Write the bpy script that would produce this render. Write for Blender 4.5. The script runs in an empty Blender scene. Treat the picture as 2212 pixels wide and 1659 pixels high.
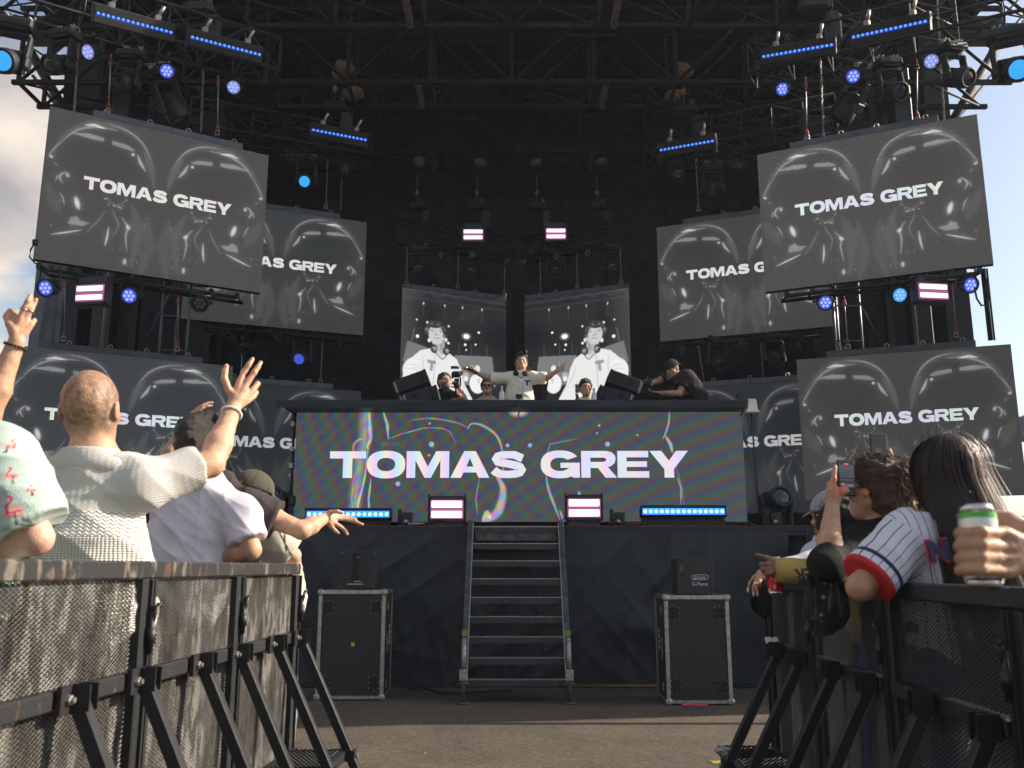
import bpy, bmesh, math, random
import numpy as np
from mathutils import Vector, Matrix, Quaternion

# ------------------------------------------------------------------ camera, sky, sun, exposure
sc = bpy.context.scene
PITCH = math.atan(448 / 2200)
CAMZ = 1.2
cam_data = bpy.data.cameras.new('camera')
cam = bpy.data.objects.new('camera', cam_data)
sc.collection.objects.link(cam)
cam.location = (0, 0, CAMZ)
cam.rotation_euler = (math.pi / 2 + PITCH, 0, 0)
cam_data.lens = 36 * 2200 / 2500
cam_data.sensor_width = 36
cam_data.clip_start = 0.05
cam_data.clip_end = 3000
cam_data.dof.use_dof = True
cam_data.dof.focus_distance = 10.0
cam_data.dof.aperture_fstop = 5.0
sc.camera = cam

SUN_EL = math.radians(29)
SUN_AZ = math.radians(80)      # clockwise from +Y (the stage): the sun stands to the right
sun_vec = Vector((math.sin(SUN_AZ) * math.cos(SUN_EL), math.cos(SUN_AZ) * math.cos(SUN_EL), math.sin(SUN_EL)))
ld = bpy.data.lights.new('sun', 'SUN')
ld.energy = 4.3
ld.angle = math.radians(0.5)
ld.color = (1.0, 0.87, 0.71)
lo = bpy.data.objects.new('sun', ld)
sc.collection.objects.link(lo)
lo.rotation_euler = sun_vec.to_track_quat('Z', 'Y').to_euler()

world = bpy.data.worlds.new('World')
sc.world = world
world.use_nodes = True
wn, wl = world.node_tree.nodes, world.node_tree.links
wn.clear()
wo = wn.new('ShaderNodeOutputWorld')
bg = wn.new('ShaderNodeBackground')
bg.inputs['Strength'].default_value = 0.15
sky = wn.new('ShaderNodeTexSky')
sky.sky_type = 'NISHITA'
sky.sun_disc = False
sky.sun_elevation = SUN_EL
sky.sun_rotation = SUN_AZ
sky.air_density = 1.0
sky.dust_density = 2.0
tc = wn.new('ShaderNodeTexCoord')
mp = wn.new('ShaderNodeMapping')
mp.inputs['Scale'].default_value = (1.0, 1.0, 1.9)
mp.inputs['Location'].default_value = (0.35, 0.2, 0.1)
nz = wn.new('ShaderNodeTexNoise')
nz.inputs['Scale'].default_value = 3.4
nz.inputs['Detail'].default_value = 9
nz.inputs['Roughness'].default_value = 0.55
sep = wn.new('ShaderNodeSeparateXYZ')
ma = wn.new('ShaderNodeMath'); ma.operation = 'MULTIPLY_ADD'       # more cloud towards the left
ma.inputs[1].default_value = -0.13
ma.inputs[2].default_value = -0.02
ad = wn.new('ShaderNodeMath'); ad.operation = 'ADD'
rp = wn.new('ShaderNodeValToRGB')
rp.color_ramp.elements[0].position = 0.505
rp.color_ramp.elements[1].position = 0.60
nz2 = wn.new('ShaderNodeTexNoise')
nz2.inputs['Scale'].default_value = 5.0
nz2.inputs['Detail'].default_value = 6
cr = wn.new('ShaderNodeValToRGB')
cr.color_ramp.elements[0].position = 0.35
cr.color_ramp.elements[0].color = (1.5, 1.45, 1.5, 1)
cr.color_ramp.elements[1].position = 0.65
cr.color_ramp.elements[1].color = (3.4, 3.0, 2.6, 1)
mx = wn.new('ShaderNodeMix'); mx.data_type = 'RGBA'
hs = wn.new('ShaderNodeHueSaturation')
hs.inputs['Saturation'].default_value = 0.85
hs.inputs['Value'].default_value = 0.62
wl.new(tc.outputs['Generated'], mp.inputs['Vector'])
wl.new(mp.outputs[0], nz.inputs['Vector'])
wl.new(mp.outputs[0], nz2.inputs['Vector'])
wl.new(tc.outputs['Generated'], sep.inputs[0])
wl.new(sep.outputs['X'], ma.inputs[0])
wl.new(ma.outputs[0], ad.inputs[0])
wl.new(nz.outputs['Fac'], ad.inputs[1])
wl.new(ad.outputs[0], rp.inputs[0])
wl.new(nz2.outputs['Fac'], cr.inputs[0])
wl.new(sky.outputs[0], hs.inputs['Color'])
wl.new(rp.outputs[0], mx.inputs['Factor'])
wl.new(hs.outputs[0], mx.inputs['A'])
wl.new(cr.outputs[0], mx.inputs['B'])
wl.new(mx.outputs['Result'], bg.inputs['Color'])
wl.new(bg.outputs[0], wo.inputs[0])

sc.view_settings.view_transform = 'Standard'
sc.view_settings.look = 'None'
sc.view_settings.exposure = 1.05
sc.view_settings.gamma = 1
sc.cycles.max_bounces = 6
sc.cycles.transparent_max_bounces = 12
sc.cycles.use_denoising = True

rng = random.Random(7)
COL = sc.collection

# ------------------------------------------------------------------ pixel (in a 2212 wide picture) to point at a depth
FV, CXV, CYV = 1946.6, 1106.0, 829.5
def A(x, y, d):
    X = (x - CXV) / FV; Y = -(y - CYV) / FV
    u = math.sin(PITCH) + Y * math.cos(PITCH); w = math.cos(PITCH) - Y * math.sin(PITCH)
    return Vector((X / w * d, d, CAMZ + u / w * d))

# ------------------------------------------------------------------ materials
def nodes(name):
    m = bpy.data.materials.new(name); m.use_nodes = True
    nt = m.node_tree
    return m, nt.nodes, nt.links, nt.nodes['Principled BSDF']

def pm(name, col, rough=0.6, metal=0.0, spec=0.5, var=0.25, vscale=6.0, bump=0.0, bscale=60.0, vcol=False, sss=0.0, coat=0.0, aniso=None, detail=5, fine=None):
    """general procedural material: base colour, noise variation, bump; vcol multiplies in the colour attribute"""
    m, n, l, b = nodes(name)
    b.inputs['Roughness'].default_value = rough
    b.inputs['Metallic'].default_value = metal
    b.inputs['Specular IOR Level'].default_value = spec
    tc = n.new('ShaderNodeTexCoord')
    base = None
    if vcol:
        at = n.new('ShaderNodeAttribute'); at.attribute_name = 'Col'
        base = at.outputs['Color']
    nz = n.new('ShaderNodeTexNoise'); nz.inputs['Scale'].default_value = vscale; nz.inputs['Detail'].default_value = detail
    l.new(tc.outputs['Object'], nz.inputs['Vector'])
    mr = n.new('ShaderNodeMapRange'); mr.inputs['From Min'].default_value = 0.3; mr.inputs['From Max'].default_value = 0.7
    mr.inputs['To Min'].default_value = 1 - var; mr.inputs['To Max'].default_value = 1 + var
    l.new(nz.outputs['Fac'], mr.inputs['Value'])
    mul = n.new('ShaderNodeVectorMath'); mul.operation = 'MULTIPLY' if False else 'SCALE'
    if base is None:
        mul.inputs[0].default_value = col[:3]
    else:
        l.new(base, mul.inputs[0])
    l.new(mr.outputs[0], mul.inputs['Scale'])
    l.new(mul.outputs[0], b.inputs['Base Color'])
    rr = n.new('ShaderNodeMapRange'); rr.inputs['To Min'].default_value = max(0.02, rough - 0.12); rr.inputs['To Max'].default_value = min(1, rough + 0.12)
    l.new(nz.outputs['Fac'], rr.inputs['Value']); l.new(rr.outputs[0], b.inputs['Roughness'])
    if bump > 0:
        nb = n.new('ShaderNodeTexNoise'); nb.inputs['Scale'].default_value = bscale; nb.inputs['Detail'].default_value = 4
        l.new(tc.outputs['Object'], nb.inputs['Vector'])
        bp = n.new('ShaderNodeBump'); bp.inputs['Strength'].default_value = bump; bp.inputs['Distance'].default_value = 0.01
        l.new(nb.outputs['Fac'], bp.inputs['Height']); l.new(bp.outputs[0], b.inputs['Normal'])
    if sss > 0:
        b.inputs['Subsurface Weight'].default_value = sss
        b.inputs['Subsurface Radius'].default_value = (0.02, 0.007, 0.004)
        b.inputs['Subsurface Scale'].default_value = 0.6
    if coat: b.inputs['Coat Weight'].default_value = coat
    return m

def em(name, col, strength):
    m, n, l, b = nodes(name)
    b.inputs['Base Color'].default_value = (0.02, 0.02, 0.02, 1)
    b.inputs['Emission Color'].default_value = (*col, 1)
    b.inputs['Emission Strength'].default_value = strength * .68
    return m

M = {}
M['black_metal'] = pm('black powder coated metal', (0.015, 0.016, 0.019), 0.5, 0.0, 0.4, 0.35, 9, 0.15, 120)
M['truss'] = pm('black truss tube', (0.022, 0.023, 0.025), 0.42, 0.5, 0.5, 0.4, 12)
M['raw'] = pm('bare aluminium', (0.42, 0.4, 0.37), 0.38, 0.9, 0.5, 0.3, 30)
M['steel'] = pm('galvanised steel', (0.33, 0.32, 0.3), 0.45, 0.7, 0.5, 0.35, 40)
M['plastic'] = pm('black plastic housing', (0.014, 0.015, 0.018), 0.6, 0, 0.4, 0.25, 20, 0.1, 200)
M['rubber'] = pm('black rubber', (0.012, 0.012, 0.013), 0.7)
M['dark'] = pm('dark void', (0.008, 0.008, 0.009), 0.8)
M['glass_dark'] = pm('dark lens glass', (0.03, 0.035, 0.045), 0.08, 0.3, 0.8, 0.6, 40)
M['lens_cyan'] = em('cyan lens', (0.03, 0.33, 0.75), 0.9)
M['lens_blue'] = em('blue lens', (0.05, 0.09, 0.62), 0.7)
M['lens_white'] = em('pale lens', (0.22, 0.24, 0.55), 0.7)
M['led_blue'] = em('blue led', (0.06, 0.22, 1.0), 1.6)
M['led_floor'] = em('bright blue led', (0.12, 0.55, 1.0), 4.0)
M['led_core'] = em('led die', (0.55, 0.8, 1.0), 3.0)
M['strobe'] = em('pink white strobe tube', (1.0, 0.66, 0.86), 1.6)
M['strobe_rim'] = em('pink strobe rim', (0.75, 0.25, 0.5), 0.3)
M['red'] = pm('red heat shrink', (0.42, 0.05, 0.05), 0.5)
M['chain'] = pm('hoist chain', (0.22, 0.2, 0.18), 0.4, 0.8)
M['orange'] = pm('orange hook', (0.45, 0.16, 0.03), 0.5)
M['burlap'] = pm('tan burlap', (0.2, 0.13, 0.08), 0.9, bump=0.5, bscale=80)
M['tape'] = em('glowing yellow green tape', (0.5, 0.75, 0.02), 0.07)  # tape is no lamp; its brightness is emission put into the material
M['white'] = pm('white plastic', (0.65, 0.64, 0.6), 0.45, var=0.1)
M['print'] = pm('white print', (0.6, 0.6, 0.6), 0.6, var=0.1)
M['yellow'] = pm('yellow sticker', (0.55, 0.45, 0.03), 0.6)
M['blue'] = pm('blue plastic', (0.03, 0.08, 0.35), 0.5)
M['pink'] = pm('pink red tape', (0.6, 0.06, 0.12), 0.5)

# ------------------------------------------------------------------ mesh builder
class MB:
    def __init__(s): s.v = []; s.f = []; s.mi = []; s.cur = 0; s.sm = []
    def _add(s, vs, fs, smooth=False):
        o = len(s.v); s.v.extend([tuple(p) for p in vs])
        for f in fs: s.f.append(tuple(i + o for i in f)); s.mi.append(s.cur); s.sm.append(smooth)
        return s
    def box(s, c, size, R=None, taper=None, bev=0.0):
        """box centred at c; R a 3x3 matrix; bev chamfers all twelve edges"""
        c = Vector(c); hx, hy, hz = size[0] / 2, size[1] / 2, size[2] / 2
        if bev > 0:
            b = min(bev, hx * .9, hy * .9, hz * .9)
            bm = bmesh.new(); bmesh.ops.create_cube(bm, size=1)
            for v in bm.verts: v.co = Vector((v.co.x * 2 * hx, v.co.y * 2 * hy, v.co.z * 2 * hz))
            bmesh.ops.bevel(bm, geom=bm.edges[:], offset=b, segments=1, affect='EDGES')
            vs = [v.co.copy() for v in bm.verts]; fs = [[v.index for v in f.verts] for f in bm.faces]
            bm.free()
        else:
            vs = [Vector((x * hx, y * hy, z * hz)) for z in (-1, 1) for y in (-1, 1) for x in (-1, 1)]
            fs = [(0, 2, 3, 1), (4, 5, 7, 6), (0, 1, 5, 4), (2, 6, 7, 3), (0, 4, 6, 2), (1, 3, 7, 5)]
        if taper:
            for v in vs:
                t = (v.z + hz) / (2 * hz)
                v.x *= 1 + (taper[0] - 1) * t; v.y *= 1 + (taper[1] - 1) * t
        if R is not None: vs = [R @ v for v in vs]
        return s._add([v + c for v in vs], fs)
    def tube(s, p0, p1, r0, r1=None, n=8, cap=True, smooth=True):
        p0 = Vector(p0); p1 = Vector(p1); r1 = r0 if r1 is None else r1
        d = (p1 - p0)
        if d.length < 1e-6: return s
        q = d.to_track_quat('Z', 'Y')
        vs = []
        for p, r in ((p0, r0), (p1, r1)):
            for i in range(n):
                a = 2 * math.pi * i / n
                vs.append(p + q @ Vector((math.cos(a) * r, math.sin(a) * r, 0)))
        fs = [(i, (i + 1) % n, n + (i + 1) % n, n + i) for i in range(n)]
        s._add(vs, fs, smooth)
        if cap:
            o = len(s.v) - 2 * n
            s.f.append(tuple(o + i for i in reversed(range(n)))); s.mi.append(s.cur); s.sm.append(False)
            s.f.append(tuple(o + n + i for i in range(n))); s.mi.append(s.cur); s.sm.append(False)
        return s
    def path(s, pts, r, n=6):
        """tube swept along a polyline"""
        pts = [Vector(p) for p in pts]
        vs = []; m = len(pts)
        up = Vector((0, 0, 1))
        for k, p in enumerate(pts):
            t = (pts[min(k + 1, m - 1)] - pts[max(k - 1, 0)]).normalized()
            a = t.cross(up)
            if a.length < 0.1: a = t.cross(Vector((0, 1, 0)))
            a.normalize(); b = t.cross(a).normalized()
            rr = r[k] if isinstance(r, (list, tuple)) else r
            for i in range(n):
                g = 2 * math.pi * i / n
                vs.append(p + a * math.cos(g) * rr + b * math.sin(g) * rr)
        fs = []
        for k in range(m - 1):
            for i in range(n):
                j = (i + 1) % n
                fs.append((k * n + i, k * n + j, (k + 1) * n + j, (k + 1) * n + i))
        fs.append(tuple(reversed(range(n)))); fs.append(tuple((m - 1) * n + i for i in range(n)))
        return s._add(vs, fs, True)
    def lathe(s, c, axis, prof, n=20, smooth=True):
        """prof: list of (t along axis, radius)"""
        c = Vector(c); q = Vector(axis).normalized().to_track_quat('Z', 'Y')
        vs = []
        for t, r in prof:
            for i in range(n):
                a = 2 * math.pi * i / n
                vs.append(c + q @ Vector((math.cos(a) * r, math.sin(a) * r, t)))
        fs = []
        for k in range(len(prof) - 1):
            for i in range(n):
                j = (i + 1) % n
                fs.append((k * n + i, k * n + j, (k + 1) * n + j, (k + 1) * n + i))
        s._add(vs, fs, smooth)
        o = len(s.v) - n * len(prof)
        for rg in (list(reversed(range(n))), [n * (len(prof) - 1) + i for i in range(n)]):
            s.f.append(tuple(o + i for i in rg)); s.mi.append(s.cur); s.sm.append(False)
        return s
    def prism(s, poly, o, ax, ay, t):
        """extrude a 2D polygon (list of (a,b)) lying in axes ax, ay from origin o by thickness t along ax x ay"""
        o = Vector(o); ax = Vector(ax); ay = Vector(ay); nn = ax.cross(ay).normalized() * t
        m = len(poly)
        vs = [o + ax * a + ay * b for a, b in poly] + [o + ax * a + ay * b + nn for a, b in poly]
        fs = [tuple(reversed(range(m))), tuple(range(m, 2 * m))] + [(i, (i + 1) % m, m + (i + 1) % m, m + i) for i in range(m)]
        return s._add(vs, fs)
    def quad(s, a, b, c, d, smooth=False): return s._add([a, b, c, d], [(0, 1, 2, 3)], smooth)
    def cut(s): s.marks = getattr(s, 'marks', [0]) + [len(s.f)]; return s
    def each(s, name, mats, parent=None):
        """one object per piece between cuts"""
        mk = sorted(set(getattr(s, 'marks', [0]) + [len(s.f)])); out = []
        for a, b in zip(mk[:-1], mk[1:]):
            q = MB(); ids = {}
            for f in s.f[a:b]:
                for i in f:
                    if i not in ids: ids[i] = len(q.v); q.v.append(s.v[i])
                q.f.append(tuple(ids[i] for i in f))
            q.mi = s.mi[a:b]; q.sm = s.sm[a:b]; out.append(q.build(name, mats, parent))
        return out
    def mesh(s, name, mats):
        me = bpy.data.meshes.new(name)
        me.from_pydata(s.v, [], s.f)
        if not isinstance(mats, (list, tuple)): mats = [mats]
        for m in mats: me.materials.append(m)
        me.polygons.foreach_set('material_index', s.mi)
        me.polygons.foreach_set('use_smooth', s.sm)
        me.update()
        return me
    def build(s, name, mats, parent=None):
        return link(name, s.mesh(name, mats), parent)

def link(name, me, parent=None):
    o = bpy.data.objects.new(name, me); COL.objects.link(o)
    if parent is not None:
        o.parent = parent
    return o

def thing(name, label, cat, loc=(0, 0, 0), rot=(0, 0, 0), group=None):
    o = bpy.data.objects.new(name, None); COL.objects.link(o)
    o.empty_display_size = 0.1
    o.location = loc; o.rotation_euler = rot
    o['label'] = label; o['category'] = cat
    if group: o['group'] = group
    return o

def tag(o, label, cat, group=None):
    o['label'] = label; o['category'] = cat
    if group: o['group'] = group
    return o

def struct(o, kind='structure'):
    o['kind'] = kind; return o

def rotz(a): return Matrix.Rotation(a, 3, 'Z')
def axes(z, x):
    """3x3 with columns x,y,z, z kept exactly"""
    z = Vector(z).normalized(); x = Vector(x); x = (x - z * x.dot(z)).normalized(); y = z.cross(x)
    return Matrix((x, y, z)).transposed()
# ------------------------------------------------------------------ ground
def make_ground():
    m, n, l, b = nodes('asphalt')
    tc = n.new('ShaderNodeTexCoord')
    n1 = n.new('ShaderNodeTexNoise'); n1.inputs['Scale'].default_value = 1.6; n1.inputs['Detail'].default_value = 6
    n2 = n.new('ShaderNodeTexNoise'); n2.inputs['Scale'].default_value = 60; n2.inputs['Detail'].default_value = 3
    n3 = n.new('ShaderNodeTexVoronoi'); n3.inputs['Scale'].default_value = 75
    for k in (n1, n2, n3): l.new(tc.outputs['Object'], k.inputs['Vector'])
    r = n.new('ShaderNodeValToRGB')
    r.color_ramp.elements[0].position = 0.32; r.color_ramp.elements[0].color = (0.030, 0.027, 0.023, 1)
    r.color_ramp.elements[1].position = 0.72; r.color_ramp.elements[1].color = (0.118, 0.090, 0.058, 1)
    a = n.new('ShaderNodeMath'); a.operation = 'MULTIPLY_ADD'; a.inputs[1].default_value = 0.45
    l.new(n1.outputs['Fac'], a.inputs[0])
    s = n.new('ShaderNodeMath'); s.operation = 'MULTIPLY'; s.inputs[1].default_value = 0.55
    l.new(n2.outputs['Fac'], s.inputs[0]); l.new(s.outputs[0], a.inputs[2])
    n4 = n.new('ShaderNodeTexVoronoi'); n4.inputs['Scale'].default_value = 42; l.new(tc.outputs['Object'], n4.inputs['Vector']); sx = n.new('ShaderNodeSeparateColor'); l.new(n4.outputs['Color'], sx.inputs[0])
    a2 = n.new('ShaderNodeMath'); a2.operation = 'MULTIPLY_ADD'; a2.inputs[1].default_value = .22; l.new(sx.outputs[0], a2.inputs[0]); a3_ = n.new('ShaderNodeMath'); a3_.operation = 'SUBTRACT'; a3_.inputs[1].default_value = .11; l.new(a.outputs[0], a3_.inputs[0]); l.new(a3_.outputs[0], a2.inputs[2])
    l.new(a2.outputs[0], r.inputs[0])
    l.new(r.outputs[0], b.inputs['Base Color'])
    b.inputs['Roughness'].default_value = 0.85
    bp = n.new('ShaderNodeBump'); bp.inputs['Strength'].default_value = 0.6; bp.inputs['Distance'].default_value = 0.004
    l.new(n3.outputs['Distance'], bp.inputs['Height']); l.new(bp.outputs[0], b.inputs['Normal'])
    g = MB(); g.quad((-400, -200, 0), (400, -200, 0), (400, 900, 0), (-400, 900, 0))
    struct(g.build('ground', m))
make_ground()
# yellow painted arc worn on the asphalt by the right barrier
g = MB()
for i in range(14):
    a0, a1 = math.radians(40 + i * 5), math.radians(45 + i * 5)
    for (r0, r1) in ((0.55, 0.63),):
        P0 = Vector((1.45, 5.45, 0.004))
        g.quad(P0 + Vector((math.cos(a0) * r0, math.sin(a0) * r0, 0)), P0 + Vector((math.cos(a0) * r1, math.sin(a0) * r1, 0)),
               P0 + Vector((math.cos(a1) * r1, math.sin(a1) * r1, 0)), P0 + Vector((math.cos(a1) * r0, math.sin(a1) * r0, 0)))
struct(g.build('painted_marking', pm('worn yellow road paint', (0.32, 0.22, 0.03), 0.8, var=0.7, vscale=30)))

# ------------------------------------------------------------------ cloth sheets
def cloth_mat(name, col, rough=0.85):
    return pm(name, col, rough, 0, 0.3, 0.3, 3.0, 0.35, 500)
M['drape'] = cloth_mat('black stage drape', (0.046, 0.049, 0.056))
M['skirt'] = pm('black stage skirt', (0.020, 0.024, 0.030), 0.6, 0, 0.4, 0.3, 2.0, 0.3, 400)
def sheet(name, p0, p1, z0, z1, amp, freq, mat, nx=160, nz=60, seed=0, parent=None, drapes=True, lean=0.0):
    """hanging cloth from p0 to p1 (xy); vertical pleats and crumple folds, as real relief"""
    rs = np.random.RandomState(seed)
    p0 = np.array(p0, float); p1 = np.array(p1, float); L = np.linalg.norm(p1 - p0)
    t = (p1 - p0) / L; nrm = np.array([t[1], -t[0]])
    U, V = np.meshgrid(np.linspace(0, 1, nx), np.linspace(0, 1, nz), indexing='ij')
    s = U * L; h = V * (z1 - z0)
    d = np.zeros_like(s)
    if drapes:
        ph = s * freq + 0.35 * np.sin(s * 1.7 + h * .3 + seed) + 0.12 * np.sin(h * 1.3 + s * 3)
        d += amp * (np.abs(np.sin(ph)) ** .7 * (0.55 + 0.45 * np.sin(s * .9 + seed + 0.4 * np.sin(h))))
    for k in range(16 if drapes else 46):
        a = rs.uniform(0, math.pi); f = rs.uniform(1.2, 6) if drapes else rs.uniform(2, 11)
        c = np.cos(a) * s + np.sin(a) * h
        w = np.exp(-((s - rs.uniform(0, L)) / (L * (.12 if drapes else .07))) ** 2 - ((h - rs.uniform(0, z1 - z0)) / ((z1 - z0) * .4)) ** 2)
        d += w * amp * rs.uniform(.3, .9) * (1 - np.abs(np.sin(c * f + rs.uniform(0, 6)))) ** 2
    d += lean * (1 - V)
    X = p0[0] + t[0] * s + nrm[0] * d; Y = p0[1] + t[1] * s + nrm[1] * d; Z = z0 + h
    vs = np.stack([X, Y, Z], -1).reshape(-1, 3)
    idx = np.arange(nx * nz).reshape(nx, nz)
    fs = np.stack([idx[:-1, :-1], idx[1:, :-1], idx[1:, 1:], idx[:-1, 1:]], -1).reshape(-1, 4)
    me = npmesh(name, vs, fs, mat)
    return link(name, me, parent)

def npmesh(name, vs, fs, mat, smooth=True, cols=None, attrs=None):
    me = bpy.data.meshes.new(name)
    vs = np.asarray(vs, np.float32); fs = np.asarray(fs, np.int32)
    me.vertices.add(len(vs)); me.vertices.foreach_set('co', vs.ravel())
    k = fs.shape[1]
    me.loops.add(fs.size); me.loops.foreach_set('vertex_index', fs.ravel())
    me.polygons.add(len(fs)); me.polygons.foreach_set('loop_start', np.arange(0, fs.size, k, dtype=np.int32))
    try: me.polygons.foreach_set('loop_total', np.full(len(fs), k, dtype=np.int32))
    except Exception: pass
    me.polygons.foreach_set('use_smooth', np.full(len(fs), smooth))
    me.update(calc_edges=True)
    if cols is not None:
        ca = me.color_attributes.new('Col', 'FLOAT_COLOR', 'POINT')
        c4 = np.ones((len(vs), 4), np.float32); c4[:, :3] = cols
        ca.data.foreach_set('color', c4.ravel())
    for nm, a in (attrs or {}).items():
        at = me.attributes.new(nm, 'FLOAT', 'POINT'); at.data.foreach_set('value', np.asarray(a, np.float32))
    me.materials.append(mat)
    return me

# stage deck
g = MB()
g.box((0.4, 14.4, 1.585), (15.0, 9.2, 0.09))
tag(g.build('stage_deck', pm('black stage deck', (0.03, 0.03, 0.032), 0.6)), 'black stage deck behind the black front skirt', 'stage')
g = MB(); g.box((0.4, 9.79, 1.605), (15.0, 0.03, 0.055))
o = g.build('edge_trim', M['black_metal'], bpy.data.objects['stage_deck'])
g = MB(); g.box((0.4, 9.785, 1.6365), (15.0, 0.035, 0.006)); g.build('red_edge_strip', pm('red edge strip', (0.22, 0.04, 0.035), 0.5), bpy.data.objects['stage_deck'])
o = sheet('stage_skirt', (-7.1, 9.76), (2.95, 9.76), 0.02, 1.575, 0.050, 1.1, M['skirt'], 520, 90, 3, drapes=False)
tag(o, 'creased black cloth skirt hanging from the front stage edge', 'stage skirt')
o = sheet('side_skirt', (2.97, 10.05), (7.8, 10.05), 0.02, 1.575, 0.06, 3.0, M['skirt'], 200, 50, 5)
tag(o, 'black side skirt behind the right hand crowd', 'stage skirt')
# DJ riser
g = MB(); g.box((0.05, 12.1, 2.0), (5.2, 2.6, 0.72)); tag(g.build('riser', M['black_metal']), 'black riser platform behind the counter screen', 'platform')

# ------------------------------------------------------------------ back and side drapes, house roof
o = sheet('back_drape', (-8.0, 18.8), (8.0, 18.8), 1.6, 9.2, 0.13, 5.5, M['drape'], 560, 60, 1); tag(o, 'tall pleated black drape across the rear of the stage', 'drape')
o = sheet('side_drape', (-7.95, 14.5), (-7.95, 18.8), 0.0, 10.5, 0.12, 4, M['drape'], 140, 50, 2); tag(o, 'black side drape on the left of the stage against the cloudy sky', 'drape')
o = sheet('side_drape', (7.75, 18.8), (7.75, 14.5), 0.0, 10.5, 0.12, 4, M['drape'], 140, 50, 4); tag(o, 'black side drape on the right of the stage against the pale sky', 'drape')
o = sheet('corner_scrim', (-7.93, 14.35), (-7.5, 14.5), 0.0, 8.7, 0.05, 9, pm('grey scrim', (0.16, 0.17, 0.19), 0.8, var=.4, vscale=2, bump=.4, bscale=40), 50, 60, 9); tag(o, 'grey crumpled scrim strip at the far left stage corner', 'scrim')
for sx, side in ((-1, 'left'), (1, 'right')):
    for k, (yy, ww) in enumerate(((15.4, 2.6), (17.0, 2.2))):
        o = sheet('wing_drape', (sx * 7.9 - (0 if sx < 0 else ww), yy), (sx * 7.9 + (ww if sx < 0 else 0), yy), 1.6, 9.4, 0.12, 5, M['drape'], 120, 40, 11 + k + sx)
        tag(o, ('nearer', 'farther')[k] + ' black wing drape on the %s side of the stage' % side, 'drape', 'black wing drapes')

def beam_truss(name, p0, p1, h, w, mat, rc=0.024, rd=0.011, bay=None, parent=None, posts=True):
    """box truss with its bottom chord axis from p0 to p1; returns part meshes"""
    p0 = Vector(p0); p1 = Vector(p1); t = (p1 - p0).normalized(); L = (p1 - p0).length
    side = t.cross(Vector((0, 0, 1))).normalized() * w / 2; up = Vector((0, 0, h))
    ch, br = MB(), MB()
    cs = [(side, Vector()), (-side, Vector()), (side, up), (-side, up)]
    for s_, u_ in cs: ch.tube(p0 + s_ + u_, p1 + s_ + u_, rc, n=10)
    nb = max(2, round(L / (bay or h * 1.05)))
    def P(i, s_, u_): return p0 + t * (L * i / nb) + s_ + u_
    for i in range(nb):
        e = i % 2
        for s_ in (side, -side):
            a, b = (P(i, s_, up * 0), P(i + 1, s_, up)) if e == 0 else (P(i, s_, up), P(i + 1, s_, up * 0))
            br.tube(a, b, rd, n=6, cap=False)
        for u_ in (Vector(), up):
            a, b = (P(i, side, u_), P(i + 1, -side, u_)) if e == 0 else (P(i, -side, u_), P(i + 1, side, u_))
            br.tube(a, b, rd, n=6, cap=False)
    for i in (range(nb + 1) if posts else (0, nb)):
        for s_ in (side, -side): br.tube(P(i, s_, Vector()), P(i, s_, up), rd, n=6, cap=False)
        for u_ in (Vector(), up): br.tube(P(i, side, u_), P(i, -side, u_), rd, n=6, cap=False)
    a = ch.build('chord', mat, parent); b = br.build('bracing', mat, parent)
    return a, b

M['rooft'] = pm('dark painted roof steel', (0.014, 0.0135, 0.0135), 0.7, 0, 0.3, 0.4, 5)
M['roofs'] = pm('dark corrugated roof sheet', (0.008, 0.0075, 0.009), 0.8)
g = MB()
for i in range(120):
    x0 = -8.4 + i * 0.14
    z = 11.3 - abs(x0) * 0.04
    g.box((x0 + 0.07, 15.2, z), (0.10, 8.0, 0.05))
    g.box((x0 + 0.0, 15.2, z + 0.03), (0.05, 8.0, 0.02))
roof = g.build('roof', M['roofs'])
tag(roof, 'dark ribbed roof high over the stage', 'roof')
g = MB()
for i in range(11):
    x = -8.0 + i * 1.6
    g.box((x, 15.2, 11.17 - abs(x) * .04), (0.07, 8.0, 0.16))
g.build('rafter', M['rooft'], roof)
g = MB()
for j in range(12):
    y = 11.4 + j * 0.7
    g.box((0, y, 11.02), (16.6, 0.06, 0.05))
g.build('purlin', M['rooft'], roof)
for k, (y, z, nm) in enumerate(((12.0, 9.3, 'nearest the audience'), (13.9, 9.0, 'in the middle of the roof'), (16.4, 9.0, 'nearest the back wall'))):
    t = thing('roof_truss', 'dark steel roof truss spanning the stage, ' + nm, 'roof truss', (0, y, z), group='roof trusses')
    g = MB()
    for yy in (-0.4, 0.4):
        for zz in (0, 1.35):
            g.box((0, yy, zz), (16.4, 0.07, 0.07))
    g.build('chord', M['rooft'], t)
    g = MB()
    n = 12; bay = 16.2 / n
    for i in range(n):
        x0 = -8.1 + i * bay
        for yy in (-0.4, 0.4):
            a, b = ((x0, yy, 0), (x0 + bay, yy, 1.35)) if i % 2 == 0 else ((x0, yy, 1.35), (x0 + bay, yy, 0))
            g.tube(a, b, 0.03, n=5)
            g.box((x0, yy, 0.67), (0.06, 0.05, 1.3))
        g.tube((x0, -.4, 0), (x0 + bay, .4, 0), 0.02, n=5); g.box((x0, 0, 0), (0.05, 0.8, 0.05))
    g.build('bracing', M['rooft'], t)
    g = MB()
    for x in (-1.55, 1.55): g.box((x, -0.0, -0.0), (0.09, 0.76, 0.1)); g.cut()
    g.each('cross_plate', pm('scuffed pinkish plate %d' % k, (0.2, 0.13, 0.15), 0.5, var=.6, vscale=14), t)
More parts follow.
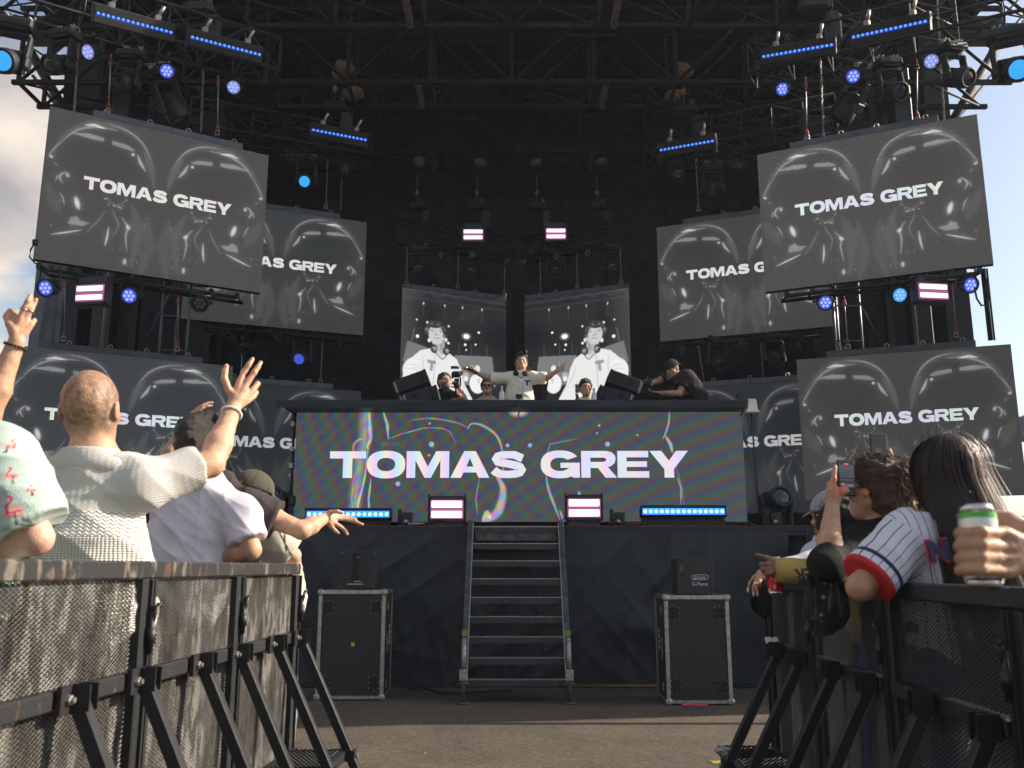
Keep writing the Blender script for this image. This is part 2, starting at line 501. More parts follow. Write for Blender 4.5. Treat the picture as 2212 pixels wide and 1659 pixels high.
# long diagonal ties
g = MB()
for sx in (-1, 1):
    g.tube((0, 14.4, 9.6), (sx * 6.5, 16.2, 9.05), 0.025, n=5)
    g.tube((0, 14.4, 9.5), (sx * 5.0, 18.6, 9.5), 0.02, n=5)
    g.tube((sx * 2.2, 13.9, 9.0), (sx * 3.2, 16.4, 9.05), 0.03, n=5)
    g.tube((sx * 5.5, 13.9, 9.0), (sx * 6.2, 16.4, 9.05), 0.03, n=5)
g.build('tie_bar', M['rooft'], roof)
g = MB(); g.box((0, 19.05, 10.3), (16.4, 0.1, 2.8)); tag(g.build('back_wall', pm('brown plywood wall', (0.022, 0.017, 0.013), 0.8, var=.4, vscale=1.5)), 'brown boarded back wall above the pleated drape', 'wall')
g = MB()
for x, w, hh in ((-2.6, .16, .1), (-0.62, .12, .24), (0.62, .14, .25), (2.75, .2, .12), (4.9, .03, .25)):
    pass
# roof legs and outer braces against the sky
for sx, side in ((-1, 'left'), (1, 'right')):
    t = thing('roof_column', 'black roof leg column with a diagonal brace at the %s stage corner' % side, 'column', (sx * 7.45, 14.7, 0), group='roof legs')
    g = MB(); g.box((0, 0, 5.4), (0.42, 0.42, 10.8)); g.build('post', M['drape'], t)
    g = MB(); g.tube((sx * 1.1, -0.3, 10.2), (-sx * 0.6, .2, 7.4), 0.08, n=8); g.tube((sx * 1.3, .3, 10.0), (sx * 0.1, -.1, 8.6), 0.03, n=6); g.build('brace', M['rubber'], t)
    g = MB(); g.box((sx * .3, 0, 10.7), (2.0, 0.5, 0.3)); g.build('eave_beam', M['black_metal'], t)
# inner column covered in black, hidden behind the upper screens
for sx, side in ((-1, 'left'), (1, 'right')):
    g = MB(); g.box((sx * 6.55, 14.0, 5.2), (0.3, 0.3, 8.6), bev=.02); g.box((sx * 6.55, 14.0, 6.9), (0.36, 0.36, .12)); g.box((sx * 6.2, 14.3, 5.2), (0.12, 0.12, 8.6))
    tag(g.build('inner_column', M['black_metal']), 'dark square column behind the upper %s outer screen' % side, 'column', 'inner columns')
# unseen blocks and pole added at the right, shaped to cast ground shadow bands
g = MB(); g.box((9.8, 10.25, 3.6), (1.6, 1.7, 7.2)); g.box((9.8, 12.35, 3.6), (1.6, 2.0, 7.2)); g.tube((5.4, 8.55, 3.5), (9.6, 8.55, 3.5), .05, n=8); tag(g.build('shadow_blocker', M['drape']), 'unseen black blocks and pole added right of the stage to cast shadow', 'blocker')

# ------------------------------------------------------------------ lettering (wide heavy capitals)
def stroke_outline(pts, wd):
    """outline of a polyline of given widths (horizontal-ish thinner)"""
    n = len(pts); Lf, Rt = [], []
    for i in range(n):
        a = Vector(pts[max(0, i - 1)]); b = Vector(pts[min(n - 1, i + 1)])
        t = (b - a).normalized(); nn = Vector((-t.y, t.x))
        w = wd(t) / 2; p = Vector(pts[i])
        Lf.append(tuple(p + nn * w)); Rt.append(tuple(p - nn * w))
    return Lf + Rt[::-1]
def sup(cx, cy, rx, ry, a, e=0.85):
    c, s = math.cos(a), math.sin(a)
    return (cx + rx * math.copysign(abs(c) ** e, c), cy + ry * math.copysign(abs(s) ** e, s))
def glyph(ch):
    """returns (list of outlines, advance) in units of cap height; wide extended bold"""
    h, v = 0.27, 0.38
    wd = lambda t: h + (v - h) * abs(t.y)
    if ch == 'T': return [[(0, 1), (0, 1 - h), (.53, 1 - h), (.53, 0), (.90, 0), (.90, 1 - h), (1.43, 1 - h), (1.43, 1)]], 1.43
    if ch in 'O':
        o = [sup(.76, .5, .76, .52, 2 * math.pi * i / 40) for i in range(40)]
        q = [sup(.76, .5, .76 - v - .02, .52 - h, 2 * math.pi * i / 32, .9) for i in range(32)][::-1]
        return [o, q], 1.52
    if ch == 'M': return [[(0, 0), (0, 1), (.52, 1), (.845, .42), (1.17, 1), (1.69, 1), (1.69, 0), (1.34, 0), (1.34, .66), (.97, 0), (.72, 0), (.35, .66), (.35, 0)]], 1.69
    if ch == 'A': return [[(0, 0), (.54, 1), (1.0, 1), (1.54, 0), (1.12, 0), (1.02, .2), (.52, .2), (.42, 0)], [(.63, .42), (.91, .42), (.77, .74)]], 1.54
    if ch == 'S':
        c = [(1.26, .72)] + [(.95, .855), (.72, .865), (.45, .85), (.27, .79), (.22, .7), (.27, .61), (.42, .565), (.72, .52), (1.0, .46), (1.17, .39), (1.22, .3), (1.17, .21), (1.0, .15), (.72, .125), (.42, .135), (.2, .22), (.12, .3)]
        return [stroke_outline(c, lambda t: .27 + .1 * abs(t.y))], 1.43
    if ch == 'G':
        o = [sup(.76, .5, .76, .52, math.radians(a)) for a in range(30, 318, 8)] + [(1.27, .10), (1.29, 0), (1.54, 0), (1.54, .56), (.78, .56), (.78, .37), (1.14, .37)]
        return [o + [sup(.76, .5, .38, .25, math.radians(a), .9) for a in range(320, 38, -8)]], 1.55
    if ch == 'R': return [[(0, 0), (0, 1), (1.0, 1), (1.2, .95), (1.33, .84), (1.36, .7), (1.31, .54), (1.17, .43), (1.05, .4), (1.4, 0), (.95, 0), (.66, .36), (.36, .36), (.36, 0)], [(.36, .75), (.36, .59), (.88, .59), (.97, .62), (.99, .67), (.97, .72), (.88, .75)]], 1.38
    if ch == 'E': return [[(0, 0), (0, 1), (1.22, 1), (1.22, .76), (.36, .76), (.36, .61), (1.16, .61), (1.16, .4), (.36, .4), (.36, .24), (1.24, .24), (1.24, 0)]], 1.22
    if ch == 'Y': return [[(0, 1), (.47, 1), (.76, .63), (1.05, 1), (1.52, 1), (.95, .32), (.95, 0), (.57, 0), (.57, .32)]], 1.52
    return [], .5
def outlines_mesh(name, outs, mat, thick=0.0):
    cu = bpy.data.curves.new(name, 'CURVE'); cu.dimensions = '2D'; cu.fill_mode = 'BOTH' if thick else 'FRONT'; cu.extrude = thick / 2
    for pl in outs:
        sp = cu.splines.new('POLY'); sp.points.add(len(pl) - 1)
        for i, p in enumerate(pl): sp.points[i].co = (p[0], p[1], 0, 1)
        sp.use_cyclic_u = True
    o = bpy.data.objects.new('tmp', cu); COL.objects.link(o)
    dg = bpy.context.evaluated_depsgraph_get()
    me = bpy.data.meshes.new_from_object(o.evaluated_get(dg)); me.name = name
    bpy.data.objects.remove(o); bpy.data.curves.remove(cu)
    me.materials.clear(); me.materials.append(mat)
    return me
def words(text, width, height, mat, name='lettering', gap=0.05, space=0.5):
    outs = []; x = 0
    for ch in text:
        if ch == ' ': x += space; continue
        gs, adv = glyph(ch)
        for gl in gs: outs.append([(x + a, b) for a, b in gl])
        x += adv + gap
    x -= gap
    outs = [[(a / x * width - width / 2, (b - .5) * height) for a, b in gl] for gl in outs]
    return outlines_mesh(name, outs, mat)
def font_mesh(name, text, size, mat, bold=0.0, xs=1.0, thick=0.0):
    cu = bpy.data.curves.new(name, 'FONT'); cu.body = text; cu.size = size; cu.align_x = 'CENTER'; cu.align_y = 'CENTER'; cu.offset = bold; cu.extrude = thick
    o = bpy.data.objects.new('tmp', cu); COL.objects.link(o)
    dg = bpy.context.evaluated_depsgraph_get()
    me = bpy.data.meshes.new_from_object(o.evaluated_get(dg)); me.name = name
    bpy.data.objects.remove(o); bpy.data.curves.remove(cu)
    for v in me.vertices: v.co.x *= xs
    me.materials.clear(); me.materials.append(mat)
    return me

# ------------------------------------------------------------------ screen pictures, painted on fine grids
class Canvas:
    def __init__(s, nx, ny, asp, base):
        s.U, s.V = np.meshgrid(np.linspace(0, asp, nx), np.linspace(0, 1, ny), indexing='ij')   # V from top
        s.I = np.full((nx, ny, 3), base, np.float32); s.asp = asp
    def put(s, a, val, add=False):
        a = np.clip(a, 0, 1)[..., None]; val = np.array(val if hasattr(val, '__len__') else (val,) * 3, np.float32)
        if add: s.I += a * val
        else: s.I = s.I * (1 - a) + a * val
    def ell(s, cx, cy, rx, ry, val, ang=0, soft=.3, add=False, al=1.0):
        c, n = math.cos(math.radians(ang)), math.sin(math.radians(ang))
        x = s.U - cx; y = s.V - cy; X = (x * c + y * n) / rx; Y = (-x * n + y * c) / ry
        r = np.sqrt(X * X + Y * Y); s.put(al * np.clip((1 - r) / soft, 0, 1), val, add)
    def line(s, pts, w, val, add=True, al=1.0, soft=.6):
        if 3 < len(pts) < 12:
            P = [np.array(p, float) for p in pts]; Q = []
            for i in range(len(P) - 1):
                a, b, c, d = P[max(i - 1, 0)], P[i], P[i + 1], P[min(i + 2, len(P) - 1)]
                for k in range(4): u = k / 4; Q.append(.5 * (2 * b + (c - a) * u + (2 * a - 5 * b + 4 * c - d) * u * u + (3 * b - a - 3 * c + d) * u ** 3))
            pts = [tuple(q) for q in Q + [P[-1]]]
        d = np.full(s.U.shape, 9., np.float32); n = len(pts) - 1
        for i in range(n):
            (ax, ay), (bx, by) = pts[i], pts[i + 1]
            dx, dy = bx - ax, by - ay; L = dx * dx + dy * dy + 1e-12
            t = np.clip(((s.U - ax) * dx + (s.V - ay) * dy) / L, 0, 1)
            g = (i + t) / n; ww = w * (0.25 + np.sin(g * math.pi) * .75) if soft < .9 else w
            q = np.hypot(s.U - ax - t * dx, s.V - ay - t * dy) / ww
            d = np.minimum(d, q)
        s.put(al * np.clip((1 - d) / soft, 0, 1), val, add)
    def poly(s, pts, val, al=1.0, add=False):
        ins = np.zeros(s.U.shape, bool); n = len(pts)
        for i in range(n):
            (x0, y0), (x1, y1) = pts[i], pts[(i + 1) % n]
            c = ((y0 > s.V) != (y1 > s.V)) & (s.U < (x1 - x0) * (s.V - y0) / (y1 - y0 + 1e-12) + x0)
            ins ^= c
        s.put(al * ins.astype(np.float32), val, add)
    def mesh(s, name, W, H, mat):
        nx, ny = s.U.shape
        X = s.U / s.asp * W - W / 2; Z = H / 2 - s.V * H
        vs = np.stack([X, np.zeros_like(X), Z], -1).reshape(-1, 3)
        idx = np.arange(nx * ny).reshape(nx, ny)
        fs = np.stack([idx[:-1, 1:], idx[1:, 1:], idx[1:, :-1], idx[:-1, :-1]], -1).reshape(-1, 4)
        return npmesh(name, vs, fs, mat, True, s.I.reshape(-1, 3))

def chrome_faces():
    """two glassy chrome busts back to back: thin dome lines, brow flashes and crumpled foil glints"""
    c = Canvas(420, 300, 1.4, 0.0); A_ = 1.4
    for sgn in (0, 1):
        f = (lambda u, v: (u * A_, v)) if sgn == 0 else (lambda u, v: ((1 - u) * A_, v))
        P = lambda *q: [f(a, b) for a, b in q]
        E = lambda u, v, rx, ry, val, ang=0, **k: c.ell(*f(u, v), rx, ry, val, ang if sgn == 0 else -ang, **k)
        w = .9
        ln = c.line; _l = lambda pts, ww, v, **k: Canvas.line(c, pts, ww * .62 if v > .1 else ww, v, **k)
        c.line = _l
        # dim volume of the head and shoulders
        E(.25, .26, .29, .27, -.012, 0, soft=.5, add=True)
        c.line(P((.03, .33), (.06, .2), (.13, .09), (.22, .045), (.32, .05), (.40, .12), (.46, .26)), .03, .05)
        c.line(P((.24, .03), (.33, .05), (.40, .11), (.445, .21)), .006, .6)
        c.line(P((.07, .2), (.12, .12), (.2, .07), (.29, .065)), .016, .3)
        c.line(P((.15, .075), (.19, .06), (.235, .07)), .016, w)
        c.poly(P((.10, .145), (.17, .125), (.235, .135), (.235, .16), (.18, .158), (.10, .15)), .32, add=True)
        c.poly(P((.27, .14), (.34, .15), (.375, .175), (.36, .183), (.27, .165)), .30, add=True)
        E(.365, .205, .011, .011, w, soft=.3, add=True)
        c.line(P((.385, .2), (.40, .25), (.425, .30)), .02, .55)
        c.line(P((.41, .17), (.45, .27), (.47, .4)), .03, .07)
        c.line(P((.075, .2), (.045, .25), (.02, .315), (.03, .335)), .008, .35)
        E(.027, .33, .014, .01, .6, 20, add=True)
        c.line(P((.04, .36), (.055, .385)), .008, .3)
        c.line(P((.095, .41), (.075, .43), (.07, .46), (.085, .49)), .012, .5)
        c.line(P((.062, .44), (.055, .48)), .01, .4)
        E(.10, .43, .013, .017, .5, -20, add=True)
        c.line(P((.075, .55), (.09, .58), (.10, .63)), .01, .4)
        c.line(P((.02, .5), (.05, .6), (.09, .69)), .05, .035)
        E(.15, .60, .018, .05, w, -18, soft=.5, add=True)
        c.poly(P((.13, .70), (.155, .685), (.17, .71), (.21, .715), (.18, .745), (.12, .745)), .28, add=True)
        c.line(P((.06, .83), (.12, .80), (.18, .77)), .011, .75)
        c.line(P((.27, .62), (.24, .70), (.20, .78)), .012, .16)
        c.line(P((.29, .72), (.287, .79), (.28, .85)), .012, .8)
        c.line(P((.34, .64), (.37, .70), (.365, .76), (.375, .86)), .014, .38)
        E(.372, .70, .02, .014, .55, 35, add=True)
        E(.37, .93, .012, .022, .6, 0, add=True)
        # nose and mouth crumple
        rs = np.random.RandomState(3)
        c.line([f(.31 + .045 * math.cos(a), .49 + .075 * math.sin(a)) for a in np.linspace(-.6, 3.4, 14)], .004, .25)
        for k in range(12):
            a = rs.uniform(0, 3.1); u = .305 + .05 * math.cos(a); v = .52 + .055 * math.sin(a)
            c.line(P((u, v), (u + rs.uniform(-.02, .02), v + rs.uniform(-.01, .015))), .007, rs.uniform(.3, .8))
        c.line(P((.30, .6), (.31, .64), (.33, .7), (.31, .78)), .01, .2)
        c.line(P((.38, .55), (.42, .7), (.40, .95)), .045, .05)
        c.line(P((.45, .6), (.47, .8), (.44, 1.0)), .05, .035)
        for k in range(10):
            u, v = rs.uniform(.02, .45), rs.uniform(.55, .98)
            c.line(P((u, v), (u + rs.uniform(-.015, .015), v + rs.uniform(.01, .04))), .005, rs.uniform(.1, .35))
        del c.line
    c.I = c.I * .42
    for _ in range(1):
        I = c.I; I[1:-1, 1:-1] = (I[1:-1, 1:-1] * 2 + I[:-2, 1:-1] + I[2:, 1:-1] + I[1:-1, :-2] + I[1:-1, 2:]) / 6
    G = c.I.copy()
    for _ in range(60): G[1:-1, 1:-1] = (G[:-2, 1:-1] + G[2:, 1:-1] + G[1:-1, :-2] + G[1:-1, 2:]) / 4
    c.I += G * .5
    return c

def screen_mat(name, base, gain, rings, amp, fine=0.06, spec=0.12):
    """led wall: emitted picture (attribute) over its grey level, with the coarse colour beat of the led grid"""
    m, n, l, b = nodes(name)
    at = n.new('ShaderNodeAttribute'); at.attribute_name = 'Col'
    tc = n.new('ShaderNodeTexCoord'); sp = n.new('ShaderNodeSeparateXYZ'); l.new(tc.outputs['Object'], sp.inputs[0])
    def mth(op, a, b_=None, c=None):
        k = n.new('ShaderNodeMath'); k.operation = op
        for i, v in enumerate((a, b_, c)):
            if v is None: continue
            if isinstance(v, (int, float)): k.inputs[i].default_value = v
            else: l.new(v, k.inputs[i])
        return k.outputs[0]
    x, z = sp.outputs['X'], sp.outputs['Z']
    x0, z0, kx, kz, f1, f2 = rings
    X = mth('SUBTRACT', x, x0); Z = mth('SUBTRACT', z, z0)
    ph = mth('ADD', mth('MULTIPLY', mth('MULTIPLY', X, X), kx), mth('MULTIPLY', mth('MULTIPLY', Z, Z), kz))
    ph2 = mth('ADD', mth('MULTIPLY', X, f1), mth('MULTIPLY', Z, f2))
    comb = n.new('ShaderNodeCombineXYZ')
    for i, s in enumerate((0.0, 2.1, 4.2)):
        a = mth('SINE', mth('ADD', ph, s)); a2 = mth('SINE', mth('ADD', ph2, s * 1.3))
        v = mth('ADD', mth('MULTIPLY', a, 0.6), mth('MULTIPLY', mth('MULTIPLY', a2, a), 0.6))
        v = mth('ADD', v, mth('MULTIPLY', a2, 0.4))
        l.new(mth('MULTIPLY_ADD', v, amp, 1.0), comb.inputs[i])
    basec = n.new('ShaderNodeVectorMath'); basec.operation = 'ADD'; basec.inputs[1].default_value = base
    gn = n.new('ShaderNodeVectorMath'); gn.operation = 'SCALE'; gn.inputs['Scale'].default_value = gain
    l.new(at.outputs['Color'], gn.inputs[0]); l.new(gn.outputs[0], basec.inputs[0])
    mu = n.new('ShaderNodeVectorMath'); mu.operation = 'MULTIPLY'
    l.new(basec.outputs[0], mu.inputs[0]); l.new(comb.outputs[0], mu.inputs[1])
    # cabinet seams
    l.new(mu.outputs[0], b.inputs['Emission Color']); b.inputs['Emission Strength'].default_value = .68
    b.inputs['Base Color'].default_value = (0.005, 0.005, 0.006, 1); b.inputs['Roughness'].default_value = 0.85
    b.inputs['Specular IOR Level'].default_value = spec
    return m
def letter_mat(name, rings, amp, g=0.62):
    m = screen_mat(name, (g, g, g * 1.04), 0.0, rings, amp); return m

def make_screen(label, cL, cR, z0, z1, dispmesh, letters, group, header=(.16, .84), eyes=(.3, .55, .75), hz=.09, wire=False, floor_eyes=False):
    """led wall between floor points cL, cR (seen left, right); origin at its bottom centre"""
    cL = Vector((*cL, 0)); cR = Vector((*cR, 0)); W = (cR - cL).length; H = z1 - z0
    ang = math.atan2((cR - cL).y, (cR - cL).x)
    t = thing('led_screen', label, 'led screen', ((cL.x + cR.x) / 2, (cL.y + cR.y) / 2, z0), (0, 0, ang), group)
    g = MB(); g.box((0, .055, H / 2), (W, .09, H))
    nx = max(1, round(W / .5))
    for i in range(nx): g.box((-W / 2 + (i + .5) * W / nx, .13, H / 2), (W / nx * .7, .07, H * .9))
    g.build('cabinet', M['plastic'], t)
    d = link('display', dispmesh, t); d.location = (0, 0, H / 2)
    d.scale = (W / d.dimensions.x if False else 1, 1, 1)
    if letters is not None:
        L = link('lettering', letters[0], d); L.location = (letters[1], -.004, letters[2]); L.rotation_euler = (math.pi / 2, 0, 0)
    if header:
        a, b_ = header
        g = MB(); m_ = (a + b_) / 2
        g.box((-W / 2 + W * (a + m_) / 2, .05, H + hz / 2 + .003), (W * (m_ - a) - .004, .09, hz), bev=.004)
        g.box((-W / 2 + W * (m_ + b_) / 2, .05, H + hz / 2 + .003), (W * (b_ - m_) - .004, .09, hz), bev=.004)
        g.build('flying_bar', M['flybar'], t)
        g = MB()
        for e in eyes:
            x = -W / 2 + W * (a + (b_ - a) * e)
            for i in range(12):
                p = lambda k: Vector((x + math.cos(k * math.pi / 6) * .028, .05, H + hz + .03 + math.sin(k * math.pi / 6) * .028))
                g.tube(p(i), p(i + 1), .008, n=5)
            g.tube((x, .05, H + hz - .01), (x, .05, H + hz + .01), .012, n=6); g.cut()
        g.each('eye_bolt', M['raw'], t)
    return t
M['flybar'] = pm('blue grey painted bar', (0.075, 0.085, 0.10), 0.5, 0.2)

art = chrome_faces()
WW, HH = 2.74, 2.0
RG = {}
def chrome_screen(label, cL, cR, z0, z1, base, gain, rings, amp, lamp, group='chrome bust screens', tx=0.0, **kw):
    W = math.hypot(cR[0] - cL[0], cR[1] - cL[1]); H = z1 - z0
    key = 'led wall ' + label[:24]
    dm = art.mesh('display', W, H, screen_mat(key, base, gain, rings, amp))
    lm = words('TOMAS GREY', W * .665, H * .083, letter_mat('letters ' + key, rings, lamp, gain * .62))
    return make_screen(label, cL, cR, z0, z1, dm, (lm, tx, H * .045), group, **kw)
G1 = (0.050, 0.049, 0.047); G2 = (0.030, 0.032, 0.033)  # brighter grey of the upper outer screens: daylight wash added to their emission
chrome_screen('upper left outer led screen with chrome busts, brownish grey, against the clouds', (-5.76, 10.32), (-3.40, 11.70), 4.84, 6.84, G1, .85, (0, -2.2, 3, 26, 210, 60), .16, .10, header=(.18, .87), eyes=(.08, .36, .62, .94))
chrome_screen('upper right outer led screen with chrome busts and curved colour bands', (3.43, 11.72), (5.92, 10.56), 4.86, 6.86, G1, .85, (-.1, 1.9, 4, 34, 60, 14), .20, .12, header=(.16, .84), eyes=(.12, .36, .6, .92))
chrome_screen('lower right outer led screen, fully visible above the phone holders', (4.08, 12.60), (6.65, 11.67), 2.12, 4.12, (0.036, 0.037, 0.036), .75, (0, 2.4, 5, 30, 110, 60), .20, .14, header=(.15, .85), eyes=(.12, .42, .66, .92))
chrome_screen('lower left outer led screen partly behind the shaven head', (-6.85, 11.95), (-4.22, 13.3), 2.18, 4.18, (0.033, 0.036, 0.04), .8, (0, 3.0, 4, 22, 90, 90), .18, .14, header=(.16, .85), eyes=(.12, .38, .62, .9))
chrome_screen('upper left inner led screen tucked behind the outer one', (-5.16, 13.55), (-2.49, 14.59), 5.0, 7.0, G2, .8, (0, 0, 1, 1, 20, 20), .015, .02, header=(.18, .84), eyes=(.3, .62, .92))
chrome_screen('upper right inner led screen tucked behind the outer one', (2.46, 14.50), (5.08, 13.48), 4.87, 6.87, (0.036, 0.036, 0.036), .8, (0, 0, 1, 1, 20, 20), .015, .02, header=(.16, .84), eyes=(.35, .62, .9))
chrome_screen('lower left inner led screen, dark, beside the counter', (-5.16, 13.55), (-2.49, 14.59), 2.02, 4.05, (0.016, 0.018, 0.02), .5, (0, 0, 1, 1, 20, 20), .015, .02, header=(.16, .84), eyes=(.2, .5, .8))
chrome_screen('lower right inner led screen, dark, beside the counter', (2.46, 14.50), (5.08, 13.48), 2.02, 4.05, (0.016, 0.018, 0.02), .5, (0, 0, 1, 1, 20, 20), .015, .02, header=(.16, .84), eyes=(.2, .5, .8))

# the two middle screens: live picture of the performer, mirrored
def live_picture():
    c = Canvas(300, 316, .95, 0.014)
    rs = np.random.RandomState(5)
    n_ = np.zeros(c.U.shape)
    for k in range(14):
        a, f = rs.uniform(0, 6.3), rs.uniform(3, 22); n_ += np.sin((c.U * math.cos(a) + c.V * math.sin(a)) * f + rs.uniform(0, 6)) / 14
    c.I += (n_ * .015)[..., None] + (np.clip(.25 - c.U, 0, 1) * .12)[..., None]
    W = lambda pts, w, v: c.line([(a * .95, b) for a, b in pts], w, v, soft=.95)
    for i in range(6):                      # roof truss zigzag
        x = i / 6
        W([(x, .045), (x + .083, .0), (x + .167, .045)], .003, .05)
    W([(0, .0), (1, .045)], .003, .06); W([(0, .07), (1, .10)], .003, .05)
    for x in (.2, .4, .57, .76):
        c.ell(x * .95, .115, .008, .014, .35, add=True); W([(x, .13), (x, .23)], .003, .06)
    for x, y, r in ((.14, .265, .008), (.24, .28, .012), (.44, .295, .009), (.73, .325, .011), (.15, .41, .016), (.44, .445, .012), (.6, .445, .012), (.7, .435, .009), (.61, .49, .008)):
        c.ell(x * .95, y, r, r, .75, add=True)
    c.ell(.61 * .95, .37, .05, .04, .35, soft=1, add=True); c.ell(.61 * .95, .37, .027, .019, 1.0, soft=.3, add=True)
    for x in (.54, .66, .81): W([(x, .43), (x, .53)], .0025, .12)
    W([(.12, .34), (.1, .45)], .003, .2)
    # smaller screens within the picture
    c.poly([(a * .95, b) for a, b in ((.06, .455), (.24, .5), (.2, .66), (.02, .64))], .13)
    c.poly([(a * .95, b) for a, b in ((.5, .545), (.86, .53), (.9, .80), (.5, .8))], .14)
    c.ell(.72 * .95, .65, .026, .035, .55, soft=.15); c.ell(.72 * .95, .78, .075, .09, .6, soft=.1)
    c.ell(.61 * .95, .72, .03, .035, .3, soft=.1); c.ell(.61 * .95, .745, .02, .025, .6, soft=.1)
    c.poly([(a * .95, b) for a, b in ((.715, .74), (.75, .74), (.75, .748), (.737, .748), (.737, .775), (.727, .775), (.727, .748), (.715, .748))], .3)
    # sweater
    SW = .56
    c.poly([(a * .95, b) for a, b in ((.03, .72), (.10, .60), (.18, .53), (.27, .505), (.44, .53), (.52, .58), (.56, .66), (.60, .80), (.72, 1.0), (.30, 1.0), (.10, 1.0), (.02, .80))], SW)
    c.ell(.10 * .95, .69, .075, .10, SW * 1.05, 25, soft=.15)
    for q in (((.20, .56), (.21, .66), (.19, .76)), ((.06, .66), (.14, .66), (.19, .70)), ((.05, .7), (.13, .69), (.18, .74)), ((.50, .62), (.53, .72), (.60, .84)), ((.44, .74), (.50, .80), (.58, .83)), ((.2, .84), (.3, .88), (.38, .92))):
        c.line([(a * .95, b) for a, b in q], .008, -.13)
    c.line([(a * .95, b) for a, b in ((.06, .80), (.11, .745), (.2, .73))], .010, -.45)
    # neck, collar
    c.poly([(a * .95, b) for a, b in ((.28, .43), (.40, .43), (.41, .52), (.38, .575), (.31, .52))], .34)
    c.ell(.375 * .95, .475, .02, .06, .22, 10, soft=.6); c.ell(.36 * .95, .44, .05, .02, .26, 10, soft=.8); c.ell(.39 * .95, .38, .03, .07, .30, 10, soft=.9)
    c.line([(a * .95, b) for a, b in ((.31, .525), (.385, .59), (.43, .535), (.435, .52))], .012, .18, add=False, soft=.9)
    c.line([(a * .95, b) for a, b in ((.335, .525), (.388, .575), (.42, .53))], .004, .7, add=False, soft=.9)
    c.ell(.318 * .95, .345, .095, .10, .02, soft=.12); c.ell(.30 * .95, .285, .06, .04, .02, soft=.2)
    c.ell(.325 * .95, .375, .074, .092, .42, -12, soft=.12)
    c.poly([(a * .95, b) for a, b in ((.25, .34), (.262, .42), (.30, .462), (.37, .455), (.40, .41), (.40, .34))], .42)
    c.ell(.26 * .95, .435, .016, .02, .55, soft=.2); c.ell(.415 * .95, .42, .014, .02, .62, soft=.2); c.ell(.413 * .95, .425, .005, .008, .1, soft=.4)
    rs2 = np.random.RandomState(8)
    for k in range(70):                     # curly hair
        a = rs2.uniform(math.pi * .92, math.pi * 2.12); R_ = rs2.uniform(.85, 1.12)
        x = .32 * .95 + .080 * R_ * math.cos(a); y = .365 + .085 * R_ * math.sin(a)
        c.ell(x, y, rs2.uniform(.010, .017), rs2.uniform(.010, .016), rs2.choice([.01, .02, .05, .12]), rs2.uniform(0, 90), soft=.3)
    c.ell(.318 * .95, .300, .070, .028, .02, -6, soft=.3)
    for k in range(30):
        x = .32 * .95 + rs2.uniform(-.05, .05); y = .285 + rs2.uniform(-.018, .018)
        c.ell(x, y, .012, .011, rs2.choice([.02, .04, .12]), soft=.4)
    pass
    for x, y in ((.285, .355), (.365, .355)):
        c.ell(x * .95, y - .012, .020, .005, .14, -6 if x < .3 else 12, soft=.4); c.ell(x * .95, y, .013, .006, .22, soft=.5)
    c.line([(a * .95, b) for a, b in ((.318, .35), (.312, .375), (.325, .385), (.345, .38))], .005, -.25)
    c.ell(.318 * .95, .381, .005, .004, .1, soft=.5); c.ell(.338 * .95, .379, .005, .004, .12, soft=.5)
    c.line([(a * .95, b) for a, b in ((.30, .415), (.335, .408), (.37, .415))], .005, -.26)
    c.ell(.335 * .95, .435, .02, .008, .45, soft=.8)
    # headphones around the neck
    for x, y in ((.305, .505), (.42, .515)):
        c.ell(x * .95, y, .033, .042, .03, soft=.12); c.ell(x * .95 + .006, y, .018, .026, .16, soft=.3); c.line([((x - .02) * .95, y - .01), ((x + .03) * .95, y)], .004, .3)
    c.line([(a * .95, b) for a, b in ((.315, .54), (.31, .7), (.30, .88))], .0035, -.4, soft=.9)
    # letter on the chest
    c.poly([(a * .95, b) for a, b in ((.245, .605), (.325, .610), (.325, .640), (.300, .640), (.296, .70), (.270, .70), (.272, .636), (.245, .632))], .22)
    c.line([(a * .95, b) for a, b in ((.02, .82), (.02, .9))], .004, .1)
    for _ in range(2):
        I = c.I; I[1:-1, 1:-1] = (I[1:-1, 1:-1] * 2 + I[:-2, 1:-1] + I[2:, 1:-1] + I[1:-1, :-2] + I[1:-1, 2:]) / 6
    c.I *= 1.05
    return c
lp = live_picture()
mat_live = screen_mat('live led picture', (0.0, 0.0, 0.002), 1.0, (0, 0, 1, 1, 90, 90), .02)
lmesh = lp.mesh('display', 2.0, 2.1, mat_live)
lp.I = lp.I[::-1]; rmesh = lp.mesh('display', 2.0, 2.1, mat_live)
make_screen('middle left led screen with a black and white live picture of the performer', (-1.965, 15.45), (-0.105, 16.2), 4.0, 6.1, lmesh, None, 'live picture screens', header=(.0, 1.0), eyes=(.3, .7), hz=.09)
make_screen('middle right led screen with the mirrored live picture of the performer', (0.235, 16.2), (2.09, 15.45), 4.0, 6.1, rmesh, None, 'live picture screens', header=(.0, 1.0), eyes=(.3, .7), hz=.09)

